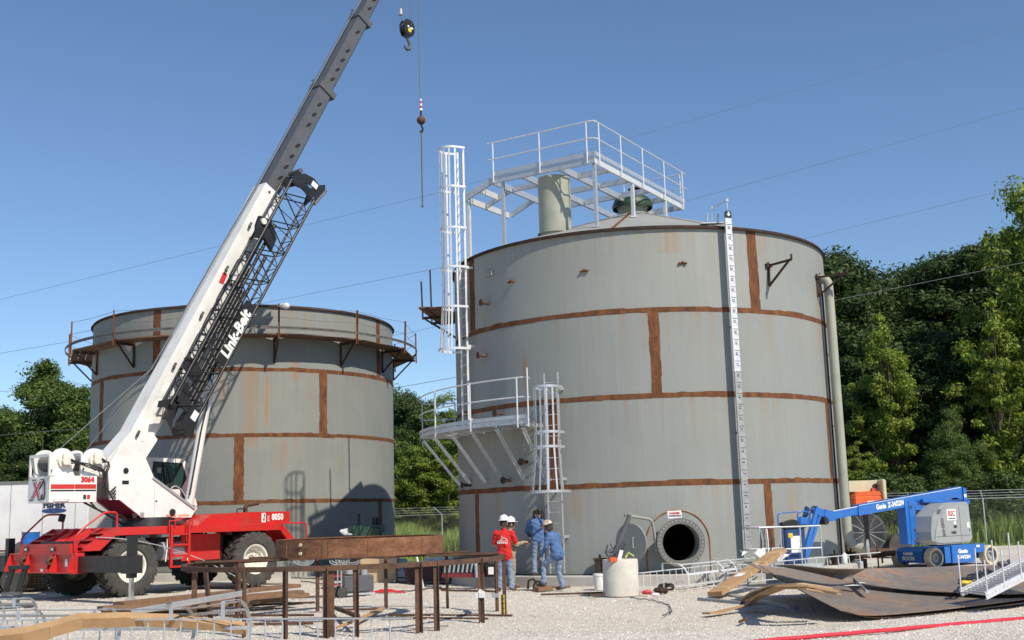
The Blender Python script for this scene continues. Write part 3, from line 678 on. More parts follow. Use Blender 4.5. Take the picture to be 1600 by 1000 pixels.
# gooseneck and studs on the right of the roof
gn = MB(); g = [at(1137, 338, 32.2), at(1136, 313, 32.2), at(1113, 325, 32.6), at(1113, 347, 32.6)]
gn.tube(g, 0.022, 6); gn.box(g[1], (0.07, 0.07, 0.09)); gn.box(g[2], (0.06, 0.06, 0.08)); gn.cyl(at(1105, 346, 32.7), at(1105, 333, 32.7), 0.03, n=8); gn.cyl(at(1122, 347, 32.5), at(1122, 334, 32.5), 0.03, n=8)
gn.box(at(1113, 349, 32.6), (0.7, 0.2, 0.04))
tag(gn.build('gauge_pulley', M_['galv']), 'bent rod pulley arm on the roof edge above the gauge board', 'pulley arm')
# gauge board
GT = 18.7; gb = thing('gauge_board', 'long white numbered gauge board standing off the front of the tank', 'gauge board', pol(RT, 6.44, GT, 0.9), rad(GT))
for z0_, z1_, m_ in ((0, 4.9, mat('weathered_board_grey', (0.42,0.43,0.43), 0.5, 0.2, (0.30,0.31,0.32), 6, 0.35, (0.15,0.15,0.15))), (4.9, 9.36, W_)):
    b = MB(); b.bx(-0.10, 0.10, -0.012, 0.012, z0_, z1_); b.bx(-0.10, -0.088, 0.012, 0.04, z0_, z1_); b.bx(0.088, 0.10, 0.012, 0.04, z0_, z1_); b.build('board', m_, gb)
for i in range(30):
    z = 0.22+i*0.305
    text('numeral', str(i+1), 0.10, basis((0.0, -0.0125, z), (0, 0, -1), (1, 0, 0)), M_['print'], gb, bold=0.003, ext=0.0015)
    b = MB(); b.bx(-0.06, 0.09, -0.0155, -0.0135, z+0.085, z+0.1); b.bx(0.05, 0.09, -0.0155, -0.0135, z-0.07, z-0.06); b.build('tick', M_['print'], gb)
b = MB(); b.prism([(-0.1,9.36),(0.1,9.36),(0.1,9.5),(0.06,9.56),(-0.06,9.56),(-0.1,9.5)], -0.03, 0.03); hd = b.build('pulley_head', M_['black'], gb)
b = MB(); b.prism([(0,9.39),(0.07,9.46),(0.025,9.46),(0.025,9.53),(-0.025,9.53),(-0.025,9.46),(-0.07,9.46)], -0.042, -0.034); b.build('arrow', W_, hd)
for z in (0.4, 3.2, 6.2, 9.0):
    b = MB(); b.bx(-0.025, 0.025, 0.012, 0.27, z-0.02, z+0.02); b.build('standoff', M_['tankR'], gb)
# scaffold bay left on the far left of the tank
sb = thing('scaffold_bay', 'leftover dark scaffold planks with two posts hung behind the tall caged ladder', 'scaffold', pol(RT, 6.2, -92, 8.3))
TH_ = (-97, -106)
for th in TH_:
    b = MB(); b.bar(pol(RT, TR, th, 8.8), pol(RT, 7.4, th, 8.8), 0.06, 0.08); b.bar(pol(RT, TR, th, 8.0), pol(RT, 7.3, th, 8.76), 0.05, 0.06); b.bar(pol(RT, TR+0.03, th, 8.9), pol(RT, TR+0.03, th, 7.95), 0.06, 0.05); b.build('bracket', M_['rustdark'], sb, world=True)
    b = MB(); b.cyl(pol(RT, 7.38, th, 8.75), pol(RT, 7.42, th, 10.1 if th > -100 else 10.75), 0.03, n=6); b.build('post', M_['rustdark'], sb, world=True)
for i, r in enumerate((6.35, 6.63, 6.91, 7.15)):
    b = MB(); b.bar(pol(RT, r+0.1, -84, 8.87+0.22*(0)), pol(RT, r+0.1, -112, 8.87), 0.27, 0.05); b.build('plank', M_['plank'], sb, world=True)

# ------------------------------------------------------------------ walkway round the left tank
wk = thing('ring_walkway', 'rusty plank walkway on brackets round the top of the left tank', 'walkway', (LT[0], LT[1], 8.7))
ZW = 8.82; PT = [-54.6+25.714*i for i in range(14)]
for i in range(14):
    t0, t1 = PT[i], PT[i]+25.714
    root_b = MB(); a = pol(LT, TR, t0, ZW-0.09); e = pol(LT, 7.14, t0, ZW-0.09)
    root_b.bar(a, e, 0.06, 0.09); root_b.bar(pol(LT, TR+0.03, t0, ZW), pol(LT, TR+0.03, t0, ZW-0.95), 0.08, 0.05); root_b.bar(pol(LT, TR+0.04, t0, ZW-0.93), pol(LT, 7.0, t0, ZW-0.1), 0.05, 0.06)
    root_b.build('bracket', M_['rustdark'], wk, world=True)
    b = MB(); lean = rnd.uniform(-0.03, 0.03); b.angle(pol(LT, 7.16, t0, ZW-0.2), pol(LT, 7.17+lean, t0+lean*4, ZW+1.12), 0.06, 0.012, up=lp(1, t0, 0)); b.build('post', M_['rust'], wk, world=True)
    for k in range(3):
        r0 = 6.34+0.29*k; dz = rnd.uniform(0, 0.015)+0.012*(i % 2)
        p = pol(LT, r0, t0-1.0, ZW+dz); q = pol(LT, r0, t1+1.0, ZW+dz-0.006)
        mid = (p+q)/2; s_ = lp(1, (t0+t1)/2, 0)
        b = MB(); b.bar(p+s_*0.09, q+s_*0.09, 0.26, 0.045); b.build('plank', M_['plank'], wk, world=True)
b = MB(); b.tube([pol(LT, 7.21, i*5, ZW+0.24) for i in range(72)], 0.01, 4, True)
rows = [[pol(LT, 7.2, i*4, ZW+z) for i in range(91)] for z in (0.16, 0.28)]; b.grid(rows); b.build('toe_band', mat('grey_band', (0.16,0.155,0.15), 0.8, 0, (0.1,0.085,0.075), 2, 0.3), wk, world=True)
for hz_ in (1.08, 0.62):
    b = MB(); pts = []
    for i in range(15):
        t0 = PT[i % 14]; pts.append(pol(LT, 7.17, t0, ZW+hz_))
        if i < 14: t1 = t0+25.714; pts.append((pol(LT, 7.17, t0, ZW+hz_)+pol(LT, 7.17, t1, ZW+hz_))/2-Vector((0, 0, 0.05)))
    b.tube(pts, 0.008, 4); b.build('guard_wire', M_['wire'], wk, world=True)
lt_ = pol(LT, 7.18, PT[3], ZW+1.02); b = MB(); b.cyl(lt_+Vector((0.05,-0.05,0.02)), lt_+Vector((0.3,-0.28,-0.06)), 0.07, 0.13, n=12); b.ball(lt_+Vector((0.31,-0.29,-0.06)), 0.12, 10)
o = b.build('work_lamp', M_['plastic']); tag(o, 'small white work lamp clamped on a walkway post', 'lamp')

# ------------------------------------------------------------------ overhead wires
def wire(name, pts, Y, label, r=0.014, sag=0.0):
    P = []
    for i in range(len(pts)-1):
        a, c = at(*pts[i], Y), at(*pts[i+1], Y)
        for k in range(8):
            t = k/8; P.append(a.lerp(c, t)-Vector((0, 0, sag*4*t*(1-t))))
    P.append(at(*pts[-1], Y)); b = MB(); b.tube(P, r, 4); tag(b.build(name, M_['wire']), label, 'power line', 'overhead wires behind the tanks')
wire('power_line', [(-200,512),(0,468),(690,300),(985,215),(1600,40),(1900,-45)], 70, 'topmost overhead wire crossing the sky above the roof platform', 0.010)
wire('power_line', [(-200,590),(0,552),(113,533),(430,470),(690,418),(1080,312),(1600,168),(1900,85)], 70, 'second overhead wire, meeting the right end of the roof platform', 0.013)
wire('power_line', [(-200,645),(0,612),(140,600),(640,520),(1260,372),(1600,290),(1900,220)], 70, 'third overhead wire, passing the right rim of the tank', 0.012)
wire('power_line', [(-200,700),(0,680),(140,668),(613,607),(710,590),(1310,468),(1600,410),(1900,348)], 52.5, 'lowest overhead wire, crossing in front of the dark woods', 0.014)

# ------------------------------------------------------------------ chain link fence with barbed wire
fence = thing('chain_link_fence', 'galvanised chain link fence topped with barbed wire along the far edge', 'fence', (8, 56, 0))
FP = [Vector((-30, 62.5, 0)), Vector((-3.9, 60, 0)), Vector((9, 57.5, 0)), Vector((38, 51.5, 0))]
FH = 2.15
mb = MB(); n_post = 0
for s in range(3):
    a, c = FP[s], FP[s+1]; L = (c-a).length; d = (c-a)/L; np_ = int(L/3.0); out_ = Vector((-d.y, d.x, 0))
    for i in range(np_+(1 if s == 2 else 0)):
        p = a+d*(L*i/np_); b = MB(); b.cyl(p, p+Vector((0,0,FH)), 0.032, n=6); b.cyl(p+Vector((0,0,FH)), p+Vector((0,0,FH+0.38))-Vector((0.42 if s < 2 else 0.08, 0.1 if s < 2 else 0.0, 0)), 0.02, n=5); b.build('post', M_['galv'], fence, world=True)
    step = 0.13; k = int(L/step)
    for i in range(-int(FH/step)-1, k+1):
        for sg in (1, -1):
            x0 = i*step if sg == 1 else i*step+FH; t0, t1 = 0.0, FH
            x1 = x0+sg*FH
            lo_, hi_ = 0, L
            def clip(x, z, xx, zz):
                return x, z
            if sg == 1:
                if x0 < 0: t0 = -x0; x0 = 0
                if x1 > L: t1 = FH-(x1-L); x1 = L
            else:
                if x1 < 0: t1 = FH+x1; x1 = 0
                if x0 > L: t0 = x0-L; x0 = L
            if t1-t0 < 0.05 or x0 > L or x1 > L+0.01 or x0 < 0 or x1 < 0: continue
            p = a+d*x0+Vector((0,0,t0+0.02)); q = a+d*x1+Vector((0,0,t1)); wv = 0.0024
            u_ = Vector((0,0,wv)); v_ = out_*wv*1.2+d*wv*0.8
            mb.add([p-v_, p+v_, p+u_, q-v_, q+v_, q+u_], [(0,1,4,3),(1,2,5,4),(2,0,3,5)])
o = mb.build('chain_link_mesh', M_['wire2'], fence, world=True); o['kind'] = 'stuff'
for k in range(4):
    b = MB()
    pts = [p+Vector((-(0.3)*k/3 if k else 0, -0.1*k/3, FH+(0.36*k/3 if k else 0))) for p in FP]; b.tube(pts, 0.012 if k else 0.02, 4); b.build('barbed_wire' if k else 'top_rail', M_['galv'], fence, world=True)

# ------------------------------------------------------------------ tall grass behind the fence
def grass(n, x0, x1, fy, h0, h1, name, label):
    X = x0+(x1-x0)*nrng.rand(n); Y = fy(X)+nrng.rand(n)**1.3*9.0
    h = (h0+(h1-h0)*nrng.rand(n))*(0.7+0.5*(np.sin(X*0.7)+np.sin(X*1.9+1)+2)/4); wd = 0.018+0.02*nrng.rand(n)
    a = nrng.rand(n)*6.28; lx = (nrng.rand(n)-0.5)*0.5*h; ly = (nrng.rand(n)-0.5)*0.5*h; z = -0.1
    V = np.zeros((n, 5, 3)); ca, sa = np.cos(a)*wd, np.sin(a)*wd
    V[:, 0] = np.stack([X-ca, Y-sa, np.full(n, z)], 1); V[:, 1] = np.stack([X+ca, Y+sa, np.full(n, z)], 1)
    V[:, 2] = np.stack([X+ca*.8+lx*.3, Y+sa*.8+ly*.3, z+h*.6], 1); V[:, 3] = np.stack([X-ca*.8+lx*.3, Y-sa*.8+ly*.3, z+h*.6], 1)
    V[:, 4] = np.stack([X+lx, Y+ly, z+h], 1)
    i = 5*np.arange(n)[:, None]; F = np.concatenate([i+np.array([[0,1,2]]), i+np.array([[0,2,3]]), i+np.array([[3,2,4]])], 1).reshape(-1, 3)
    t = np.array([[0.24,0.36,0.08],[0.30,0.41,0.10],[0.40,0.43,0.15],[0.17,0.27,0.06]])[nrng.randint(0, 4, n)]*(0.8+0.4*nrng.rand(n, 1))
    me = np_mesh(name, V.reshape(-1, 3), F, np.repeat(t, 3, 0), M_['blade']); o = bpy.data.objects.new(name, me); COL.objects.link(o); o['kind'] = 'stuff'; o['label'] = label; o['category'] = 'grass'
fl = lambda X: np.interp(X, [p.x for p in FP], [p.y for p in FP])
grass(52000, -30, 38, lambda X: fl(X)+0.3, 0.8, 1.75, 'tall_grass', 'tall green grass growing behind the chain link fence')
grass(14000, -30, 38, lambda X: fl(X)-1.6, 0.1, 0.4, 'short_grass', 'short weedy grass along the foot of the fence')
# ================================================================== TREES
def crown(name, seed, H, R, z0, nclump, per, leaf, tints, shape=1.0):
    r = np.random.RandomState(seed); Vs = []; Ts = []
    cs = []
    while len(cs) < nclump:
        p = r.uniform(-1, 1, 3); d = np.linalg.norm(p)
        if d > 1 or d < 0.25: continue
        zz = (p[2]+1)/2; lob = 0.78+0.30*math.sin(3*math.atan2(p[1], p[0])+seed+5*zz)+0.16*math.sin(7*zz+seed*2); p = p*(0.80+0.2*d)*np.array([lob, lob, 1])
        wd = (0.55+0.9*zz-1.05*zz**2.2)*1.25 if shape == 1 else (1.0-0.75*zz)*1.15
        cs.append((p[0]*R*wd, p[1]*R*wd, z0+(H-z0)*zz))
    for c in cs:
        cr = R*r.uniform(0.09, 0.22); n = int(per*r.uniform(0.7, 1.3))
        d = r.normal(size=(n, 3)); d /= np.linalg.norm(d, axis=1)[:, None]
        rr = cr*np.clip(0.30+0.42*np.abs(r.normal(size=n))+0.25*r.rand(n), 0, 1.25); P = np.array(c)+d*rr[:, None]*np.array([1.1, 1.1, 0.72])
        P[:, 2] -= 0.12*cr*(d[:, 0]**2+d[:, 1]**2)
        nn = d*0.8+r.normal(size=(n, 3))*0.55+np.array([0, 0, 0.55]); nn /= np.linalg.norm(nn, axis=1)[:, None]
        a = np.cross(nn, r.normal(size=(n, 3))); a /= np.linalg.norm(a, axis=1)[:, None]; b = np.cross(nn, a)
        s = leaf*(0.6+0.8*r.rand(n))[:, None]
        Q = np.stack([P-a*s*0.62, P-b*s*0.30+nn*s*0.05, P+a*s*0.62, P+b*s*0.30+nn*s*0.05], 1); Vs.append(Q)
        t = np.array(tints)[r.randint(0, len(tints), n)]*(0.75+0.5*r.rand(n, 1))*r.uniform(0.85, 1.15); Ts.append(t)
    V = np.concatenate(Vs).reshape(-1, 3); n = len(V)//4
    F = np.arange(4*n).reshape(-1, 4)
    return np_mesh(name, V, F, np.concatenate(Ts), M_['leaf']), cs
def trunk_mesh(name, seed, H, z0, cs, r0):
    r = random.Random(seed); b = MB(); pts = []; x = y = 0
    for i in range(9):
        z = H*0.88*i/8; pts.append((x, y, z)); x += r.uniform(-1, 1)*0.12; y += r.uniform(-1, 1)*0.12
    b.tube(pts, [r0*(1-0.85*i/8)*(1.35 if i == 0 else 1) for i in range(9)], 8)
    for c in cs[::3]:
        c = Vector(c); k = min(7, max(1, int((c.z-1.0)/(H*0.88)*8*0.75))); p = Vector(pts[k]); m = p.lerp(c, 0.5)+Vector((0, 0, 0.25))
        b.tube([p, m, c], [r0*0.32, r0*0.2, r0*0.06], 5)
    me_o = b.build(name, M_['barkm'], smooth=60); me = me_o.data
    off = me_o.location; me.transform(Matrix.Translation(off)); bpy.data.objects.remove(me_o); return me
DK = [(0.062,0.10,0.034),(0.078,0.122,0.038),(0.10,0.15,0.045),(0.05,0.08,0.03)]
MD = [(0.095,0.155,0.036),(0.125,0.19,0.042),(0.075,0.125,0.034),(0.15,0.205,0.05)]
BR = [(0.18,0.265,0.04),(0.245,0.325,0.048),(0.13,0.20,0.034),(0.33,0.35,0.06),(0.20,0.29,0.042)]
PROTO = {}
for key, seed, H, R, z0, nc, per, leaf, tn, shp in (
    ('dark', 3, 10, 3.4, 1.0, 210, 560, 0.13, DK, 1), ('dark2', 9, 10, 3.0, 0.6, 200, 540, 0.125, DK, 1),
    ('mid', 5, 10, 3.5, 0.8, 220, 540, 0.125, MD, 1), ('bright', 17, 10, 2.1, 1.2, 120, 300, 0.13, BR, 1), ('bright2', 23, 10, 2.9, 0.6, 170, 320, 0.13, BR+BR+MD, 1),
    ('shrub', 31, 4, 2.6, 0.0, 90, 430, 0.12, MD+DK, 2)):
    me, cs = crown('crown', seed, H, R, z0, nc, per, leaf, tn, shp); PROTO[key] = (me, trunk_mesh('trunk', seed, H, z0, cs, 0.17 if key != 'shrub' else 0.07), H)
def tree(key, x, y, h, wscale, rot, label, group=None, name='tree'):
    me, tm, H = PROTO[key]; s = h/H
    root = thing(name, label, 'tree' if key != 'shrub' else 'shrub', (x, y, -0.12), rot, group)
    for nm, m in (('trunk', tm), ('crown', me)):
        o = bpy.data.objects.new(nm, m); COL.objects.link(o); o.parent = root; o.scale = (s*wscale, s*wscale, s)
def tree_px(key, px, top, D, wscale, rot, label, group=None, name='tree'):
    p = at(px, top, D); tree(key, p.x, p.y, p.z+0.12, wscale, rot, label, group, name)
GR = 'dark trees in the wood behind the fence'; LB = 'dark green tree in the wood rising behind the fence on the right'
OFF = 'dark woodland tree beyond the right edge of the picture'
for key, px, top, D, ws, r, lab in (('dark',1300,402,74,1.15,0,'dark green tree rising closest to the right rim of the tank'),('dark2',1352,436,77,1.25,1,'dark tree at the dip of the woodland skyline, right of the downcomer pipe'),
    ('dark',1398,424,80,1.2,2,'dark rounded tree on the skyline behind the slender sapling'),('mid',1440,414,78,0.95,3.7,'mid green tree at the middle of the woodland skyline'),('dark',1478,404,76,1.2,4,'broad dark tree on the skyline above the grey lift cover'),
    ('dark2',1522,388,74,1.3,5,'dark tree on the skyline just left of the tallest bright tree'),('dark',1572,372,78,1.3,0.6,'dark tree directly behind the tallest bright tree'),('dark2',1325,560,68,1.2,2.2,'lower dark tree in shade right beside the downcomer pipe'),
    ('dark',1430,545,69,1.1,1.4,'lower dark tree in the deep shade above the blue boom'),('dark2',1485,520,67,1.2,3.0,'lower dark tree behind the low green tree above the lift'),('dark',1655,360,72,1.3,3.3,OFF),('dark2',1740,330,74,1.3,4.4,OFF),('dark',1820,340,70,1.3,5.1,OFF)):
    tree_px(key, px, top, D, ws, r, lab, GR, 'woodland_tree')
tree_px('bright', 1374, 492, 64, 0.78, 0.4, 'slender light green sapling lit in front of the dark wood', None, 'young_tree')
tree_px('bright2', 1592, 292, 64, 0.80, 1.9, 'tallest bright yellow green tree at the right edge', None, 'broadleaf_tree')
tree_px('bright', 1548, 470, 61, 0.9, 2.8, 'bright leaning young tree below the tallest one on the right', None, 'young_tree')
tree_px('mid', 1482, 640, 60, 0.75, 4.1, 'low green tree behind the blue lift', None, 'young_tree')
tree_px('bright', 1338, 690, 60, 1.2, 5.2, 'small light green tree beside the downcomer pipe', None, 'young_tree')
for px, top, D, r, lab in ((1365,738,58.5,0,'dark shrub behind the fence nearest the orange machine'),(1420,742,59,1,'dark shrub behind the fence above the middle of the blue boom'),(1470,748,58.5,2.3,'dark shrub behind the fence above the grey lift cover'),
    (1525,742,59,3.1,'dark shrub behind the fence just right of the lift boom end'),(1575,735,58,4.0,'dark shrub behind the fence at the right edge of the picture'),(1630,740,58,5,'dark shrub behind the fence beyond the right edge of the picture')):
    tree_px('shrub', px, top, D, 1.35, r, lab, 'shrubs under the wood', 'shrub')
GM = 'trees showing between the two tanks'
for key, px, top, D, ws, r, lab in (('dark',632,616,84,1.0,0.5,'darker tree against the left tank in the gap between the tanks'),('mid',668,628,80,1.0,2.1,'rounded green tree in the middle of the gap between the tanks'),
    ('bright2',700,618,82,0.9,3.9,'yellow green tree beside the braced platform in the gap'),('bright2',650,700,72,1.3,1.0,'low bushy yellow tree left in the gap above the grass'),('bright',694,690,72,1.4,4.9,'low bushy tree right in the gap above the grass'),('mid',600,600,88,1.1,4.9,'tall green tree half hidden by the right edge of the open tank')):
    tree_px(key, px, top, D, ws, r, lab, GM)
tree_px('mid', 72, 566, 62, 1.12, 0.9, 'big rounded green tree left of the open tank', None, 'broadleaf_tree')
tree_px('mid', 128, 606, 70, 0.95, 2.6, 'green tree touching the left edge of the open tank')
tree_px('dark', 8, 640, 66, 1.15, 3.6, 'darker tree at the left edge of the picture')
tree_px('dark2', 40, 690, 58, 1.3, 5.0, 'low dark tree over the white trailer')
for px, top, D, r in ((-120,600,70,1),(-260,620,75,2),(250,640,92,3),(400,640,95,4),(820,640,90,0),(950,640,95,1),(1100,600,92,2),(1220,560,90,3)):
    tree_px('mid' if r % 2 else 'dark', px, top, D, 1.2, r, 'green tree of the treeline hidden behind the tanks', 'hidden treeline')
# ================================================================== CRANE
CA = gz(206, 934); CA.z = 0.0; CROT = rad(50)
crane = thing('mobile_crane', 'white and red rough terrain crane with its long boom raised', 'crane', CA, CROT)
WH, RD, BK, DG = M_['white'], M_['red'], M_['black'], M_['dgrey']
Wt = 3.55
# wheels
def tyre_mesh(R=0.87, w=0.62, rr=0.46):
    b = MB(); prof = [(rr,-w*0.36),(rr+0.05,-w*0.47),(R-0.17,-w*0.5),(R-0.07,-w*0.44),(R-0.045,-w*0.3),(R-0.045,w*0.3),(R-0.07,w*0.44),(R-0.17,w*0.5),(rr+0.05,w*0.47),(rr,w*0.36)]
    X = Matrix.Rotation(pi/2, 4, 'X'); b.lathe(prof, 48, X)
    nl = 22
    for i in range(nl):
        for sg in (-1, 1):
            a = 2*pi*(i+(0.5 if sg > 0 else 0))/nl
            R_ = Matrix.Rotation(a, 4, 'Y'); q = 0.075
            vs = []
            for (yy, z0_, z1_, sk) in ((sg*0.02, R-0.05, R, 0.0), (sg*w*0.40, R-0.07, R-0.012, 0.10), (sg*w*0.505, R-0.20, R-0.14, 0.13)):
                vs += [(sk-q, yy, z0_), (sk+q, yy, z0_), (sk+q, yy, z1_), (sk-q, yy, z1_)]
            fs = [(0,1,2,3),(11,10,9,8)]
            for k in (0, 4):
                fs += [(k+0,k+3,k+7,k+4),(k+3,k+2,k+6,k+7),(k+2,k+1,k+5,k+6),(k+1,k+0,k+4,k+5)]
            b.add(vs, fs, R_)
    return b
wheels = []
for wx in (0.0, 4.33):
    for side, wy in ((-1, 0.31), (1, Wt-0.31)):
        X = Matrix.Translation((wx, wy, 0.87))
        if side > 0: X = X @ Matrix.Rotation(pi, 4, 'Z')
        b = MB(X @ Matrix.Rotation(pi/2, 4, 'X'))
        b.lathe([(0.01,-0.02),(0.14,-0.02),(0.14,0.03),(0.30,0.03),(0.33,0.14),(0.40,0.15),(0.415,0.25),(0.465,0.27),(0.47,0.22),(0.45,-0.2)], 36)
        for i in range(10):
            a = 2*pi*i/10; b.cyl((0.22*math.cos(a),0.22*math.sin(a),0.03),(0.22*math.cos(a),0.22*math.sin(a),0.055),0.022,n=6)
        wh = b.build('wheel', M_['rim'], crane, smooth=35)
        t = tyre_mesh(); t.v = [X @ p for p in t.v]; t.build('tyre', M_['tyre'], wh, smooth=35)
b = MB(); b.bx(-1.5, 6.0, 1.15, 2.4, 0.95, 1.62); b.bx(-0.2, 0.2, 0.6, 2.95, 0.7, 1.05); b.bx(4.13, 4.53, 0.6, 2.95, 0.7, 1.05)
b.bx(0.95, 3.5, 0.62, 2.95, 0.78, 1.62); b.cyl((0.2,1.77,0.95),(4.2,1.77,0.95),0.09); b.build('chassis_frame', BK, crane)
b = MB(); b.bx(1.95, 3.35, 0.55, 0.62, 0.92, 1.70); b.build('side_panel', RD, crane)
# deck and fenders
b = MB(); b.bbox(-0.55, 5.35, 0.0, Wt, 1.74, 1.97, 0.012); b.build('deck', RD, crane)
for (y0, y1) in ((0.0, 0.10), (0.80, 0.90), (1.35, 1.43), (2.12, 2.20), (2.65, 2.75), (3.45, 3.55)):
    b = MB(); b.prism([(-0.54,1.98),(-0.54,1.76),(-1.02,1.35),(-1.52,1.35),(-1.52,1.44)][::-1], y0, y1); b.build('fender_stringer', RD, crane)
b = MB()
for y0, y1 in ((0.1, 0.8), (0.9, 1.35), (2.2, 2.65), (2.75, 3.45)):
    b.prism([(-0.54,1.90),(-0.54,1.86),(-1.5,1.32),(-1.5,1.36)][::-1], y0, y1)
b.bx(-0.9, -0.54, 0.1, 0.8, 1.80, 1.84); b.bx(-1.2, -0.88, 0.1, 0.8, 1.62, 1.66); b.bx(-1.5, -1.18, 0.1, 0.8, 1.44, 1.48)
b.bx(-0.9, -0.54, 2.75, 3.45, 1.80, 1.84); b.bx(-1.2, -0.88, 2.75, 3.45, 1.62, 1.66); b.build('deck_step', RD, crane)
b = MB(); b.prism([(-0.54,1.87),(-0.54,1.83),(-1.5,1.30),(-1.5,1.34)][::-1], 1.43, 2.12); b.build('winch_cover', RD, crane)
# bumper with ribs, hooks and lights
b = MB(); b.bx(-1.78, -1.5, -0.02, 3.57, 0.78, 1.28); b.bx(-1.72, -1.5, 0.35, 3.2, 1.28, 1.56); b.bx(-1.84, -1.5, -0.02, 3.57, 0.76, 0.80); b.bx(-1.82, -1.5, -0.02, 3.57, 1.28, 1.31)
bump_ = b.build('bumper', RD, crane)
for y in (0.02, 0.95, 1.15, 2.45, 2.65, 3.52):
    b = MB(); b.prism([(-1.98,0.80),(-1.98,0.86),(-1.84,1.27),(-1.78,1.27),(-1.78,0.80)], y-0.02, y+0.02); b.build('rib', RD, bump_)
for y in (1.05, 2.55):
    b = MB(); b.tube([(-1.80,y,1.18),(-1.92,y,1.18),(-1.99,y,1.12),(-1.98,y,1.03),(-1.90,y,1.01),(-1.86,y,1.06)], [0.05,0.05,0.05,0.045,0.04,0.02], 8); b.build('tow_hook', M_['ruststeel'], bump_, smooth=60)
for y in (1.25, 2.75):
    b = MB(); b.bx(-1.76, -1.72, y-0.09, y+0.09, 1.36, 1.48); hl = b.build('headlight', BK, bump_); b = MB(); b.bx(-1.766, -1.762, y-0.06, y+0.06, 1.385, 1.455); b.build('lens', M_['plastic'], hl)
for y, z, sy, sz, m in ((0.42,1.05,0.13,0.2,M_['paper']),(1.75,0.84,0.14,0.08,M_['paper']),(0.1,1.18,0.09,0.09,M_['orange']),(3.3,1.16,0.12,0.1,M_['orange'])):
    b = MB(); b.bx(-1.787, -1.783, y-sy/2, y+sy/2, z-sz/2, z+sz/2); b.build('decal', m, bump_)
# outriggers
for (y0, y1, yj, kind) in ((-2.55, 0.3, -2.38, 'near'), (3.3, 4.35, 4.2, 'far')):
    b = MB(); b.bx(-1.69, -1.33, y0, y1, 0.80, 1.22); b.bx(-1.72, -1.30, min(y0, yj)-0.02 if kind == 'near' else yj-0.16, yj+0.16 if kind == 'near' else yj+0.18, 0.78, 1.24); og = b.build('outrigger', BK, crane)
    b = MB(); b.bx(-1.60, -1.40, yj-0.10, yj+0.10, 0.66, 1.74); b.build('jack', BK, og)
    b = MB(); b.cyl((-1.5, yj, 0.68), (-1.5, yj, 0.16), 0.065, n=12); b.cyl((-1.5, yj, 0.16), (-1.5, yj, 0.10), 0.13, n=12); b.build('jack_rod', M_['chrome'], og)
    if kind == 'near':
        b = MB(); b.prism([(-1.0,0.93),(-0.9,1.0),(-1.0,1.07)], -1.695, -1.691, 'yz'); 
for (y0, y1) in ((-0.2, 0.3), (3.3, 3.75)):
    b = MB(); b.bx(5.75, 6.1, y0, y1, 0.80, 1.22); b.build('outrigger_box', BK, crane)
b = MB(); b.bx(5.6, 6.1, 0.0, Wt, 0.78, 1.30); b.build('rear_bumper', RD, crane)
b = MB(); b.cyl((6.1,0.25,1.0),(6.14,0.25,1.0),0.09,n=14); b.cyl((6.1,3.3,1.0),(6.14,3.3,1.0),0.09,n=14); b.build('tail_light', M_['red'], crane)
# handrails
def rail(pts, r=0.028, m=None, name='handrail', par=None):
    b = MB(); b.tube(pts, r, 8); return b.build(name, m or RD, par or crane, smooth=60)
def rr_(pts, k=0.12):
    pts = [Vector(p) for p in pts]; o = [pts[0]]
    for i in range(1, len(pts)-1):
        a, p, c = pts[i-1], pts[i], pts[i+1]; u1 = (a-p).normalized(); u2 = (c-p).normalized(); q = min(k, (a-p).length/2, (c-p).length/2)
        for t in range(5):
            t /= 4; o.append((p+u1*q)*(1-t)**2+p*2*t*(1-t)+(p+u2*q)*t*t)
    o.append(pts[-1]); return o
rail(rr_([(-1.62,0.3,1.36),(-1.62,0.3,1.75),(-1.35,0.3,2.0),(-0.75,0.3,2.4),(-0.35,0.3,2.4),(-0.35,0.3,1.97)])); rail(rr_([(-1.62,3.3,1.36),(-1.62,3.3,1.75),(-0.9,3.3,2.4),(-0.35,3.3,2.4),(-0.35,3.3,1.97)]))
rail(rr_([(5.3,0.06,1.95),(6.35,0.06,1.95),(6.35,0.06,1.15)])); b = MB(); b.cyl((-0.42,3.28,2.2),(-0.36,3.3,2.4),0.1,n=12); b.build('mirror', BK, crane)
# rear fender slope
for y0, y1 in ((0.0, 0.10), (0.8, 0.9), (2.65, 2.75), (3.45, 3.55)):
    b = MB(); b.prism([(5.30,1.975),(5.84,1.42),(5.80,1.30),(5.66,1.30),(5.26,1.735)], y0, y1); b.build('rear_fender', RD, crane)
b = MB(); b.prism([(5.30,1.93),(5.82,1.40),(5.82,1.36),(5.30,1.89)], 0.1, 3.45); b.build('rear_slope', RD, crane)
# boarding ladder
lad = MB()
for x in (1.20, 1.80): lad.bx(x-0.04, x+0.04, -0.10, -0.02, 0.76, 2.0)
lad = lad.build('boarding_ladder', RD, crane)
for z in (0.79, 1.10, 1.42, 1.72):
    b = MB(); b.bx(1.242, 1.758, -0.12, 0.12, z-0.025, z+0.025); b.build('rung', RD, lad)
for x in (1.12, 1.72): rail(rr_([(x,-0.07,1.5),(x,-0.07,2.12),(x+0.2,-0.07,2.12),(x+0.2,-0.07,1.97)], 0.06), 0.018, RD, 'grab_handle', lad)
b = MB(); b.cyl((1.05,0.32,1.25),(1.75,0.32,1.25),0.27,n=24); b.build('air_tank', M_['galv'], crane, smooth=40)
for x in (1.06, 1.8): rail([(x+0.06*math.cos(t*0.5), 0.02-0.02*t, 1.6-0.13*t) for t in range(6)], 0.018, M_['plastic'], 'hose')
b = MB(); b.bx(0.85, 1.1, 0.55, 0.95, 0.55, 1.2); b.bx(2.2, 2.5, 0.6, 1.0, 0.55, 0.9); b.build('tool_box', BK, crane)
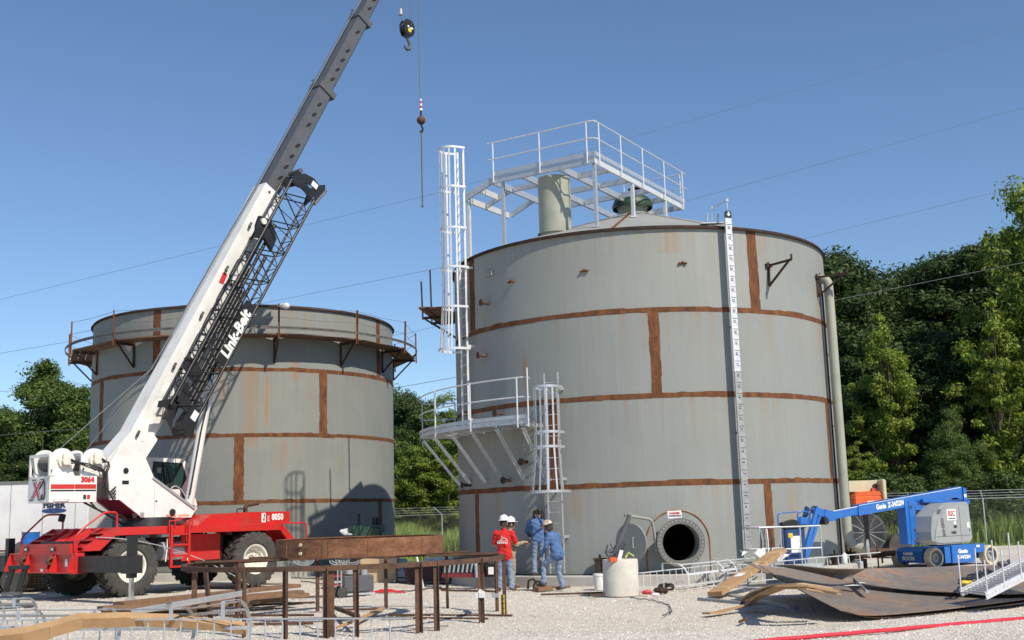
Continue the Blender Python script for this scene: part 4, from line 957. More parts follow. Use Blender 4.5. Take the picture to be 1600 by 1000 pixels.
# engine hood
b = MB(); b.prism([(2.42,1.97),(2.86,2.27),(4.28,2.33),(5.92,2.33),(5.92,1.97)], 0.37, 3.15); hood = b.build('engine_hood', RD, crane)
b = MB(); b.prism([(2.46,1.975),(2.88,2.22),(3.65,2.14),(3.65,1.975)], 0.355, 0.372); b.build('hood_panel', RD, hood)
b = MB(); b.bx(4.985, 4.995, 0.364, 0.372, 1.98, 2.325); b.bx(3.28, 3.4, 0.362, 0.372, 2.05, 2.15); b.build('hood_latch', BK, hood)
text('lettering', '8050', 0.27, basis((5.42,0.366,2.15), (1,0,0), (0,0,1)), M_['paper'], hood, bold=0.012, sx=0.86)
text('lettering', 'RTC', 0.10, basis((5.06,0.366,2.12), (0,0,1), (-1,0,0)), M_['plastic'], hood, bold=0.002)
b = MB(); b.bx(4.78, 4.95, 0.363, 0.367, 2.0, 2.29); dc = b.build('decal', M_['paper'], hood); b = MB(); b.prism([(4.83,2.05),(4.91,2.05),(4.89,2.14),(4.93,2.26),(4.88,2.26),(4.87,2.15)], 0.359, 0.3625); b.build('symbol', M_['print'], dc)
rail(rr_([(4.55,0.9,2.3),(4.55,0.9,2.55),(5.05,0.9,2.62)], 0.15), 0.07, M_['ruststeel'], 'exhaust'); rail(rr_([(4.15,0.8,2.32),(4.15,0.8,2.44),(4.5,0.8,2.44)], 0.05), 0.02, BK, 'hood_handle')
# cable along the side
rail([(-1.2+0.2*i, -0.06+0.02*math.sin(i), 1.72-0.004*i*i*0.5-0.01*i) for i in range(27)], 0.014, M_['galv'], 'side_cable')

# ------------------------------------------------------------------ superstructure
b = MB(); b.cyl((1.55,1.78,1.97),(1.55,1.78,2.24),0.85,0.80,n=36); b.build('slew_ring', BK, crane, smooth=40)
mar = mat('maroon_underside', (0.16,0.02,0.05), 0.5, 0, None, 4, 0.1)
TPOLY = [(-0.12,2.77),(0.20,2.77),(0.95,2.24),(2.66,2.21),(2.88,2.50),(2.62,2.62),(1.36,3.36),(0.95,4.15),(0.15,4.35),(-0.22,3.75)]
for y0, y1 in ((1.10, 1.16), (2.40, 2.46)):
    b = MB(); b.prism(TPOLY, y0, y1); tpl = b.build('turret_plate', WH, crane)
    if y0 < 1.2: near = tpl
b = MB(); b.prism([(-0.05,2.79),(0.22,2.79),(0.95,2.27),(2.6,2.24),(2.6,2.30),(0.97,2.33),(0.24,2.85),(-0.05,2.85)], 1.16, 2.40); b.build('turret_floor', mar, crane)
b = MB(); b.bar((1.28,1.085,3.42),(2.78,1.085,2.47),0.05,0.07); b.build('brace', M_['lgrey'], near)
b = MB(); b.bx(1.355, 1.363, 1.094, 1.10, 2.25, 3.35); b.build('panel_joint', M_['lgrey'], near)
b = MB()
for x, z, r in ((0.37,3.62,0.085),): b.cyl((x,1.10,z),(x,1.075,z),r,n=16)
b.bx(0.26, 0.48, 1.092, 1.10, 3.22, 3.33); b.cyl((1.98,1.10,2.38),(1.98,1.06,2.38),0.10,n=16); b.cyl((1.42,1.10,2.72),(1.42,1.09,2.72),0.03,n=10); b.build('porthole', BK, near)
text('lettering', 'PELIGRO  CAUTION', 0.09, basis((2.18,1.097,2.27), (1,0,0), (0,0,1)), M_['orange'], near, bold=0.003)
for x, z in ((0.7,2.30),(0.95,2.31)):
    b = MB(); b.bx(x-0.07, x+0.07, 1.094, 1.0985, z-0.06, z+0.08); b.build('decal', M_['print'] if x < 0.8 else M_['lgrey'], near)
# counterweight with chamfered side
CW = [(-1.94,1.40),(-1.94,2.45),(-0.55,2.45),(-0.55,1.12),(-1.22,1.12),(-1.90,1.30)]
CW = [(-1.93,1.22),(-1.93,2.42),(-0.55,2.42),(-0.55,1.10),(-1.22,1.12)]
b = MB(); b.prism(CW[::-1], 2.72, 3.46, 'xy'); cw = b.build('counterweight', WH, crane)
lo = M_['lgrey']
def onside(x, z, off=0.004):   # a point on the counterweight's near side (two facets)
    y = 1.10+(x+0.55)/(-0.67)*0.02 if x > -1.22 else 1.12+(x+1.22)/(-0.71)*0.10
    return Vector((x, y-off, z))
for z0_, z1_, m in ((3.09,3.22,RD),(3.02,3.065,BK)):
    for x0, x1 in ((-1.89,-1.225),(-1.215,-0.57)):
        b = MB(); b.add([onside(x0, z0_), onside(x1, z0_), onside(x1, z1_), onside(x0, z1_)], [(0,1,2,3)]); b.build('stripe', m, cw)
text('lettering', '3064', 0.21, basis((-0.84,1.104,3.345), (1,-0.03,0), (0,0,1)), M_['printred'], cw, bold=0.014, sx=0.95)
for x, m in ((-0.92,M_['print']),(-0.80,M_['printred'])):
    b = MB(); b.bx(x-0.04, x+0.05, 1.098, 1.102, 2.80, 2.92); b.build('decal', m, cw)
rail(rr_([onside(-1.8,2.80,0),onside(-1.8,2.80,0.07),onside(-1.4,2.80,0.07),onside(-1.4,2.80,0)], 0.04), 0.014, WH, 'grab_rail', cw)
# emblem on the end plate: a big letter X with a hook beside it
eX = basis((-1.934,1.86,3.06), (0,-1,0), (0,0,1))
gx_ = mat('end_plate_grey', (0.55,0.56,0.58), 0.5, 0, None, 4, 0.1)
text('emblem', 'X', 0.74, eX @ Matrix.Translation((-0.10,0.0,0)), M_['print'], cw, bold=0.045, ext=0.002, shear=0.18); text('emblem', 'X', 0.70, eX @ Matrix.Translation((-0.10,0.0,0.003)), M_['paper'], cw, bold=0.024, ext=0.002, shear=0.18); text('emblem', 'X', 0.68, eX @ Matrix.Translation((-0.10,0.0,0.006)), M_['printred'], cw, bold=0.004, ext=0.002, shear=0.18)
b = MB(eX); hk = rr_([(0.10,0.05,0.004),(0.36,0.30,0.004),(0.40,0.0,0.004),(0.42,-0.12,0.004),(0.36,-0.26,0.004),(0.26,-0.22,0.004),(0.26,-0.10,0.004)], 0.08); b.tube(hk, 0.022, 6); b.build('emblem', M_['print'], cw)
rail(rr_([(-0.75,1.2,3.46),(-0.75,1.2,3.6),(-0.60,1.2,3.6),(-0.60,1.2,3.46)], 0.04), 0.02, WH, 'grab_rail', cw)
# two winches
for wi, (wx, wz) in enumerate(((-1.56,3.86),(-0.60,3.90))):
    ra = 0.385 if wi == 0 else 0.36
    b = MB()
    for y0, y1 in ((1.24,1.28),(2.20,2.24)): b.cyl((wx,y0,wz),(wx,y1,wz),ra,n=32)
    wn = b.build('winch', WH, crane, smooth=40)
    b = MB(); b.cyl((wx,1.28,wz),(wx,2.20,wz),0.22,n=24)
    b2 = MB()
    for k in range(22): b2.lathe([(0.235,-0.018),(0.255,0.0),(0.235,0.018)], 20, Matrix.Translation((wx,1.31+0.04*k,wz)) @ Matrix.Rotation(pi/2, 4, 'X'))
    b.build('drum', M_['dgrey'], wn, smooth=40); b2.build('rope_wraps', M_['wire'], wn, smooth=60)
    b = MB(); b.cyl((wx,1.24,wz),(wx,1.12,wz),0.2,0.17,n=20); b.cyl((wx,1.12,wz),(wx,1.0,wz),0.10,n=14); b.cyl((wx+0.12,1.2,wz-0.06),(wx+0.12,0.98,wz-0.06),0.055,n=10); b.box((wx+0.16,1.06,wz+0.05),(0.18,0.12,0.1)); b.cyl((wx-0.05,1.06,wz),(wx-0.05,1.06,wz+0.25),0.03,n=8); b.build('winch_motor', M_['rim'], wn, smooth=40)
    b = MB()
    for y in (1.21, 2.27):
        b.prism([(wx-0.36,3.46),(wx+0.36,3.46),(wx+0.2,wz),(wx-0.2,wz)], y-0.02, y+0.02)
    b.bar((wx-0.40,1.2,3.46),(wx-0.40,1.2,wz+0.18),0.05,0.07); b.bar((wx-0.40,2.28,3.46),(wx-0.40,2.28,wz+0.18),0.05,0.07); b.bar((wx-0.40,1.2,wz+0.18),(wx-0.40,2.28,wz+0.18),0.06,0.08); b.build('winch_frame', WH, wn)
    for k in range(3):
        b = MB(); b.tube(rr_([(wx+0.12,0.98,wz-0.06+0.06*k),(wx+0.5-0.1*wi,0.97,wz-0.02-0.05*k),(-0.42+0.05*k,0.98,3.66-0.06*k),(-0.40+0.05*k,1.04,3.0-0.06*k)], 0.2), 0.018, 6); b.build('hose', M_['rubber'], wn, smooth=60)
for k in range(4):
    rail(rr_([(-0.45+0.05*k,1.05,3.7-0.05*k),(-0.35,0.98,3.2),(-0.25+0.06*k,0.97,2.95-0.08*k),(0.05,1.08,3.15-0.1*k)], 0.2), 0.02, M_['rubber'], 'hose')
rail(rr_([(-0.5,1.5,2.72),(-0.3,1.4,2.45),(0.3,1.3,2.35),(0.9,1.5,2.1)], 0.2), 0.03, M_['rubber'], 'hose'); rail(rr_([(-0.6,1.7,2.72),(-0.2,1.6,2.5),(0.4,1.6,2.2),(0.7,1.7,2.05)], 0.2), 0.03, M_['rubber'], 'hose')
# cab
CABP = [(1.55,2.26),(3.58,2.24),(3.84,2.62),(3.62,3.2),(3.38,4.0),(3.28,4.09),(1.62,4.14),(1.50,4.05)]
b = MB(); b.prism(CABP, 2.50, 3.45); cab = b.build('cab', WH, crane)
b = MB(); b.prism([(2.10,3.30),(2.18,4.00),(3.24,3.96),(3.42,3.47),(3.22,3.14),(2.40,3.12)], 2.488, 2.499); fr = b.build('window', M_['rubber'], cab)
b = MB(); b.prism([(2.16,3.33),(2.23,3.95),(3.20,3.91),(3.36,3.47),(3.19,3.19),(2.43,3.17)], 2.482, 2.4875); b.build('pane', M_['glass'], fr)
b = MB(); b.prism([(1.51,3.3),(1.58,4.02),(1.50,4.02),(1.44,3.3)], 2.6, 3.35); b.build('window', M_['glass'], cab)
b = MB(); b.bar((2.52,2.47,3.9),(2.62,2.47,3.2),0.02,0.06); b.bar((2.62,2.47,3.9),(2.80,2.47,3.35),0.015,0.03); b.build('wiper', BK, cab)
b = MB(); b.box((2.38,2.474,3.72),(0.14,0.01,0.16)); b.build('mirror', M_['chrome'], cab)
rail(rr_([(2.1,1.9,3.0),(2.35,1.9,3.28),(2.75,1.9,3.2),(2.95,1.85,2.7)], 0.2), 0.03, M_['rubber'], 'hose'); rail(rr_([(2.25,1.8,2.95),(2.5,1.8,3.25),(2.8,1.8,3.05),(3.05,1.8,2.62)], 0.2), 0.028, M_['lgrey'], 'hose')

# ------------------------------------------------------------------ boom
BE = rad(60.6); d_ = Vector((math.cos(BE), 0, math.sin(BE))); p_ = Vector((math.sin(BE), 0, -math.cos(BE)))
B0 = Vector((0.28, 0, 4.06))                  # a point on the top edge line
def BP(t, q, y): return B0+d_*t+p_*q+Vector((0, y, 0))
YC = 1.765
def boom_sec(name, t0, t1, q0, h, w, m, ch=0.10):
    # cross section with chamfered lower corners
    sec = [(0,-w/2),(0,w/2),(h-ch,w/2),(h,w/2-ch),(h,-w/2+ch),(h-ch,-w/2)]
    vs = [BP(t0, q0+a, YC+c) for a, c in sec]+[BP(t1, q0+a, YC+c) for a, c in sec]; n = 6
    b = MB(); b.add(vs, [tuple(range(n)), tuple(range(2*n-1, n-1, -1))]+[(i, i+n, (i+1) % n+n, (i+1) % n) for i in range(n)]); return b.build(name, m, crane)
boom = boom_sec('boom', -0.75, 11.0, 0.0, 0.84, 0.66, WH)
b = MB(); b.prism([(-0.20,3.45),(0.9,3.55),(1.62,4.6),(1.05,5.2),(-0.05,4.0)], YC-0.36, YC+0.36); b.build('boom_foot', WH, crane)
b = MB(); b.lathe([(0.01,0.0),(0.07,0.0)], 16, basis(BP(0.55,0.25,YC-0.332), (1,0,0), (0,0,1))); b.build('foot_hole', BK, boom)
for t, q in ((2.0,0.42),(1.35,0.45),(2.6,0.42)):      # shallow oval pads on the side
    X = basis(BP(t, q, YC-0.331), d_, p_*-1) ; b = MB(X @ Matrix.Diagonal((1.2,0.8,1,1))); b.lathe([(0.24,0.0),(0.2,0.014),(0.01,0.014)], 24); b.build('boss_plate', WH, boom, smooth=50)
for t in (0.9, 3.4, 5.4, 7.3, 9.2):                    # small rollers with rods
    b = MB(); b.cyl(BP(t,0.20,YC-0.33), BP(t,0.20,YC-0.40), 0.02, n=6); b.cyl(BP(t-0.10,0.20,YC-0.42), BP(t+0.10,0.20,YC-0.42), 0.042, n=8); b.build('line_guide', BK, boom)
b = MB(); b.box(BP(0.9,0.42,YC-0.35),(0.12,0.05,0.22)); b.build('lamp', M_['plastic'], boom)
b = MB(); b.add([BP(10.68,0.06,YC-0.334),BP(10.68,0.50,YC-0.334),BP(10.95,0.50,YC-0.334),BP(10.95,0.06,YC-0.334)], [(0,1,2,3)]); dc = b.build('decal', M_['paper'], boom)
b = MB(); b.add([BP(10.75,0.22,YC-0.338),BP(10.75,0.36,YC-0.338),BP(10.88,0.29,YC-0.338)], [(0,1,2)]); b.build('warning_triangle', M_['print'], dc)
secs = [(10.9, 16.15, 0.08, 0.66, 0.57), (15.9, 20.1, 0.12, 0.575, 0.50), (19.9, 28.6, 0.155, 0.50, 0.43)]
for i, (t0, t1, q0, h, wd) in enumerate(secs):
    s = boom_sec('boom_section', t0, t1, q0, h, wd, DG, 0.08)
    # collar at the end of the section
    if i < 2:
        b = MB(); f = 0.05; sec = [(-f,-wd/2-f),(-f,wd/2+f),(h+f+0.05,wd/2+f),(h+f+0.05,-wd/2-f)]
        vs = [BP(t1-0.25, q0+a, YC+c) for a, c in sec]+[BP(t1, q0+a, YC+c) for a, c in sec]; b.add(vs, [(0,1,2,3),(7,6,5,4),(0,4,5,1),(1,5,6,2),(2,6,7,3),(3,7,4,0)]); b.build('collar', DG, s)
        b = MB(); b.tube(rr_([BP(t1-0.1,q0-0.05,YC),BP(t1-0.1,q0-0.28,YC),BP(t1+0.1,q0-0.05,YC)],0.05), 0.02, 5); b.build('line_guide', DG, s)
    k = t0+0.7
    while k < t1-0.5:
        X = basis(BP(k, q0+h*0.52, YC-wd/2-0.003), (d_*0.9+p_*0.42).normalized(), p_*-1) @ Matrix.Diagonal((1.9,0.75,1,1)); b = MB(X); b.lathe([(0.01,0.002),(0.075,0.002)], 14); b.build('slot', M_['dark'], s)
        k += 0.52 if (k-t0) % 2.6 < 2.0 else 1.05
# lift cylinder
b = MB(); b.cyl((2.98,YC,2.45),(3.72,YC,6.45),0.15,n=20); b.cyl((3.64,YC,6.05),(3.73,YC,6.5),0.18,n=20); lc_ = b.build('lift_cylinder', WH, crane, smooth=40)
b = MB(); b.cyl((3.72,YC,6.4),(4.30,YC,9.35),0.085,n=16); b.build('rod', M_['chrome'], lc_, smooth=40)
b = MB(); b.tube([(2.92,YC-0.19,2.9),(3.30,YC-0.19,4.9),(3.62,YC-0.19,6.2)], 0.022, 6); b.build('hose', M_['rubber'], lc_, smooth=60)
b = MB(); b.cyl((2.9,YC-0.42,2.5),(2.9,YC+0.42,2.5),0.1,n=14); b.box((2.9,YC-0.3,2.42),(0.25,0.06,0.3)); b.box((2.9,YC+0.3,2.42),(0.25,0.06,0.3)); b.build('cylinder_pin', BK, lc_, smooth=40)
b = MB(); b.box(BP(6.0,0.98,YC),(0.3,0.5,0.35)); b.build('cylinder_lug', BK, boom)
# hoist ropes along the boom's top
b = MB(); b.tube([(-1.56,1.75,4.1),BP(3,-0.28,YC-0.1),BP(11,-0.10,YC-0.1),BP(28.4,0.0,YC-0.08)], 0.016, 5); b.tube([(-0.60,1.85,4.12),BP(3,-0.20,YC+0.1),BP(11,-0.06,YC+0.1),BP(28.4,0.0,YC+0.08)], 0.016, 5); b.build('hoist_rope', M_['wire'], crane)
# ------------------------------------------------------------------ stowed lattice jib on the near side of the boom
def JP(s, q, y): return BP(s, q, y)
J0, J1 = 1.95, 11.25; YJ0, YJ1 = 0.62, 1.18
def jq(f): return 0.33+0.07*f, 1.34+0.20*f
jroot = MB(); ch = []
for (top, y) in ((0, YJ0), (0, YJ1), (1, YJ0), (1, YJ1)):
    a = JP(J0, jq(0)[top], y); c = JP(J1, jq(1)[top], y); jroot.tube([a, c], 0.052 if y == YJ0 else 0.042, 8); ch.append((a, c))
jib = jroot.build('jib', BK, crane, smooth=60)
nb = 15
def cp(k, f): return ch[k][0].lerp(ch[k][1], f)
for i in range(nb):
    f0, f1 = i/nb, (i+1)/nb
    b = MB()
    for (u_, v_) in ((0,2),(1,3)):
        if i % 2: u_, v_ = v_, u_
        b.tube([cp(u_, f0), cp(v_, f1)], 0.024, 5)
    for (u_, v_) in ((0,1),(2,3)):
        if i % 2: u_, v_ = v_, u_
        b.tube([cp(u_, f0), cp(v_, f1)], 0.016, 5)
    b.tube([cp(0, f1), cp(2, f1)], 0.016, 5); b.tube([cp(2, f1), cp(3, f1)], 0.016, 5); b.build('lacing', BK, jib)
def jpoly(name, pts, y0, y1, m=BK, par=None):
    n = len(pts); vs = [JP(s, q, y0) for s, q in pts]+[JP(s, q, y1) for s, q in pts]
    b = MB(); b.add(vs, [tuple(range(n)), tuple(range(2*n-1, n-1, -1))]+[(i, i+n, (i+1) % n+n, (i+1) % n) for i in range(n)]); return b.build(name, m, par or jib)
sg = jpoly('name_panel', [(4.05,1.02),(6.45,0.98),(6.45,1.42),(4.05,1.40)], YJ0-0.02, YJ0+0.02)
text('lettering', 'Link-Belt', 0.50, basis(JP(5.22,1.20,YJ0-0.024), d_, p_*-1), M_['paper'], sg, bold=0.022, sx=1.0, shear=0.12)
jpoly('end_plate', [(J1-0.05,0.38),(J1+0.30,0.42),(J1+0.60,0.75),(J1+0.72,1.15),(J1+0.66,1.45),(J1+0.86,1.66),(J1+0.62,1.78),(J1-0.05,1.62),(J1+0.02,1.52),(J1+0.36,1.48),(J1+0.42,1.2),(J1+0.30,0.92),(J1+0.05,0.72),(J1-0.05,0.66)][::-1], YJ0, YJ0+0.05); jpoly('end_plate', [(J1-0.05,0.38),(J1+0.30,0.42),(J1+0.60,0.75),(J1+0.72,1.15),(J1+0.66,1.45),(J1+0.86,1.66),(J1+0.62,1.78),(J1-0.05,1.62),(J1+0.02,1.52),(J1+0.36,1.48),(J1+0.42,1.2),(J1+0.30,0.92),(J1+0.05,0.72),(J1-0.05,0.66)][::-1], YJ1-0.05, YJ1)
jpoly('decal', [(J1+0.62,1.15),(J1+0.62,1.42),(J1+0.42,1.42),(J1+0.42,1.15)], YJ0-0.006, YJ0-0.002, M_['paper'])
b = MB(); b.cyl(JP(J1+0.55,0.55,YJ0-0.02), JP(J1+0.55,0.55,YJ1+0.02), 0.09, n=12); b.cyl(JP(J1-0.1,1.62,YJ0), JP(J1+0.7,1.80,YJ0), 0.05, n=8); b.build('hinge_pin', DG, jib)
jpoly('foot_box', [(J0-0.45,1.0),(J0-0.25,0.9),(J0+0.40,1.0),(J0+0.42,1.32),(J0-0.15,1.42),(J0-0.5,1.32)], YJ0-0.03, YJ0+0.30); jpoly('foot_box', [(J0-0.30,0.55),(J0+0.5,0.5),(J0+0.6,0.75),(J0-0.2,0.85)], YJ0+0.35, YJ1); jpoly('decal', [(J0+0.02,1.1),(J0+0.32,1.12),(J0+0.30,1.33),(J0,1.31)], YJ0-0.038, YJ0-0.034, M_['paper'])
jpoly('foot_bracket', [(J0-0.25,0.06),(J0-0.05,0.0),(J0+0.15,0.22),(J0+0.25,0.42),(J0+0.1,0.62),(J0-0.35,0.70),(J0-0.62,0.86),(J0-0.42,0.5),(J0-0.1,0.42),(J0-0.12,0.2)], YJ0+0.1, YJ0+0.16); jpoly('foot_bracket', [(J0+0.25,0.5),(J0+0.9,0.42),(J0+0.95,0.55),(J0+0.4,0.95),(J0+0.1,0.95)], YJ0+0.02, YJ0+0.07)
b = MB(); b.cyl(JP(J0-0.35,1.25,YJ0-0.06), JP(J0-0.35,1.25,YJ1), 0.20, n=16); b.build('sheave', BK, jib, smooth=40)
jpoly('mount_bracket', [(9.0,0.1),(9.35,0.05),(9.5,0.45),(9.1,1.0),(8.6,1.05),(8.8,0.6),(8.6,0.3)], YJ0+0.12, YJ0+0.25); b = MB(); b.cyl(JP(9.25,0.25,YJ0+0.05), JP(9.25,0.25,YJ0+0.2), 0.11, n=12); b.build('mount_roller', M_['plastic'], jib)
jpoly('mount_bracket', [(3.3,0.2),(3.6,0.12),(3.75,0.45),(3.5,0.8),(3.1,0.75)], YJ0+0.12, YJ0+0.25)
for s0, s1, q in ((3.2,7.6,0.62),(2.2,6.8,0.85),(5.0,9.6,0.75),(2.6,8.4,1.0),(2.4,7.2,0.48),(2.3,6.2,1.12),(4.2,9.0,0.55)):
    b = MB(); b.tube([JP(s0, q, YJ0+0.3), JP(s1, q+0.05, YJ0+0.32)], 0.062, 7); b.build('stowed_strut', BK, jib, smooth=60)
b = MB()
for k in range(5): b.tube(rr_([JP(2.6+k*1.0,0.34,YJ0+0.1),JP(2.75+k,0.08,YJ0+0.1),JP(3.5+k,0.08,YJ0+0.1),JP(3.6+k,0.34,YJ0+0.1)],0.1), 0.02, 5)
b.build('tie_bracket', BK, jib)
jpoly('decal', [(6.75,0.22),(7.15,0.18),(7.2,0.36),(6.8,0.40)], YC-0.338, YC-0.334, M_['printred'], boom)

# boom head, hook block and headache ball
b = MB(); b.box(BP(28.9,0.45,YC),(0.9,0.5,0.8), basis((0,0,0), d_, p_*-1).to_3x3() @ Matrix.Rotation(0,3,'X')); b.build('boom_head', DG, crane)
Y44 = (ROOTM[crane.name] @ BP(28.9, 0.9, YC)).y
bl = at(636, 48, Y44); hb = thing('hook_block', 'dark crane hook block with yellow hub hanging on ropes beside the boom', 'hook block', bl+Vector((0,0,-0.6)), rad(50))
Zb = lambda z: (0, 0, z)
b = MB()
for y in (-0.13, 0.13): b.prism([(-0.19,0.35),(0.19,0.35),(0.30,0.55),(0.30,0.85),(0.17,1.05),(-0.17,1.05),(-0.30,0.85),(-0.30,0.55)], y-0.02, y+0.02)
b.build('cheek_plate', BK, hb)
for y in (-0.06, 0.06):
    b = MB(); b.cyl((0,y-0.035,0.72),(0,y+0.035,0.72),0.25,n=20); b.build('sheave', M_['dgrey'], hb, smooth=40)
b = MB(); b.cyl((0,-0.17,0.58),(0,0.17,0.58),0.10,n=14); b.build('hub', M_['yellow'], hb)
b = MB(); b.bx(-0.11, -0.02, -0.156, -0.151, 0.70, 0.78); b.bx(0.06, 0.2, -0.156, -0.151, 0.66, 0.74); b.build('decal', M_['paper'], hb)
b = MB(); b.box((0,0,0.36),(0.2,0.2,0.14)); b.tube([(0,0,0.32),(0.02,0,0.2),(0.12,0,0.08),(0.17,0,-0.06),(0.12,0,-0.19),(0,0,-0.24),(-0.12,0,-0.19),(-0.17,0,-0.07)], [0.06,0.06,0.065,0.07,0.075,0.07,0.055,0.02], 10); b.build('hook', M_['dgrey'], hb, smooth=60)
top = ROOTM[crane.name] @ BP(28.9, 0.5, YC)
for dx, dz in ((-0.22,0.05),(-0.08,0),(0.10,0),(0.2,0)):
    b = MB(); p = bl+Vector((dx, 0, 0.2)); b.tube([p, Vector((p.x, p.y, top.z))], 0.014, 4); b.build('hoist_rope', M_['wire'], hb, world=True)
b = MB(); b.cyl(bl+Vector((-0.26,0,1.0)), bl+Vector((-0.26,0,0.72)), 0.06, 0.09, n=8); b.build('weight', M_['lgrey'], hb, world=True)
bc = at(658, 188, Y44); ball = thing('headache_ball', 'round rusty headache ball on a single hoist rope with a red striped socket', 'headache ball', bc)
b = MB(); b.ball((0,0,0), 0.185, 20); b.build('ball', M_['ruststeel'], ball, smooth=60)
tz = at(657, 155, Y44).z-bc.z; b = MB(); b.cyl((0,0,0.18),(0,0,0.42),0.045,n=8); b.build('swivel', BK, ball)
for k in range(5):
    b = MB(); z = 0.42+(tz-0.40)*k/5; b.cyl((0,0,z),(0.0,0,z+(tz-0.40)/5),0.065-0.006*k,0.059-0.006*k,n=10); b.build('socket_band', M_['printred'] if k % 2 else M_['paper'], ball)
b = MB(); b.tube([(0,0,tz),(-0.03,0,tz+0.4),(-0.03,0,tz+8)], 0.016, 5); b.build('hoist_rope', M_['wire'], ball)
b = MB(); b.tube([(0,0,-0.16),(0.02,0,-0.28),(0.07,0,-0.38),(0.05,0,-0.48),(-0.03,0,-0.50),(-0.07,0,-0.44)], [0.045,0.045,0.04,0.04,0.03,0.015], 8); b.build('hook', BK, ball, smooth=60)
lz = at(659, 322, Y44).z-bc.z; sl = MB(); sl.tube([bc+Vector((0,0,-0.46)), bc+Vector((0.0,0,lz))], 0.03, 6); sl.tube([bc+Vector((0.06*math.cos(t*pi/4), 0, -0.50+0.06*math.sin(t*pi/4))) for t in range(8)], 0.02, 5, True); sl.ball(bc+Vector((0,0,lz)), 0.06, 8)
tag(sl.build('lifting_sling', M_['wire']), 'straight dark lifting sling hanging from the headache ball', 'sling')
# ================================================================== WHITE TRAILER AND THINGS BEHIND THE CRANE
tr = thing('box_trailer', 'white box trailer with lettering standing behind the crane at the left edge', 'trailer', (-19.5, 41.2, 0))
x0, x1 = -7.5, 4.75
b = MB(); b.bbox(x0, x1, -1.2, 1.2, 1.15, 3.62, 0.03); b.build('body', M_['trailer'], tr)
b = MB(); b.bx(x0, x1, -1.225, -1.2, 3.54, 3.64); b.bx(x0, x1, -1.225, -1.2, 1.12, 1.24); b.bx(x1-0.02, x1+0.02, -1.2, 1.2, 3.54, 3.64); b.build('trim_rail', mat('dull_rail', (0.2,0.22,0.2), 0.6, 0.2, None, 4, 0.2), tr)
for i in range(11):
    x = x0+0.6+i*1.12; b = MB(); b.bx(x-0.012, x+0.012, -1.206, -1.2, 1.25, 3.53); b.build('panel_joint', M_['lgrey'], tr)
fc = at(85, 787, 40)-Vector((-19.5, 41.2, 0))
text('lettering', 'FISHER', 0.26, basis((fc.x, -1.21, fc.z-0.05), (1,0,0), (0,0,1)), mat('navy_print', (0.02,0.03,0.07), 0.6, 0, None, 4, 0), tr, bold=0.014, sx=0.95)
b = MB(Matrix.Translation((fc.x, -1.208, fc.z-0.24)) @ Matrix.Diagonal((3.9,1,0.8,1)) @ Matrix.Rotation(pi/2, 4, 'X')); b.lathe([(0.01,0),(0.11,0)], 24); b.build('emblem', M_['bluedk'], tr)
for x in (-5.6, -4.5):
    for s in (-1, 1):
        b = MB(); b.cyl((x, s*1.12, 0.5), (x, s*0.8, 0.5), 0.5, n=24); b.cyl((x, s*1.13, 0.5), (x, s*1.1, 0.5), 0.25, n=16); b.build('wheel', M_['tyre'], tr, smooth=40)
b = MB(); b.bx(x0, x1, -1.0, 1.0, 0.95, 1.15); b.bx(3.0, 3.15, -0.9, -0.75, 0, 1); b.bx(3.0, 3.15, 0.75, 0.9, 0, 1); b.build('underframe', M_['black'], tr)
# things by the trailer
p = at(48, 845, 38.5); b = MB(Matrix.Translation((p.x, p.y, 1.0))); b.lathe([(0.01,0),(0.28,0),(0.30,0.3),(0.28,0.32),(0.30,0.34),(0.30,0.62),(0.28,0.64),(0.29,0.9),(0.01,0.9)], 24); dr_ = b.build('drum', M_['blue'], smooth=40); tag(dr_, 'blue plastic drum standing on a red flat trailer behind the crane', 'drum')
b = MB(); b.cyl((0,0,-0.04),(0,0,0.0),0.31,n=24); b.v = [p+Vector((0,0,0.94)) for p in b.v]; b.build('drum_lid', M_['plastic'], dr_)
ft = thing('flatbed_trailer', 'low red flatbed trailer behind the front of the crane', 'trailer', (p.x-0.6, p.y+0.1, 0))
b = MB(); b.bx(-3.0, 2.2, -1.0, 1.0, 0.82, 0.98); b.build('bed', mat('faded_red', (0.25,0.05,0.04), 0.7, 0, (0.17,0.05,0.04), 4, 0.4), ft)
for x in (-0.6, 0.5):
    for s in (-1, 1):
        b = MB(); b.cyl((x, s*1.12, 0.4), (x, s*0.85, 0.4), 0.4, n=20); b.build('wheel', M_['tyre'], ft, smooth=40)
b = MB(); b.bx(-2.9,-2.8,-0.9,0.9,0.98,1.55); b.bx(-2.9,2.1,-1.0,-0.95,1.3,1.36); b.build('stake_rail', M_['ruststeel'], ft)
q = at(34, 846, 38.3); b = MB(); b.cyl((q.x,q.y,1.3),(q.x,q.y+0.35,1.3),0.31,n=24); b.cyl((q.x,q.y-0.06,1.3),(q.x,q.y+0.4,1.3),0.12,n=14); tag(b.build('hose_reel', M_['dgrey'], smooth=40), 'dark round hose reel beside the blue drum', 'hose reel')
p = gz(50, 922); wc = thing('wire_crate', 'square wire mesh crate full of bricks behind the crane bumper', 'crate', (p.x, p.y, 0), 0.25)
b = MB()
for i in range(9):
    t = -0.5+i/8
    for y in (-0.4, 0.4): b.cyl((t,y,0.12),(t,y,0.85),0.008,n=4); b.cyl((-0.5,y,0.12+0.73*i/8),(0.5,y,0.12+0.73*i/8),0.008,n=4)
    for x in (-0.5, 0.5): b.cyl((x,t*0.8,0.12),(x,t*0.8,0.85),0.008,n=4); b.cyl((x,-0.4,0.12+0.73*i/8),(x,0.4,0.12+0.73*i/8),0.008,n=4)
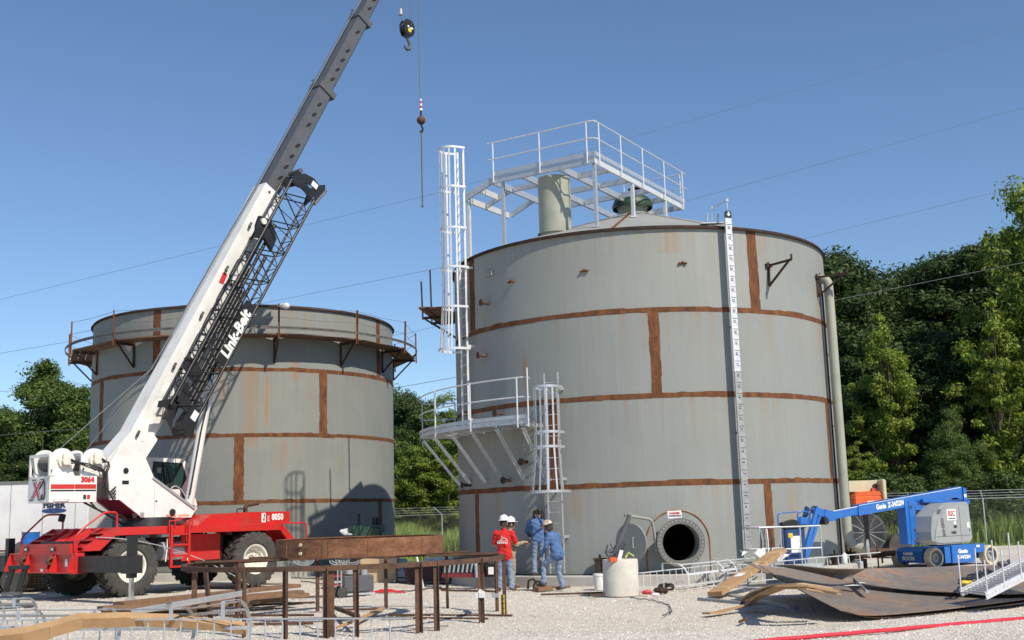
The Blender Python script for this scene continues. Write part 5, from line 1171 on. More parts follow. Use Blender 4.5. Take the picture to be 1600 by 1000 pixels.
b.build('wire_mesh', M_['galv'], wc); b = MB(); b.bx(-0.5,0.5,-0.4,0.4,0.06,0.12); b.bx(-0.45,-0.35,-0.4,0.4,0,0.06); b.bx(0.35,0.45,-0.4,0.4,0,0.06); b.build('pallet', M_['wood'], wc)
brm = mat('mixed_bricks', (0.33,0.15,0.08), 0.9, 0, (0.30,0.24,0.11), 5, 0.3)
br0 = MB(); br0.bx(-0.10,0.10,-0.05,0.05,0,0.065); br0 = br0.build('brick', brm, wc); first = True
for k in range(9):
    for i in range(4):
        for j in (0, 1, 2):
            o = br0 if first else br0.copy()
            if not first: COL.objects.link(o)
            first = False; o.location = (-0.345+0.225*i+rnd.uniform(-.012,.012), -0.25+0.25*j, 0.125+0.072*k); o.rotation_euler = (0,0,rnd.uniform(-.12,.12))
# black landing stand with two slanted legs
p = gz(24, 948); ls = thing('support_stand', 'black slant legged support stand on a foot plate at the left edge', 'stand', (p.x, p.y, 0))
b = MB(); b.bar((-0.12,0,0.98),(-0.28,0,0.35),0.12,0.12); b.build('leg', M_['black'], ls); b = MB(); b.bar((0.22,0,0.98),(0.05,0,0.35),0.12,0.12); b.build('leg', M_['black'], ls)
b = MB(); b.bx(-0.35,0.14,-0.1,0.1,0.3,0.38); b.bx(-0.06,0.08,-0.07,0.07,0.05,0.3); b.bx(-0.5,0.5,-0.16,0.16,0,0.06); b.build('foot', M_['dgrey'], ls)
b = MB(); b.bx(-0.2,0.3,-0.1,0.1,0.96,1.06); b.build('head', M_['black'], ls)

# ================================================================== BLUE BOOM LIFT
BL, BD = M_['blue'], M_['bluedk']
lift = thing('boom_lift', 'blue articulated boom lift with grey covers, its basket lowered beside the tank', 'boom lift', (13.04, 36.69, 0), rad(27))
LI = ROOTM[lift.name].inverted()
for wx, wy, st in ((0,0.13,0),(0,1.5,0),(2.42,0.13,0.0),(2.42,1.5,0.0)):
    s = -1 if wy < 0.8 else 1
    X = Matrix.Translation((wx, wy, 0.30)) @ Matrix.Rotation(0 if s < 0 else pi, 4, 'Z') @ Matrix.Rotation(pi/2, 4, 'X')
    b = MB(X); b.lathe([(0.01,0.02),(0.07,0.02),(0.09,0.08),(0.13,0.08),(0.15,-0.02),(0.225,-0.02),(0.24,0.11),(0.235,-0.1)], 28); wh = b.build('wheel', M_['lgrey'], lift, smooth=40)
    b = MB(X); b.lathe([(0.235,-0.13),(0.29,-0.13),(0.305,-0.11),(0.305,0.11),(0.295,0.128),(0.235,0.13)], 32)
    for i in range(22):
        a = 2*pi*i/22; b.box((0.306*math.cos(a),0.306*math.sin(a),0.05),(0.012,0.03,0.11),Matrix.Rotation(a,3,'Z')); b.box((0.306*math.cos(a+.14),0.306*math.sin(a+.14),-0.05),(0.012,0.03,0.11),Matrix.Rotation(a+.14,3,'Z'))
    b.build('tyre', mat('cream_tyre', (0.66,0.59,0.44), 0.8, 0, (0.55,0.48,0.34), 7, 0.3) if 'cream_tyre' not in bpy.data.materials else bpy.data.materials['cream_tyre'], wh, smooth=35)
b = MB(); b.bx(-0.16, 2.6, 0.34, 1.3, 0.20, 0.62); b.build('chassis', BL, lift)
b = MB(); b.prism([(-0.30,0.14),(-0.34,0.5),(-0.24,0.60),(-0.10,0.60),(-0.10,0.14)], 0.30, 1.34); pn = b.build('front_panel', BL, lift)
text('lettering', 'Genie', 0.17, basis((-0.337,0.86,0.44), (0,-1,0), (0.1,0,1)), M_['plastic'], pn, bold=0.008); text('lettering', 'BOOM', 0.17, basis((-0.327,0.86,0.27), (0,-1,0), (0.1,0,1)), M_['plastic'], pn, bold=0.008)
b = MB(); b.bbox(0.68, 1.66, 0.0, 0.36, 0.10, 0.66, 0.02); sd_ = b.build('side_box', BL, lift); b = MB(); b.bbox(1.66, 2.2, 0.05, 0.36, 0.38, 0.66, 0.02); b.bx(0.42,0.66,0.05,0.34,0.12,0.62); b.build('side_box', BL, lift)
text('lettering', 'Genie', 0.17, basis((1.15,-0.004,0.46), (1,0,0), (0,0,1)), M_['paper'], sd_, bold=0.010); text('lettering', 'Z-34/22N', 0.145, basis((1.17,-0.004,0.28), (1,0,0), (0,0,1)), M_['paper'], sd_, bold=0.007)
b = MB(); b.bx(1.82, 1.98, 0.044, 0.048, 0.56, 0.63); b.build('decal', M_['plastic'], lift)
b = MB(); b.cyl((1.3,0.82,0.62),(1.3,0.82,0.78),0.5,n=28); b.build('turntable', M_['black'], lift, smooth=40)
# superstructure frame: turned 39 degrees, origin at the turntable
LB_ = Matrix.Translation((14.45, 37.4, 0)) @ Matrix.Rotation(rad(39), 4, 'Z'); LX = LI @ LB_
def lb(): return MB(LX)
LB_C = mat('grey_cover_shell', (0.30,0.315,0.325), 0.42, 0, (0.27,0.285,0.295), 3, 0.1)
b = lb(); b.prism([(-3.42,0.90),(-3.10,0.76),(-1.35,0.76),(-1.16,0.90),(-1.22,1.90),(-1.32,2.0),(-2.60,1.98),(-2.82,1.90),(-3.30,1.60),(-3.42,1.15)], -0.70, -0.12); cv = b.build('engine_cover', LB_C, lift)
b = lb(); b.prism([(-3.28,0.86),(-3.02,0.80),(-1.40,0.80),(-1.24,0.94),(-1.30,1.86),(-1.40,1.92),(-2.46,1.90),(-3.02,1.45),(-3.18,1.20)], -0.725, -0.70); b.build('cover_panel', M_['lgrey'], cv)
b = lb(); b.bx(-3.2,-1.26,-0.729,-0.725,0.985,1.0); b.bx(-1.83,-1.815,-0.729,-0.725,0.80,1.90); b.build('panel_joint', M_['dgrey'], cv)
def ltext(s, size, X, Z, m, par, Y=-0.73, **k): return text('lettering', s, size, LX @ basis((X, Y, Z), (1,0,0), (0,0,1)), m, par, **k)
b = lb(); b.bx(-2.53,-2.02,-0.731,-0.726,1.46,1.79); sg = b.build('sign', M_['paper'], cv); ltext('RSC', 0.225, -2.275, 1.655, M_['printred'], sg, -0.734, bold=0.005); b = lb(); b.bx(-2.46,-2.08,-0.7335,-0.7315,1.50,1.53); b.build('print_line', M_['print'], sg)
text('lettering', 'GENIE', 0.20, LX @ basis((-2.80,-0.73,1.27), (0.12,0,-1), (1,0,0.12)), M_['dgrey'], cv, bold=0.006)
ltext('142821', 0.10, -2.22, 1.09, M_['print'], cv, bold=0.004)
for x, z, sx_, sz_, m in ((-2.12,1.38,0.12,0.10,M_['plastic']),(-2.12,1.27,0.17,0.08,M_['print']),(-1.38,1.30,0.14,0.16,M_['paper']),(-1.32,1.14,0.04,0.08,M_['print'])):
    b = lb(); b.bx(x-sx_/2,x+sx_/2,-0.731,-0.726,z-sz_/2,z+sz_/2); b.build('decal', m, cv)
b = lb(); b.prism([(-3.06,1.66),(-2.86,1.66),(-2.78,1.80),(-2.98,1.80)], -0.706, -0.702); b.build('handle', M_['dgrey'], cv)
# riser arms
b = lb(); b.bx(-3.80,-3.62,-0.15,0.13,0.80,2.05); b.build('riser_plate', BL, lift)
for y in (-0.17, 0.12):
    b = lb(); b.prism([(-3.62,0.78),(-3.25,0.78),(-3.16,0.95),(-3.36,1.15),(-3.30,1.75),(-3.12,2.02),(-3.62,2.05)], y, y+0.06); b.build('riser_plate', BL, lift)
for z0_, z1_, h in ((1.88,1.80,0.20),(1.22,1.34,0.09),(0.86,0.92,0.18)):
    b = lb(); b.bar((-3.3,-0.15,z0_),(-2.2,-0.15,z1_),0.06,h*0.8); b.bar((-3.3,0.15,z0_),(-2.2,0.15,z1_),0.06,h*0.8); b.build('riser_arm', BL, lift)
b = lb(); b.bx(-3.3,-2.6,-0.15,0.15,0.95,1.75); b.build('pump_unit', M_['black'], lift)
for x, z in ((-3.52,1.9),(-3.4,1.22),(-3.45,0.88)):
    b = lb(); b.cyl((x,-0.20,z),(x,0.20,z),0.05,n=10); b.build('pin', M_['dgrey'], lift)
# main boom
b = lb(); b.prism([(-0.40,2.02),(-0.36,2.42),(-0.55,2.48),(-2.7,2.29),(-6.12,1.99),(-6.12,1.69),(-3.4,1.92),(-0.9,2.14)], -0.13, 0.13); bm = b.build('boom', BL, lift)
b = lb(); b.prism([(-0.52,1.88),(-0.30,1.88),(-0.34,2.42),(-0.50,2.46)], -0.17, -0.135); b.prism([(-0.52,1.88),(-0.30,1.88),(-0.34,2.42),(-0.50,2.46)], 0.135, 0.17); b.build('pivot_plate', BL, bm)
b = lb(); b.bx(-0.5,-0.36,-0.175,-0.171,2.14,2.24); b.build('decal', M_['paper'], bm)
b = lb(); b.cyl((-0.55,-0.3,1.95),(-3.0,-0.22,2.06),0.06,n=10); b.cyl((-0.45,-0.3,2.0),(-0.45,0.3,2.0),0.05,n=10); b.build('lift_ram', BL, lift)
b = lb(); b.bar((-0.6,0.0,2.03),(-3.1,0,2.0),0.3,0.12); b.build('upper_link', BD, lift)
b = lb(); b.add([(-0.6,-0.136,2.445),(-6.1,-0.136,1.975),(-6.1,-0.136,1.988),(-0.6,-0.136,2.463)], [(0,1,2,3)]); b.build('edge_stripe', M_['paper'], bm)
tdir = Vector((1,0,0.087)).normalized()
text('lettering', 'Genie  Z-34/22N', 0.205, LX @ basis((-4.55,-0.136,1.97), tdir, (0,0,1)), M_['paper'], bm, bold=0.009)
b = lb(); b.bar((-6.05,0,1.84),(-7.35,0,1.72),0.19,0.22); b.build('boom_extension', BL, bm); b = lb(); b.bar((-6.1,-0.1,1.955),(-7.3,-0.1,1.845),0.006,0.02); b.build('edge_stripe', M_['paper'], bm)
b = lb(); b.prism([(-7.20,1.58),(-7.26,1.84),(-7.62,1.90),(-7.70,1.74),(-7.55,1.55)], -0.11, 0.11); kn = b.build('knuckle', BL, lift)
b = lb(); b.cyl((-7.72,-0.18,1.58),(-7.72,0.05,1.58),0.10,n=16); b.build('rotator', M_['black'], lift, smooth=40)
# jib going down to the basket
for y, m, dx in ((-0.12, BL, 0.0), (0.12, BD, -0.18)):
    b = lb(); b.bar((-8.02+dx*0.7,y,1.97),(-8.92+dx*0.7,y,0.40),0.07,0.13,up=(1,0,0)); b.build('jib_arm', m, lift)
b = lb(); b.bar((-7.85,-0.05,1.75),(-8.72,-0.05,0.40),0.07,0.10,up=(1,0,0)); b.build('jib_arm', BL, lift)
b = lb(); b.cyl((-8.0,0,1.8),(-8.6,0,0.8),0.045,n=8); b.build('jib_ram', M_['galv'], lift)
b = lb(); b.prism([(-7.6,1.66),(-7.66,1.88),(-8.0,1.98),(-8.12,1.9),(-8.0,1.78),(-7.8,1.72)], -0.09, 0.09); b.build('knuckle', BL, lift)
b = lb(); b.tube(rr_([(-8.35,-0.1,1.3),(-8.5,-0.2,1.75),(-8.3,-0.15,2.02),(-8.0,-0.1,1.95)],0.15),0.02,6); b.build('hose', M_['rubber'], lift, smooth=60)
# basket
BX = LX @ Matrix.Translation((-9.75, -0.2, 0.36)) @ Matrix.Rotation(rad(-20), 4, 'Z')
def bk(): return MB(BX)
b = bk(); b.bx(-0.92, 0.92, -0.42, 0.42, 0.0, 0.04); b.build('basket_floor', M_['dgrey'], lift)
b = bk(); b.bx(-0.92,0.92,-0.43,-0.42,0.0,0.16); b.bx(-0.92,0.92,0.42,0.43,0.0,0.16); b.build('kick_plate', M_['galv'], lift)
for z in (0.55, 1.12):
    b = bk(); b.tube([(-0.92,-0.42,z),(0.92,-0.42,z),(0.92,0.42,z),(-0.92,0.42,z)],0.022,8,True); b.build('basket_rail', M_['galv'], lift, smooth=60)
for x, y in ((-0.92,-0.42),(-0.3,-0.42),(0.3,-0.42),(0.92,-0.42),(-0.92,0.42),(-0.3,0.42),(0.3,0.42),(0.92,0.42)):
    b = bk(); b.cyl((x,y,0.02),(x,y,1.12),0.02,n=8); b.build('basket_post', M_['galv'], lift)
b = bk(); b.bbox(0.30,0.92,0.30,0.52,0.12,1.06,0.03); cb = b.build('control_box', BD, lift)
b = bk(); b.bx(0.45,0.78,0.294,0.30,0.42,0.86); b.build('decal', M_['paper'], cb); b = bk(); b.bx(0.38,0.52,0.288,0.293,0.82,0.94); b.build('decal', M_['yellow'], cb)
b = bk(); b.prism([(0.25,1.06),(0.92,1.06),(0.92,1.16),(0.6,1.30),(0.25,1.22)], 0.28, 0.5); b.build('control_panel', M_['black'], cb)
b = bk(); b.tube(rr_([(0.72,0.30,1.0),(0.72,0.30,1.5),(1.08,0.30,1.5),(1.08,0.30,1.05)],0.12),0.022,8); b.tube(rr_([(0.1,0.30,1.1),(0.1,0.30,1.48),(0.72,0.30,1.5)],0.12),0.018,8); b.build('guard_hoop', BL, lift, smooth=60)
b = bk(); b.bbox(0.74,1.06,0.26,0.36,1.12,1.36,0.04); b.build('control_pod', BL, cb)
for k in range(5):
    b = bk(); x = -0.9+0.07*k; b.tube([(x,-0.4,1.12),(x+0.05*math.sin(k*2),-0.46,0.8),(x-0.03,-0.47,0.3+0.05*k)],0.018,5); b.build('hanging_strap', (M_['rubber'],M_['wire'],M_['ruststeel'],M_['plastic'],M_['rubber'])[k], lift)
b = bk(); b.bbox(-0.5,-0.1,-0.3,0.1,0.04,0.42,0.05); tag(b.build('yellow_case', M_['yellow'], None), 'yellow tool case in the lift basket', 'case')

# ================================================================== ORANGE AND CREAM MACHINE
om = thing('access_lift', 'orange and cream lift machine parked behind the downcomer pipe', 'lift machine', (at(1348,800,45).x, 45, 0), rad(10))
b = MB(); b.bbox(-0.75, 0.40, -0.9, 0.9, 1.72, 2.34, 0.06); od = b.build('body', M_['orange'], om)
b = MB(); b.prism([(-0.7,2.34),(0.40,2.34),(0.32,2.5),(-0.5,2.5)], -0.86, 0.86); b.build('hood', M_['orange'], od)
b = MB(); b.bx(-0.75, 0.42, -0.55, 0.95, 2.5, 2.92); b.build('boom_box', M_['cream'], om)
b = MB(); b.bbox(0.42, 0.58, -0.95, 0.95, 2.0, 2.94, 0.04); b.build('counterweight', M_['cream'], om); b = MB(); b.cyl((0.30,-0.59,2.7),(0.30,-0.54,2.7),0.09,n=14); b.build('eye', M_['black'], om)
b = MB(); b.cyl((0.1,-0.75,2.5),(0.1,-0.75,2.62),0.12,0.07,n=12); b.build('beacon', M_['red'], om)
b = MB(); b.bx(-0.22,0.22,-0.905,-0.90,1.86,2.14); sg = b.build('sign', M_['paper'], om); text('lettering','RSC',0.19,basis((0.0,-0.908,2.01),(1,0,0),(0,0,1)),M_['printred'],sg,bold=0.01)
for x in (-0.8, 0.9):
    for s in (-1, 1):
        b = MB(); b.cyl((x, s*1.05, 0.45), (x, s*0.7, 0.45), 0.45, n=24); b.build('wheel', M_['tyre'], om, smooth=40)
b = MB(); b.bx(-1.1,1.1,-0.7,0.7,0.35,0.75); b.bx(-0.5,0.2,-0.5,0.5,0.75,1.72); b.build('chassis', M_['black'], om)
# drum fan
fc_ = at(1354, 832, 40.5); fan = thing('drum_fan', 'round grey drum fan with a wire guard behind the blue lift boom', 'fan', fc_, rad(-8))
Xf = Matrix.Rotation(pi/2, 4, 'X'); b = MB(Xf); b.lathe([(0.66,-0.14),(0.68,0.0),(0.66,0.14)], 40); b.lathe([(0.02,-0.1),(0.62,-0.13)], 40); b.build('housing', M_['dgrey'], fan, smooth=40)
b = MB(Xf)
for r in np.arange(0.06, 0.66, 0.035): b.lathe([(r-0.004,0.15),(r,0.156),(r+0.004,0.15)], 32)
for i in range(12): b.cyl((0,0,0.15),(0.66*math.cos(i*pi/6),0.66*math.sin(i*pi/6),0.15),0.008,n=4)
b.build('guard', M_['galv'], fan)
b = MB(); b.bx(-0.07,0.07,-0.185,-0.16,-0.62,0.62); b.bx(-0.5,0.5,-0.05,0.05,-0.75,-0.66); b.bar((-0.45,0,-0.7),(-0.45,0,-fc_.z),0.06,0.06); b.bar((0.45,0,-0.7),(0.45,0,-fc_.z),0.06,0.06); b.build('stand', M_['black'], fan)
# pipe rack on the ground behind
p0, p1 = gz(1330,860,0.45), gz(1400,858,0.45)
pr = thing('pipe_rack', 'brown steel pipes lying on low supports right of the tank foundation', 'pipe rack', gz(1365, 875))
for k in range(3):
    b = MB(); a = gz(1315,866,0.42)+Vector((0,0.35*k,0.05*k)); c = gz(1440,858,0.42)+Vector((0.8,0.35*k-0.6,0.02)); a.y = 37.2+0.35*k; c.y = 39.2+0.3*k; b.cyl(a, c, 0.09, n=10); b.build('pipe', M_['ruststeel'], pr, world=True, smooth=50)
for x, y in ((10.9, 37.3), (12.6, 38.6)):
    b = MB(); b.bx(x-0.05,x+0.05,y-0.3,y+0.9,0.0,0.32); b.build('support', M_['ruststeel'], pr, world=True)
b = MB(); q = gz(1373,888); b.cyl(q, q+Vector((0,0,0.85)), 0.025, n=6); tag(b.build('marker_post', M_['ruststeel']), 'thin rusty steel stake standing in the gravel left of the blue lift', 'stake')
# milk jug, rusty pots on the slab
p = gz(1297,878,SLAB)
jx = pol(RT, 6.42, 57, SLAB); b = MB(Matrix.Translation(jx)); b.lathe([(0.01,0),(0.085,0),(0.09,0.03),(0.09,0.19),(0.075,0.24),(0.035,0.30),(0.03,0.33),(0.01,0.33)], 14); b.tube([(0.03,-0.03,0.29),(0.09,-0.06,0.25),(0.09,-0.06,0.15)],0.012,5); tag(b.build('plastic_jug', M_['plastic'], smooth=40), 'white plastic gallon jug on the foundation edge', 'jug')
for th, r, lab in ((50.5,6.42,'rusty cut pipe stub left of the white jug'),(66,6.4,'rusty valve stub at the right edge of the foundation')):
    p = pol(RT, r, th, SLAB); b = MB(Matrix.Translation(p)); b.lathe([(0.09,0),(0.15,0.28),(0.16,0.3),(0.13,0.3),(0.08,0.02)], 14); b.cyl((0,0,0.02),(0,0,0.42),0.03,n=6); tag(b.build('pipe_stub', M_['rustdark'], smooth=40), lab, 'pipe stub')

# ================================================================== STEEL PLATES ON THE RIGHT
PLM = rust_mat('plate_scale', (0.235,0.195,0.165), (0.175,0.152,0.135), (0.35,0.18,0.08), rough=0.5, scale=0.75, stretch=(1,1.6,1), bmp=0.15)
def coons(fr, bk, n=16, m=10, sagx=0.0):
    def ev(c, t):
        k = t*(len(c)-1); i = min(int(k), len(c)-2); f = k-i; a, q = Vector(c[i]), Vector(c[i+1])
        p = Vector(c[i-1]) if i else a*2-q; s = Vector(c[i+2]) if i+2 < len(c) else q*2-a
        return 0.5*((2*a)+(q-p)*f+(2*p-5*a+4*q-s)*f*f+(3*a-p-3*q+s)*f**3)
    P = []
    for i in range(n+1):
        a, q = ev(fr, i/n), ev(bk, i/n); r = []
        for j in range(m+1):
            t = j/m; p = a.lerp(q, t); p.z += sagx*4*t*(1-t); r.append(p)
        P.append(r)
    return P
def steel(name, fr, bk, lab, t=0.014, sag=0.0):
    b = MB(); b.plate(coons(fr, bk, sagx=sag), (0, 0, t)); o = b.build(name, PLM, smooth=40); tag(o, lab, 'steel plate'); return o
tipL = Vector((6.25, 28.6, 0.93))
f1 = [gz(1312,953,0.20), gz(1382,960,0.10), gz(1600,936,0.12), gz(1800,905,0.15)]
b1 = [gz(1188,884,0.86), gz(1262,890,0.62), gz(1500,900,0.20), gz(1800,885,0.25)]
steel('steel_plate', f1, b1, 'lower bent steel plate with its left corner curled up under the cardboard box', sag=-0.03)
f0 = [gz(1322,957,0.14), gz(1400,964,0.03), gz(1620,939,0.05), gz(1800,910,0.08)]
b0 = [gz(1168,879,0.84), gz(1240,890,0.60), gz(1500,906,0.10), gz(1800,890,0.15)]
steel('steel_plate', f0, b0, 'undermost steel plate showing only its edge beneath the lower bent plate', sag=-0.02)
f2 = [gz(1213,883,0.90), gz(1265,893,0.70), gz(1330,908,0.47), gz(1400,919,0.32), gz(1490,925,0.235), gz(1600,927,0.21), gz(1800,912,0.24)]
b2 = [gz(1240,882,0.96), gz(1300,888,0.80), gz(1360,888,0.66), gz(1440,886,0.56), gz(1520,884,0.50), gz(1640,880,0.50), gz(1800,873,0.5)]
steel('steel_plate', f2, b2, 'upper steel plate at the back of the stack with a rusty front edge', sag=0.0)
f3 = [gz(1330,913,0.56), gz(1400,925,0.45), gz(1600,933,0.40)]
# galvanised stair section lying on the plates
sA, sB = gz(1500,926,0.33), gz(1541,931,0.32); sC, sD = gz(1598,876,0.80), gz(1640,884,0.80)
st = thing('stair_section', 'galvanised stair section with upright rail posts lying on the steel plates', 'stairs', sA)
dirn = ((sC+sD)/2-(sA+sB)/2); dl = dirn.length
for a, c in ((sA, sA+dirn*1.25), (sB, sB+dirn*1.25)):
    b = MB(); b.chan(a, c, 0.14, 0.04, flip=1 if a is sB else -1); b.build('stringer', M_['galvwhite'], st, world=True)
for i in range(22):
    f = (i+0.4)/22*1.25; b = MB(); b.bar(sA+dirn*f, sB+dirn*f, 0.06, 0.02); b.build('tread', M_['galv'], st, world=True)
for f, h in ((0.02,0.62),(0.28,0.66),(0.55,0.66),(0.82,0.66)):
    for a in (sA, sB):
        b = MB(); b.cyl(a+dirn*f, a+dirn*f+Vector((0,0,h)), 0.016, n=6); b.build('rail_post', M_['galvwhite'], st, world=True)
# odds and ends on the plates
b = MB(); a, c = gz(1330,906,0.46), gz(1353,929,0.30); b.angle(a+Vector((0,0,0.03)), c+Vector((0,0,0.03)), 0.07, 0.01); tag(b.build('angle_iron', M_['galv']), 'short galvanised angle lying on the lower plate', 'angle iron')
for i, (px, py, sx_, sy_) in enumerate(((1332,917,0.16,0.07),(1344,914,0.10,0.08))):
    p = gz(px, py, 0.40); b = MB(); b.grid([[p+Vector((sx_*(u-1), sy_*(v-1)*1.5, 0.03+0.015*((u*v+i) % 2))) for v in range(3)] for u in range(3)]); tag(b.build('paper_scrap', M_['paper']), ('crumpled white paper scrap left of the short angle','white paper scrap right under the short angle')[i], 'paper')
b = MB(); R2 = random.Random(4); q0, q1 = gz(1503,917,0.38), gz(1545,900,0.42)
for k in range(7):
    pts = [q0.lerp(q1, t/6)+Vector((R2.uniform(-.12,.12), R2.uniform(-.12,.12), 0.06+R2.uniform(0,.1))) for t in range(7)]; b.tube(pts, 0.018, 5)
tag(b.build('cable_heap', M_['rubber']), 'tangled dark cables beside the stair section', 'cables')
p = gz(1507,915,0.40); b = MB(); b.ball(p+Vector((0,0,0.05)), 0.08, 8, (1.4,1,.7)); b.ball(p+Vector((0.15,0.1,0.05)), 0.06, 8, (1,1.3,.8)); tag(b.build('yellow_rag', M_['yellow']), 'small yellow rag at the end of the tangled cables', 'rag')
p = gz(1567,884,0.50); b = MB(); b.ball(p+Vector((0,0,0.05)), 0.10, 8, (1.5,1,.7)); b.ball(p+Vector((0.16,0,0.08)), 0.07, 8); tag(b.build('chain_block', M_['dgrey']), 'dark chain block lying by the right wheel of the blue lift', 'chain block')
# red pipe in the front
a, c = gz(1195,1001,0.035), gz(1640,962.5,0.035); b = MB(); N_ = 24
b.tube([a.lerp(c, t/N_)+(a-c)*0.0+Vector((0,0,0.003*math.sin(t*1.7))) for t in range(-4, N_+4)], 0.032, 10); tag(b.build('red_pipe', M_['redpipe'], smooth=60), 'long red plastic pipe lying on the gravel in front', 'pipe')

# ================================================================== CARDBOARD, CHANNELS AND THE LYING LADDER
def slab_box(a, c, wd, th, up, name, m, label, cat):
    b = MB(); b.bar(a, c, wd, th, up); o = b.build(name, m); tag(o, label, cat); return o
A, C = gz(1117,928,0.12), Vector((6.75,30.4,1.32))
C = at(1219, 860, 29.6)
side = Vector((0.93, -0.35, 0.12))
dd = (C-A).normalized(); upv = dd.cross(side).normalized()
if upv.z < 0: upv = -upv
bx_ = thing('long_cardboard_box', 'long brown cardboard box leaning up on the lying ladder cage', 'box', A, 0)
b = MB(); b.bar(A, C, 0.36, 0.10, upv); b.build('carton', M_['card'], bx_, world=True)
for f in (0.10, 0.42, 0.66, 0.90):
    q = A.lerp(C, f); b = MB(); b.bar(q-dd*0.045, q+dd*0.045, 0.366, 0.106, upv); b.build('tape', M_['cardpale'], bx_, world=True)
for f, s, l in ((0.36,0.20,0.30),(0.60,0.14,0.12)):
    q = A.lerp(C, f)+upv*0.055; b = MB(); b.bar(q-dd*l/2, q+dd*l/2, s, 0.004, upv); b.build('label', M_['paper'], bx_, world=True)
b = MB(); pc_ = at(1178, 868, 29.9); R3 = random.Random(8)
b.grid([[pc_+Vector((-0.32+0.16*i+R3.uniform(-.04,.04), -0.15+0.1*j, 0.10*math.sin(i*1.3+j)+0.03*j)) for j in range(4)] for i in range(5)]); tag(b.build('plastic_sheet', M_['paper']), 'crumpled white sheet draped on the lying cage left of the cardboard box', 'sheet')
b = MB(); pc_ = at(1215, 880, 28.9)
b.grid([[pc_+Vector((-0.25+0.14*i+R3.uniform(-.05,.05), -0.12+0.1*j, 0.09*math.sin(i*2.1+j)+0.05*i)) for j in range(3)] for i in range(5)]); tag(b.build('plastic_sheet', M_['paper']), 'crumpled white wrapping right of the cardboard box', 'sheet')
# veneer like cardboard strips draped over the plate corner
def strip(pts, wd, m, lab, cat='cardboard strip'):
    b = MB(); pts = [Vector(p) for p in pts]; rows = []
    for i, p in enumerate(pts):
        t = (pts[min(i+1, len(pts)-1)]-pts[max(i-1, 0)]).normalized(); s = Vector((-t.y, t.x, 0.0)).normalized()*wd/2
        rows.append([p-s, p+s])
    b.plate(rows, (0, 0, 0.03)); tag(b.build('cardboard_strip', m), lab, cat, 'long cardboard strips over the plate corner')
S0 = [gz(1310,927,0.50), gz(1260,918,0.62), gz(1222,917,0.62), gz(1190,929,0.36), gz(1165,944,0.14), gz(1120,956,0.04), gz(1103,957,0.05)]
strip(S0, 0.20, M_['card'], 'front cardboard strip bent down to the gravel')
strip([gz(1308,922,0.56), gz(1262,914,0.66), gz(1222,914,0.66), gz(1195,926,0.42), gz(1172,938,0.2)], 0.20, M_['card'], 'middle cardboard strip lying over the plate corner')
strip([gz(1300,918,0.58), gz(1250,911,0.66), gz(1212,913,0.60), gz(1180,924,0.35), gz(1163,936,0.16), gz(1172,940,0.05), gz(1200,941,0.04)], 0.20, M_['cardpale'], 'back cardboard strip that folds under at its left end')
for (a, c, wd, lab) in (((1093,938),(1160,944),0.12,'grey steel channel pointing left out of the scrap pile'),((1140,932),(1178,940),0.2,'wide grey channel under the cardboard strips'),((1178,940),(1238,951),0.16,'grey channel with a purple end lying before the plates')):
    b = MB(); p, q = gz(*a), gz(*c); b.chan(p+Vector((0,0,0.06)), q+Vector((0,0,0.06)), wd, 0.06, up=(0.3,1,0)); o = b.build('steel_channel', M_['lgrey']); tag(o, lab, 'steel channel')
p = gz(1236,950,0.06); b = MB(); b.box(p, (0.16,0.03,0.09), Matrix.Rotation(0.5,3,'Z')); tag(b.build('plastic_wrap', mat('purple_wrap', (0.4,0.3,0.55), 0.5, 0, (0.7,0.68,0.72), 9, 0)), 'scrap of purple and white plastic at the channel end', 'plastic')
# caged ladder lying on its side behind
a, c = gz(1003,928,0.03), gz(1262,893,0.06); Ld = (c-a); Lx = Ld.length
zx = Ld.normalized(); xx = (Vector((0,0,1))-zx*zx.z).normalized(); yy = zx.cross(xx)
m3 = Matrix((xx, yy, zx)).transposed()
if yy.y > 0: pass
m3 = Matrix((-xx, -yy, zx)).transposed() if (m3.col[1].y > 0) else m3
base = a+Vector((0,0,0.26))+Vector((0,0.25,0))
ly = thing('lying_caged_ladder', 'white galvanised ladder with cage hoops lying on the ground before the tank', 'ladder', base, 0, None, m3)
caged_ladder(ly, min(Lx, 6.5), 0.44, [(1.05,0.40,0.34),(2.85,0.38,0.36),(3.55,0.38,0.34),(5.6,0.37,0.34)], M_['galvwhite'], nst=4)
l2a, l2b = gz(1150,893,0.55), gz(1345,866,0.75)
zx = (Vector((9.3,30.9,0.55))-Vector((5.2,30.2,0.35))).normalized(); xx = (Vector((0,0,1))-zx*zx.z).normalized(); yy = zx.cross(xx)
lw = thing('lying_ladder', 'galvanised ladder lying on edge under the lift basket', 'ladder', (5.2,30.2,0.32), 0, None, Matrix((xx, yy, zx)).transposed()); 
for sx in (-1, 1):
    b = MB(); b.bx(sx*0.22-0.01, sx*0.22+0.01, -0.03, 0.03, 0, 4.4); b.build('rail', M_['galvwhite'], lw)
b = MB(); b.cyl((-0.22,0,0),(0.22,0,0),0.0125,n=6); r0 = b.build('rung', M_['galvwhite'], lw); r0.location = (0,0,0.15)
for k in range(1, 14): cc = r0.copy(); COL.objects.link(cc); cc.location = (0,0,0.15+0.305*k)
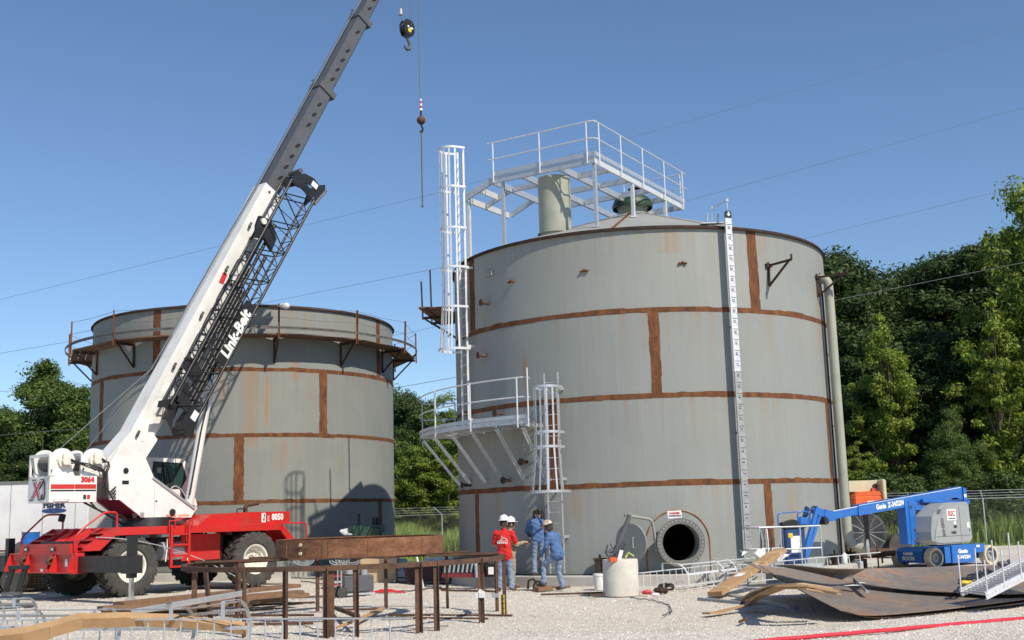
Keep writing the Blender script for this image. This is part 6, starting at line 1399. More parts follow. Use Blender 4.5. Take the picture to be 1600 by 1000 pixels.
# two caged ladders lying in the foreground on the left
def lying(a, c, flip, name, lab, L, hoops, m, lift_, st=5):
    zx = (c-a).normalized(); xx = (Vector((0,0,1))-zx*zx.z).normalized(); yy = zx.cross(xx)
    if (yy.y > 0) != flip: xx, yy = -xx, -yy
    t = thing(name, lab, 'ladder', a+Vector((0,0,lift_)), 0, 'caged ladders lying in front', Matrix((xx, yy, zx)).transposed()); caged_ladder(t, L, 0.44, hoops, m, nst=st); return t
a, c = gz(-140,1012), gz(645,1014); lying(a, c, True, 'lying_caged_ladder', 'front galvanised caged ladder lying on edge at the bottom left', (c-a).length, [(0.7,0.38,0.36),(2.2,0.38,0.34),(3.7,0.38,0.34),(5.15,0.38,0.34),(6.1,0.50,0.40)], M_['galv'], 0.24)
a, c = gz(-220,986), gz(130,985); lying(a, c, True, 'lying_caged_ladder', 'second caged ladder lying behind the front one at the left edge', 3.9, [(0.5,0.38,0.36),(1.7,0.38,0.34),(2.95,0.38,0.34),(3.75,0.38,0.34)], M_['galv'], 0.24)
# long brown packing tube bent over the cages
pk = [at(-40,1004,18.6), at(36,995,18.75), at(75,985,18.9), at(125,970,19.3), at(200,968,19.6), at(280,970,19.9), at(380,981,20.2)]
b = MB(); wds = [(0.30,0.30)]*2+[(0.26,0.26)]+[(0.24,0.28)]*3
for i in range(len(pk)-1): b.bar(pk[i]-(pk[i+1]-pk[i]).normalized()*0.02, pk[i+1]+(pk[i+1]-pk[i]).normalized()*0.02, 0.20-0.004*i, 0.24-0.022*i, Vector((0,-0.45,0.9)))
tag(b.build('cardboard_sleeve', M_['card']), 'long brown cardboard sleeve lying bent over the front ladders', 'cardboard')
b = MB(); e = pk[-1]
for k in range(5): b.bar(e, e+Vector((0.12+0.02*k, -0.05+0.02*k, -0.08+0.045*k)), 0.06, 0.02)
tag(b.build('torn_flap', M_['cardpale']), 'torn pale end of the cardboard sleeve', 'cardboard')
# long galvanised angle lying over the boards
a, c = gz(205,957,0.36), gz(386,926,0.60); b = MB(); b.bar(a, c, 0.02, 0.11, up=(0,-0.5,0.85)); b.bar(a+Vector((0,0.05,0.05)), c+Vector((0,0.05,0.05)), 0.09, 0.012); tag(b.build('angle_iron', M_['galv']), 'long galvanised angle leaning across the brown boards', 'angle iron')
# ================================================================== ROUND STEEL STAND IN FRONT
RC = Vector((-3.50, 23.68, 0)); RR = 3.20; RZ = 1.21
stand = thing('ring_stand', 'round rusty steel ring on many angle iron legs standing in the gravel', 'stand', RC)
RS = M_['ruststeel']
b = MB(); K = 96; rows = []
for i in range(K+1):
    a = 2*pi*i/K; c, s = math.cos(a), math.sin(a)
    rows.append([Vector((c*r, s*r, z)) for r, z in ((RR-0.10,RZ),(RR,RZ),(RR,RZ-0.09),(RR-0.012,RZ-0.09),(RR-0.012,RZ-0.012),(RR-0.10,RZ-0.012),(RR-0.10,RZ))])
b.grid(rows); b.build('ring', RS, stand, smooth=35)
LEGS = [(384,993,.11),(450,965,.13),(494,954,.10),(512.6,994,.14),(550.6,952,.09),(560,976,.10),(600.5,952,.11),(657.7,986,.14),(684.5,968,.10),(697.6,952,.09),(751,976,.11),(774,957,.10),(793,963,.07),(372,962,.11),(305,956,.11),(330,958,.10)]
tops = {305:300, 330:318, 560:562, 684.5:689}
for px, py, wd in LEGS:
    fr_ = py > 964
    ang = min((abs(proj(RC+Vector((math.cos(q)*(RR-0.05), math.sin(q)*(RR-0.05), 0)))[0]-px), q) for q in [2*pi*i/720 for i in range(720)] if (math.sin(q) < 0) == fr_)[1]
    f = RC+Vector((math.cos(ang), math.sin(ang), 0))*(RR-0.05); d = (f-RC); k = (RR-0.05)
    t = RC+d.normalized()*k; t.z = RZ-0.012
    if d.length < 2.4 or d.length > 4.2: f = RC+d.normalized()*(RR-0.03)
    if px == 305: t = RC+(t-RC); 
    if px == 330:
        e = Matrix.Rotation(rad(5), 3, 'Z') @ d; t = RC+e.normalized()*k; t.z = RZ-0.012
    f = f.copy(); f.z = -0.02; wv = (0.10 if wd > .12 else 0.085 if wd > .1 else 0.075)
    b = MB(); b.angle(f, t, wv, 0.012, up=d.normalized()); b.angle(f, t, wv, 0.012, up=-d.normalized()) if px == 512.6 else None
    lg = b.build('leg', RS, stand, world=True)
    if px == 751:
        m = f.lerp(t, 0.45); b = MB(); b.box(m, (0.17,0.15,0.10)); b.box(m+Vector((0.02,0,0.05)), (0.12,0.16,0.08), Matrix.Rotation(0.6,3,'Y')); b.build('tape_wrap', M_['plastic'], lg, world=True)
    if px == 774:
        m = f.lerp(t, 0.30); b = MB(); b.box(m, (0.15,0.14,0.09)); b.build('tape_wrap', M_['lgrey'], lg, world=True)
    if px == 793:
        b = MB(); b.bar(f+Vector((0.0,-0.03,0.02)), f.lerp(t, 0.36)+Vector((0,-0.03,0)), 0.075, 0.006, up=(0,-1,0)); tp_ = b.build('measuring_tape', mat('tape_yellow', (0.68,0.5,0.05), 0.5, 0, None, 5, 0), lg, world=True)
        for i in range(9):
            q = f.lerp(t, 0.03+0.038*i)+Vector((0,-0.037,0)); b = MB(); b.box(q, (0.055 if i % 2 else 0.03,0.004,0.022)); b.build('tape_mark', M_['print'], tp_, world=True)
# short rusty cylinder band resting on cross bars over the ring stand
bc0 = at(563, 869, 24.75); BR_ = 1.75; bz = RZ+0.05
for dy in (-0.9, 0.9):
    hw = math.sqrt(RR*RR-(bc0.y+dy-RC.y)**2)-0.12; b = MB(); b.bar((RC.x-hw, bc0.y+dy, RZ+0.022), (RC.x+hw, bc0.y+dy, RZ+0.022), 0.08, 0.04); b.build('cross_bar', RS, stand, world=True)
bw = thing('rolled_band', 'short wide rusty steel band, rolled to a cylinder, resting on the ring stand', 'steel band', (bc0.x, bc0.y, bz), -0.25)
b = MB(); b.lathe([(BR_-0.018,0.0),(BR_,0.0),(BR_,0.36),(BR_-0.018,0.36),(BR_-0.018,0.0)], 72); b.build('shell', M_['rustbeam'], bw, smooth=35)
b = MB(); b.lathe([(BR_-0.10,0.345),(BR_-0.02,0.345),(BR_-0.02,0.357),(BR_-0.10,0.357),(BR_-0.10,0.345)], 72); b.build('top_flange', M_['rustbeam'], bw)
for a_ in (-126, -92, -88, -62, -22, 40, 100, 170):
    b = MB(); a_ = rad(a_); b.bar((BR_*1.002*math.cos(a_), BR_*1.002*math.sin(a_), -0.0), (BR_*1.002*math.cos(a_), BR_*1.002*math.sin(a_), 0.33), 0.07, 0.014, up=(math.cos(a_), math.sin(a_), 0)); b.build('stiffener', M_['rustbeam'], bw)
for z in (0.09, 0.26):
    a_ = rad(-110); b = MB(); b.cyl((BR_*math.cos(a_), BR_*math.sin(a_), z), ((BR_+0.03)*math.cos(a_), (BR_+0.03)*math.sin(a_), z), 0.035, n=8); b.build('bolt', M_['cream'], bw)
# loops of cable hanging under the rolled plate
b = MB()
for px in (475, 530, 548):
    c = at(px, 873, 24.3); b.tube([c+Vector((0.20*math.cos(a), 0, 0.09*math.sin(a)-0.04)) for a in np.linspace(pi*0.95, 2.05*pi, 12)], 0.014, 5)
    b.tube([c+Vector((0.16*math.cos(a), 0.05, 0.06*math.sin(a)-0.03)) for a in np.linspace(pi, 2*pi, 10)], 0.014, 5)
tag(b.build('cable_loops', M_['lgrey']), 'grey cable loops hanging below the rusty band', 'cable')

# ------------------------------------------------------------------ boards and bars on the gravel
def board(a, c, wd, th, m, name, lab, cat, grp=None, z=None):
    b = MB(); p, q = (Vector(a), Vector(c)); b.bar(p, q, wd, th); o = b.build(name, m); tag(o, lab, cat, grp); return o
GB = 'brown boards piled in front of the crane'
bd = [((156,951,.30),(470,925,.34),.34,.09,'topmost long brown board of the pile'),((185,944,.36),(462,915,.40),.36,.09,'upper brown board of the pile reaching furthest right'),
 ((158,957,.20),(405,940,.26),.36,.09,'second brown board of the pile, with a split left end'),((175,962,.10),(440,936,.18),.38,.10,'third brown board near the bottom of the pile'),
 ((160,960,.04),(330,950,.08),.45,.12,'lowest short board of the pile'),((250,948,.16),(480,929,.22),.32,.09,'brown board whose right end passes the ring legs')]
for a, c, wd, th, lab in bd: board(gz(*a), gz(*c), wd, th, M_['wood'], 'board', lab, 'board', GB)
for i, px in enumerate((215, 300, 385)):
    c = gz(px, 953-0.05*(px-215), 0.05); b = MB(); b.bar(c+Vector((0.2,-0.5,0)), c+Vector((-0.2,0.6,0)), 0.09, 0.09); tag(b.build('bearer', M_['plank']), ('left','middle','right')[i]+'most short timber bearer under the brown boards', 'timber')
bars = [((455,934),(545,930),.10,'flat rusty bar right of the brown boards'),((385,946),(492,941),.08,'thin rusty bar before the brown boards'),((345,962),(490,961),.06,'dark rusty bar behind the front ladder'),((395,968),(552,966),.06,'long rusty bar passing the front legs of the ring stand'),
 ((345,976),(489,974),.05,'nearest dark bar just behind the front ladder'),((608,961),(800,962),.07,'upper of two rusty bars under the right of the ring stand'),((597,965.5),(762,967),.07,'lower of two rusty bars under the right of the ring stand'),((540,952.5),(600,951.5),.06,'short rusty bar in the middle of the ring stand'),
 ((690,922),(775,924),.06,'dark bar lying before the foundation under the ring'),((845,929),(1000,924),.05,'long dark rod on the gravel before the men'),((920,930),(978,926),.09,'rusty flat bar before the concrete cylinder'),((1155,972),(1168,966),.03,'tiny brown chip on the open gravel')]
for a, c, wd, lab in bars: board(gz(*a, 0.03), gz(*c, 0.03), wd, 0.045, RS, 'steel_bar', lab, 'steel bar', 'rusty bars lying on the gravel')
ws = [((520,982,.05),(562,968,.12),'tan timber strip leaning left on a middle leg of the ring stand'),((562,967,.10),(598,950,.06),'tan timber strip running right from a middle leg of the ring stand')]
for a, c, lab in ws: board(gz(*a), gz(*c), .10, .03, mat('new_timber', (0.50,0.31,0.14), 0.8, 0, (0.42,0.25,0.11), 4, 0.1), 'timber_strip', lab, 'timber strip')
board(gz(522,949,0.08), gz(560,963,0.28), .07, .07, RS, 'steel_bar', 'dark bar leaning on a middle leg inside the ring stand', 'steel bar')
board(gz(700,931,.02), gz(770,931.5,.02), .05, .02, M_['plastic'], 'white_strip', 'white strip on the gravel seen under the ring', 'strip')
# cables snaking over the gravel
def cable(pts, r, m, lab):
    b = MB(); P = [gz(px, py, 0.02) for px, py in pts]; Q = []
    for i in range(len(P)-1):
        for k in range(6): Q.append(P[i].lerp(P[i+1], k/6)+Vector((0, 0, 0.012*math.sin(k*2+i))))
    Q.append(P[-1]); b.tube(Q, r, 5); tag(b.build('cable', m, smooth=60), lab, 'cable', 'cables lying on the gravel')
cable([(500,915),(560,908),(640,909),(720,905),(760,912)], 0.022, M_['rubber'], 'black cable from the generator to the foundation')
cable([(470,908),(540,916),(600,909),(660,914),(700,922)], 0.018, M_['rubber'], 'black cable looping in front of the generator')
cable([(520,924),(590,926),(650,922),(690,917)], 0.018, M_['rubber'], 'black cable nearest the welder')
cable([(455,903),(520,905),(600,902),(700,903)], 0.02, M_['wire'], 'grey cable furthest back under the open tank')
cable([(985,934),(1020,938),(1045,945),(1050,955),(1035,962)], 0.012, M_['green'], 'thin green cord curling on the open gravel')
cable([(400,975),(440,969),(500,984),(560,988),(640,984),(700,978)], 0.010, M_['wire'], 'thin wire looping behind the front ladder')

# ------------------------------------------------------------------ generator, welder and other machines under the tank
p = gz(573, 905); gn = thing('generator', 'dark green engine generator on two wheels before the open tank', 'generator', (p.x, p.y, 0), 0.1)
b = MB(); b.bbox(-0.5,0.5,-0.45,0.45,0.55,1.75,0.05); gb_ = b.build('housing', M_['green'], gn); b = MB(); b.bx(-0.62,0.62,-0.42,0.42,1.55,1.80); b.build('hood', M_['green'], gb_)
for x in (-0.25, 0.3): b = MB(); b.cyl((x,0,1.8),(x,0,2.2 if x < 0 else 2.05),0.05 if x < 0 else 0.11,n=10); b.build('exhaust', M_['black'], gn)
for x in (-0.55, 0.6):
    for y in (-0.51, 0.51): b = MB(); b.cyl((x,y-0.11,0.42),(x,y+0.11,0.42),0.42,n=24); b.build('wheel', M_['tyre'], gn, smooth=40)
b = MB(); b.bx(-0.8,0.9,-0.35,0.35,0.42,0.56); b.bar((-0.8,0,0.45),(-1.6,0,0.3),0.08,0.08); b.build('frame', M_['black'], gn)
b = MB()
for k in range(6): b.tube(rr_([(-0.7+0.05*k,-0.5,1.5),(-0.9,-0.55,1.65),(-0.6,-0.5,1.7-0.04*k)],0.1),0.02,5)
b.build('coiled_lead', M_['plastic'], gn)
p = gz(557, 932); wm = thing('engine_welder', 'small grey engine powered machine in the gravel behind the ring stand', 'welder', (p.x, p.y, 0), 0.35)
b = MB(); b.bbox(-0.38,0.42,-0.22,0.22,0.12,0.55,0.03); b.build('body', M_['dgrey'], wm); b = MB(); b.bbox(-0.30,0.05,-0.18,0.18,0.55,0.74,0.04); b.cyl((0.2,0,0.55),(0.2,0,0.76),0.10,n=14); b.build('engine', M_['lgrey'], wm, smooth=40)
b = MB(); b.tube([(-0.45,-0.24,0.05),(-0.45,-0.24,0.7),(-0.5,-0.24,0.95)],0.018,6); b.tube([(-0.45,0.24,0.05),(-0.45,0.24,0.7),(-0.5,0.24,0.95)],0.018,6); b.tube([(-0.5,-0.24,0.95),(-0.5,0.24,0.95)],0.018,6); b.bx(-0.45,0.45,-0.24,-0.2,0.05,0.1); b.bx(-0.45,0.45,0.2,0.24,0.05,0.1); b.build('frame', M_['galv'], wm)
for y in (-0.24, 0.24): b = MB(); b.cyl((-0.42,y-0.04,0.14),(-0.42,y+0.04,0.14),0.14,n=16); b.build('wheel', M_['tyre'], wm, smooth=40)
p = gz(527, 920); sk = thing('tool_cart', 'dark cluttered tool cart left of the grey welder', 'cart', (p.x, p.y, 0), -0.3)
b = MB(); b.bx(-0.35,0.35,-0.25,0.25,0.35,0.40); b.bx(-0.35,0.35,-0.25,0.25,0.10,0.14); b.build('tray', M_['red'], sk)
for x in (-0.33, 0.33):
    for y in (-0.23, 0.23): b = MB(); b.cyl((x,y,0.05),(x,y,0.62),0.016,n=6); b.ball((x,y,0.05),0.05,8); b.build('leg', M_['black'], sk)
b = MB(); R5 = random.Random(2)
for k in range(9): b.box((R5.uniform(-.28,.28),R5.uniform(-.2,.2),0.42+R5.uniform(0,.12)),(R5.uniform(.08,.2),R5.uniform(.06,.14),R5.uniform(.05,.14)),Matrix.Rotation(R5.uniform(0,3),3,'Z'))
b.build('tool_pile', M_['dgrey'], sk)
p = gz(605, 928); b = MB(); b.grid([[Vector((p.x-0.55+0.13*i, p.y-0.1+0.12*j, 0.02+0.10*math.sin(i*0.4)*(1 if j == 1 else 0.3)+0.02*((i*j) % 2))) for j in range(4)] for i in range(9)]); tag(b.build('red_rag', M_['red']), 'crumpled red rag on the gravel under the ring', 'rag')
p = pol(LT, 6.75, 52, 0); bx2 = thing('steel_bin', 'low dark steel bin in the shade right of the generator', 'bin', at(672, 905, 36.5)*1.0-Vector((0,0,at(672,905,36.5).z)), 0.0)
b = MB(); b.prism([(-0.8,0.58),(0.8,0.58),(0.7,0.05),(-0.7,0.05)], -0.4, 0.4); b.build('tub', mat('dark_maroon', (0.05,0.018,0.018), 0.7, 0, None, 4, 0.3), bx2)
b = MB(); b.bx(-0.84,0.84,-0.45,-0.4,0.54,0.60); b.bx(-0.84,0.84,0.4,0.45,0.54,0.60); b.build('bin_rim', M_['black'], bx2)
p = gz(656, 918); b = MB(); b.tube([p+Vector((0.10,0,0)), p+Vector((-0.12,0.1,1.05))], 0.03, 6); b.bar(p+Vector((-0.5,0.1,1.04)), p+Vector((-0.02,0.1,1.06)), 0.05, 0.06); tag(b.build('pipe_stand', M_['plastic']), 'white tee shaped pipe stand leaning before the dark bin', 'stand')
b = MB(); c = at(620, 875, 37.0); b.bx(c.x-1.15, c.x+0.0, c.y, c.y+0.9, c.z-0.25, c.z+0.05); b.bx(c.x-1.1,c.x-0.05,c.y+0.1,c.y+0.8,0,c.z-0.25); tag(b.build('pale_crate', M_['cardpale']), 'pale crate standing between the two tanks', 'crate')
b = MB(); c = at(668, 875, 38.0); b.bx(c.x-0.1, c.x+1.2, c.y, c.y+0.8, 0.2, c.z+0.05); tag(b.build('white_crate', M_['plastic']), 'white crate between the tanks, right of the pale crate', 'crate')
# red grille box and buckets on the foundation
c = at(724, 886, 33.2); rg = thing('slatted_heater', 'dark box with white slats and a red lower edge on the foundation', 'heater', (c.x, c.y, SLAB), -0.35)
b = MB(); b.bx(-0.62,0.62,-0.02,0.35,0.12,0.50); b.build('case', M_['black'], rg)
b = MB(); b.bx(-0.64,0.64,-0.06,0.37,0.0,0.12); b.build('base', mat('dull_red', (0.24,0.03,0.035), 0.6, 0, None, 4, 0.2), rg); b = MB(); b.bx(-0.3,0.4,0.0,0.3,0.50,0.56); b.build('cap', M_['black'], rg)
for i in range(9): b = MB(); b.bar((-0.56+0.135*i,-0.04,0.14),(-0.50+0.135*i,-0.03,0.48),0.05,0.02,up=(0,1,0)); b.build('slat', M_['galv'], rg)
def bucket(x, y, z, h, r, m, lab, name='bucket'):
    b = MB(Matrix.Translation((x,y,z))); b.lathe([(0.01,0.0),(r*0.85,0),(r*0.97,h*0.86),(r*1.05,h*0.87),(r*1.05,h*0.92),(r,h*0.93),(r,h),(r*0.94,h),(r*0.82,0.03),(0.01,0.03)], 20); o = b.build(name, m, smooth=40); return tag(o, lab, 'bucket')
c = at(766, 892, 33.0); bucket(c.x, c.y, SLAB, 0.36, 0.15, M_['black'], 'dark bucket on the foundation left of the man in red'); b = MB(); b.bx(c.x-0.05, c.x+0.1, c.y-0.165, c.y-0.155, SLAB+0.08, SLAB+0.28); tag(b.build('paper_label', M_['paper']), 'white label on the dark bucket', 'label')
c = at(748, 895, 33.0); bucket(c.x, c.y, SLAB, 0.38, 0.12, M_['plastic'], 'white bucket behind the taped ring leg')
c = gz(937, 922); bucket(c.x, c.y, 0, 0.42, 0.16, M_['plastic'], 'white bucket just left of the concrete cylinder')
# stubs and flanges on the foundation right of the ladder
c = pol(RT, 6.36, -18.5, SLAB); b = MB(Matrix.Translation(c)); b.prism([(-0.16,0.42),(0.16,0.42),(0.12,0.0),(-0.08,0.0)], -0.12, 0.12); b.bx(-0.18,0.18,-0.14,0.14,0.42,0.46); b.cyl((0,0,0.46),(0,0,0.56),0.03,n=6); tag(b.build('steel_pot', M_['rustdark']), 'rusty steel pot on the foundation right of the lower ladder', 'pot')
c = pol(RT, 6.40, -15.0, SLAB+0.24); b = MB(basis(c, Vector((0,0,1)).cross(lp(1,-15,0)), (0,0,1))); b.lathe([(0.08,0.0),(0.25,0.0),(0.25,0.05),(0.08,0.05)], 24)
for i in range(10): b.cyl((0.19*math.cos(i*0.628),0.19*math.sin(i*0.628),0.05),(0.19*math.cos(i*0.628),0.19*math.sin(i*0.628),0.07),0.022,n=6)
tag(b.build('pipe_flange', M_['rustdark'], smooth=40), 'round rusty bolted flange leaning on the tank beside the pot', 'flange')
c = pol(RT, 6.42, -10.5, SLAB+0.0); b = MB(); b.bar(c+Vector((-0.5,-0.1,0.03)), c+Vector((0.5,0.1,0.03)), 0.1, 0.05); tag(b.build('steel_bar', RS), 'rusty bar on the foundation edge left of the manway lid', 'steel bar')
c = at(930, 852, 31.3); b = MB(); b.bx(c.x-0.45, c.x+0.2, c.y-0.1, c.y+0.2, c.z+0.12, c.z+0.2) if 0 else None
# concrete cylinder with scraps on top
c = gz(971, 929); b = MB(Matrix.Translation((c.x, c.y, -0.02))); b.lathe([(0.445,0),(0.44,0.28),(0.437,0.29),(0.437,0.53),(0.434,0.54),(0.435,0.84),(0.42,0.87),(0.01,0.88)], 40); tag(b.build('concrete_cylinder', M_['concblock'], smooth=30), 'pale concrete cylinder block with scraps lying on top', 'concrete block')
top_ = Vector((c.x, c.y, 0.86))
b = MB(); R6 = random.Random(12)
for k in range(10):
    a = top_+Vector((R6.uniform(-.3,.05), R6.uniform(-.25,.2), 0.02)); b.tube([a, a+Vector((R6.uniform(-.1,.15),R6.uniform(-.1,.1),0.12)), a+Vector((R6.uniform(-.05,.3),R6.uniform(-.1,.1),R6.uniform(.2,.55)))], 0.022, 5)
for k in range(5): b.box(top_+Vector((R6.uniform(-.3,.1),R6.uniform(-.2,.1),0.05)), (R6.uniform(.08,.2),0.1,0.07), Matrix.Rotation(R6.uniform(0,3),3,'Z'))
tag(b.build('scrap_heap', M_['dgrey']), 'dark tangle of scraps and straps on top of the concrete cylinder', 'scraps')
b = MB(); b.tube([top_+Vector((-0.15,-0.1,0.1)), top_+Vector((0.0,-0.05,0.42)), top_+Vector((0.22,0.05,0.85)), top_+Vector((0.30,0.08,1.05))], [0.045,0.06,0.07,0.04], 8); tag(b.build('hanging_strap', M_['dgrey']), 'dark grey strap bundle rising from the concrete cylinder to the davit', 'strap')
b = MB(); b.box(top_+Vector((-0.20,-0.36,0.0)), (0.17,0.16,0.10), Matrix.Rotation(0.2,3,'Z')); tag(b.build('orange_glove', M_['orange']), 'orange glove hanging over the concrete cylinder edge', 'glove')
b = MB(); b.box(top_+Vector((-0.01,-0.3,0.10)), (0.09,0.05,0.24), Matrix.Rotation(0.3,3,'Y')); tag(b.build('white_glove', M_['paper']), 'white glove among the scraps on the concrete cylinder', 'glove')
b = MB(); b.tube([top_+Vector((0.12,-0.2,0.03)), top_+Vector((0.2,-0.15,0.14)), top_+Vector((0.33,-0.2,0.05))], 0.025, 5); tag(b.build('yellow_strap', mat('lime_strap', (0.5,0.55,0.12), 0.7, 0, None, 5, 0)), 'yellow green strap on the right of the concrete cylinder', 'strap')
for px, py, m, lab, s_ in ((1010,928,M_['printred'],'small red can at the foot of the lying ladder',0.08),(1098,878+17,M_['printred'],'red valve handle behind the lying ladder',0.12),(1032,926,M_['rustdark'],'dark scrap beside the lying cage hoop',0.12),(1024,931,M_['paper'],'white scrap beside the red can',0.06),(1040,921,M_['rustdark'],'dark maroon cloth inside the lying cage',0.14)):
    c = gz(px, py, 0.03); b = MB(); b.ball(c+Vector((0,0,s_*0.5)), s_, 8, (1.5,1,0.7)); b.ball(c+Vector((s_,0.02,s_*0.4)), s_*0.7, 8); tag(b.build('scrap', m), lab, 'scrap')
c = gz(1000, 908); bucket(c.x+0.1, c.y+0.2, 0, 0.55, 0.22, M_['dgrey'], 'dark metal drum behind the lying ladder', 'metal_drum')
b = MB(); q = gz(845, 921, 0.0); b.tube([q+Vector((-0.35,0,0.02)), q+Vector((-0.32,0,0.24)), q+Vector((-0.2,0,0.28)), q+Vector((-0.05,-0.05,0.10)), q+Vector((0.2,-0.1,0.06)), q+Vector((0.7,0.05,0.04))], 0.035, 6); b.tube([q+Vector((-0.20,0.1,0.02)), q+Vector((-0.14,0.1,0.22)), q+Vector((0.0,0.1,0.2)), q+Vector((0.2,0.15,0.05)), q+Vector((0.8,0.2,0.04))], 0.03, 6); tag(b.build('curled_strip', M_['wood'], smooth=60), 'curled brown steel strip at the feet of the man in the hard hat', 'strip')

# ================================================================== WORKERS
def person(label, loc, facing, J, parts, hat=None, hair=None, name='person'):
    # J: joint -> local position (x right, y forward, z up); parts: list of (kind, material index, data)
    root = thing(name, label, 'person', loc, facing)
    b = MB(); segs = []
    def cap(p, q, r0, r1, mi, flat=1.0, n=14):
        p, q = Vector(p), Vector(q); d = q-p; L = d.length; M, _ = b.frame(p, q, (0, 1, 0))
        prof = [(max(1e-3, r0*math.sin(t)), -r0*math.cos(t)) for t in np.linspace(0.0, pi/2, 5)]+[(max(1e-3, r1*math.cos(t)), L+r1*math.sin(t)) for t in np.linspace(0, pi/2, 5)]
        b.lathe(prof, n, M @ Matrix.Diagonal((1, flat, 1, 1))); segs.append((p, q, r0, r1, mi, M, flat))
    for k in parts: cap(*[J[x] if isinstance(x, str) else x for x in k[:2]], *k[2:])
    o = b.build('body_tmp', M_['skin'], root)
    md = o.modifiers.new('r', 'REMESH'); md.mode = 'VOXEL'; md.voxel_size = 0.013
    sm = o.modifiers.new('s', 'SMOOTH'); sm.iterations = 3; sm.factor = 0.5
    bpy.context.view_layer.update()
    me = bpy.data.meshes.new_from_object(o.evaluated_get(bpy.context.evaluated_depsgraph_get())); bpy.data.objects.remove(o)
    n = len(me.vertices); co = np.zeros(n*3, np.float32); me.vertices.foreach_get('co', co); co = co.reshape(-1, 3)
    # cloth folds
    best = np.full(n, 1e9); idx = np.zeros(n, int)
    for p, q, r0, r1, mi, M, fl_ in segs:
        p_, q_ = np.array(p), np.array(q); d = q_-p_; t = np.clip(((co-p_) @ d)/max(1e-9, d @ d), 0, 1)
        rel = co-(p_+t[:, None]*d); ya = np.array(M.to_3x3().col[1]); yy = rel @ ya; rel = rel+np.outer(yy*(1/fl_-1), ya)
        dd = np.linalg.norm(rel, axis=1)-(r0+(r1-r0)*t)-(0.022 if mi == 0 else 0.0); m = dd < best; best[m] = dd[m]; idx[m] = mi
    nv = np.zeros(n*3, np.float32); me.vertices.foreach_get('normal', nv); nv = nv.reshape(-1, 3)
    fold = (np.sin(co[:, 2]*46+co[:, 0]*21+2*np.sin(co[:, 1]*17+co[:, 2]*9))*0.5+np.sin(co[:, 2]*23-co[:, 0]*37+co[:, 1]*30)*0.5)*0.010
    fold *= np.isin(idx, (0, 1)); co = co+nv*fold[:, None]; me.vertices.foreach_set('co', co.ravel().astype(np.float32))
    me.materials.clear()
    for m in parts_m[label_key]: me.materials.append(m)
    lv = np.zeros(len(me.loops), np.int32); me.loops.foreach_get('vertex_index', lv)
    ls_ = np.zeros(len(me.polygons), np.int32); me.polygons.foreach_get('loop_start', ls_)
    me.polygons.foreach_set('material_index', idx[lv[ls_]].astype(np.int32)); me.polygons.foreach_set('use_smooth', [True]*len(me.polygons)); me.update()
    me.name = 'body'; ob = bpy.data.objects.new('body', me); COL.objects.link(ob); ob.parent = root; ROOTM[ob.name] = ROOTM[root.name]
    return root
parts_m = {}; label_key = None
def hand(parts, wrist, dirv, palmn, mi, thumb=1):
    w = Vector(wrist); d = Vector(dirv).normalized(); nrm = Vector(palmn).normalized(); s = d.cross(nrm).normalized()
    k = w+d*0.09; parts.append((w, k, 0.034, 0.036, mi, 0.62))
    for i, L in enumerate((0.075, 0.085, 0.08, 0.06)):
        a = k+s*(0.027-0.018*i); m = a+d*L*0.5+nrm*0.012; e = m+d*L*0.4+nrm*0.035
        parts.append((a, m, 0.0115, 0.0105, mi)); parts.append((m, e, 0.0105, 0.009, mi))
    a = w+d*0.025+s*0.028*thumb; m = a+d*0.035+s*0.035*thumb+nrm*0.01; parts.append((a, m, 0.013, 0.012, mi)); parts.append((m, m+d*0.035+nrm*0.015, 0.012, 0.0095, mi))
def head_parts(parts, neck, top, fwd, mi):
    # neck base, direction of the face
    nb, fw = Vector(neck), Vector(fwd).normalized(); c = Vector(top)
    parts.append((nb, c-Vector((0,0,0.08)), 0.062, 0.06, mi)); parts.append((c+Vector((0,0,0.03))-fw*0.015, c-Vector((0,0,0.035))+fw*0.01, 0.098, 0.085, mi, 0.9))
    parts.append((c-Vector((0,0,0.09))+fw*0.045, c-Vector((0,0,0.06))+fw*0.045, 0.05, 0.06, mi))
    parts.append((c+fw*0.098+Vector((0,0,0.005)), c+fw*0.122-Vector((0,0,0.03)), 0.014, 0.018, mi))
    sd = fw.cross(Vector((0,0,1)))
    for k in (-1, 1): parts.append((c+sd*0.095*k+Vector((0,0,0.015)), c+sd*0.10*k-Vector((0,0,0.03)), 0.018, 0.015, mi))
def face(root, c, fw):
    c, fw = Vector(c), Vector(fw).normalized(); sd = fw.cross(Vector((0,0,1))); b = MB()
    for k in (-1, 1): b.ball(c+fw*0.094+sd*0.034*k+Vector((0,0,0.012)), 0.012, 8)
    b.build('eyes', M_['hair'], root); b = MB(); b.bar(c+fw*0.104-sd*0.024-Vector((0,0,0.062)), c+fw*0.104+sd*0.024-Vector((0,0,0.062)), 0.008, 0.012); b.build('mouth', M_['printred'], root)
def hard_hat(root, c, fw, m, tilt=0.0):
    c, fw = Vector(c), Vector(fw).normalized(); sd = fw.cross(Vector((0,0,1)))
    X = Matrix((sd, fw, Vector((0,0,1)))).transposed().to_4x4(); X.translation = c; X = X @ Matrix.Rotation(tilt, 4, 'X')
    b = MB(X @ Matrix.Diagonal((0.92,1.1,1,1))); b.lathe([(0.158,0.045),(0.165,0.05),(0.132,0.062),(0.128,0.10),(0.112,0.15),(0.075,0.185),(0.01,0.198)], 24)
    b.X = X; b.prism([(-0.10,0.10),(0.10,0.10),(0.08,0.205),(-0.08,0.205)], 0.044, 0.054, 'xy'); b.bar((0,-0.12,0.135),(0,0.02,0.204),0.03,0.02); b.bar((0,0.02,0.204),(0,0.125,0.13),0.03,0.02)
    return b.build('hard_hat', m, root, smooth=40)
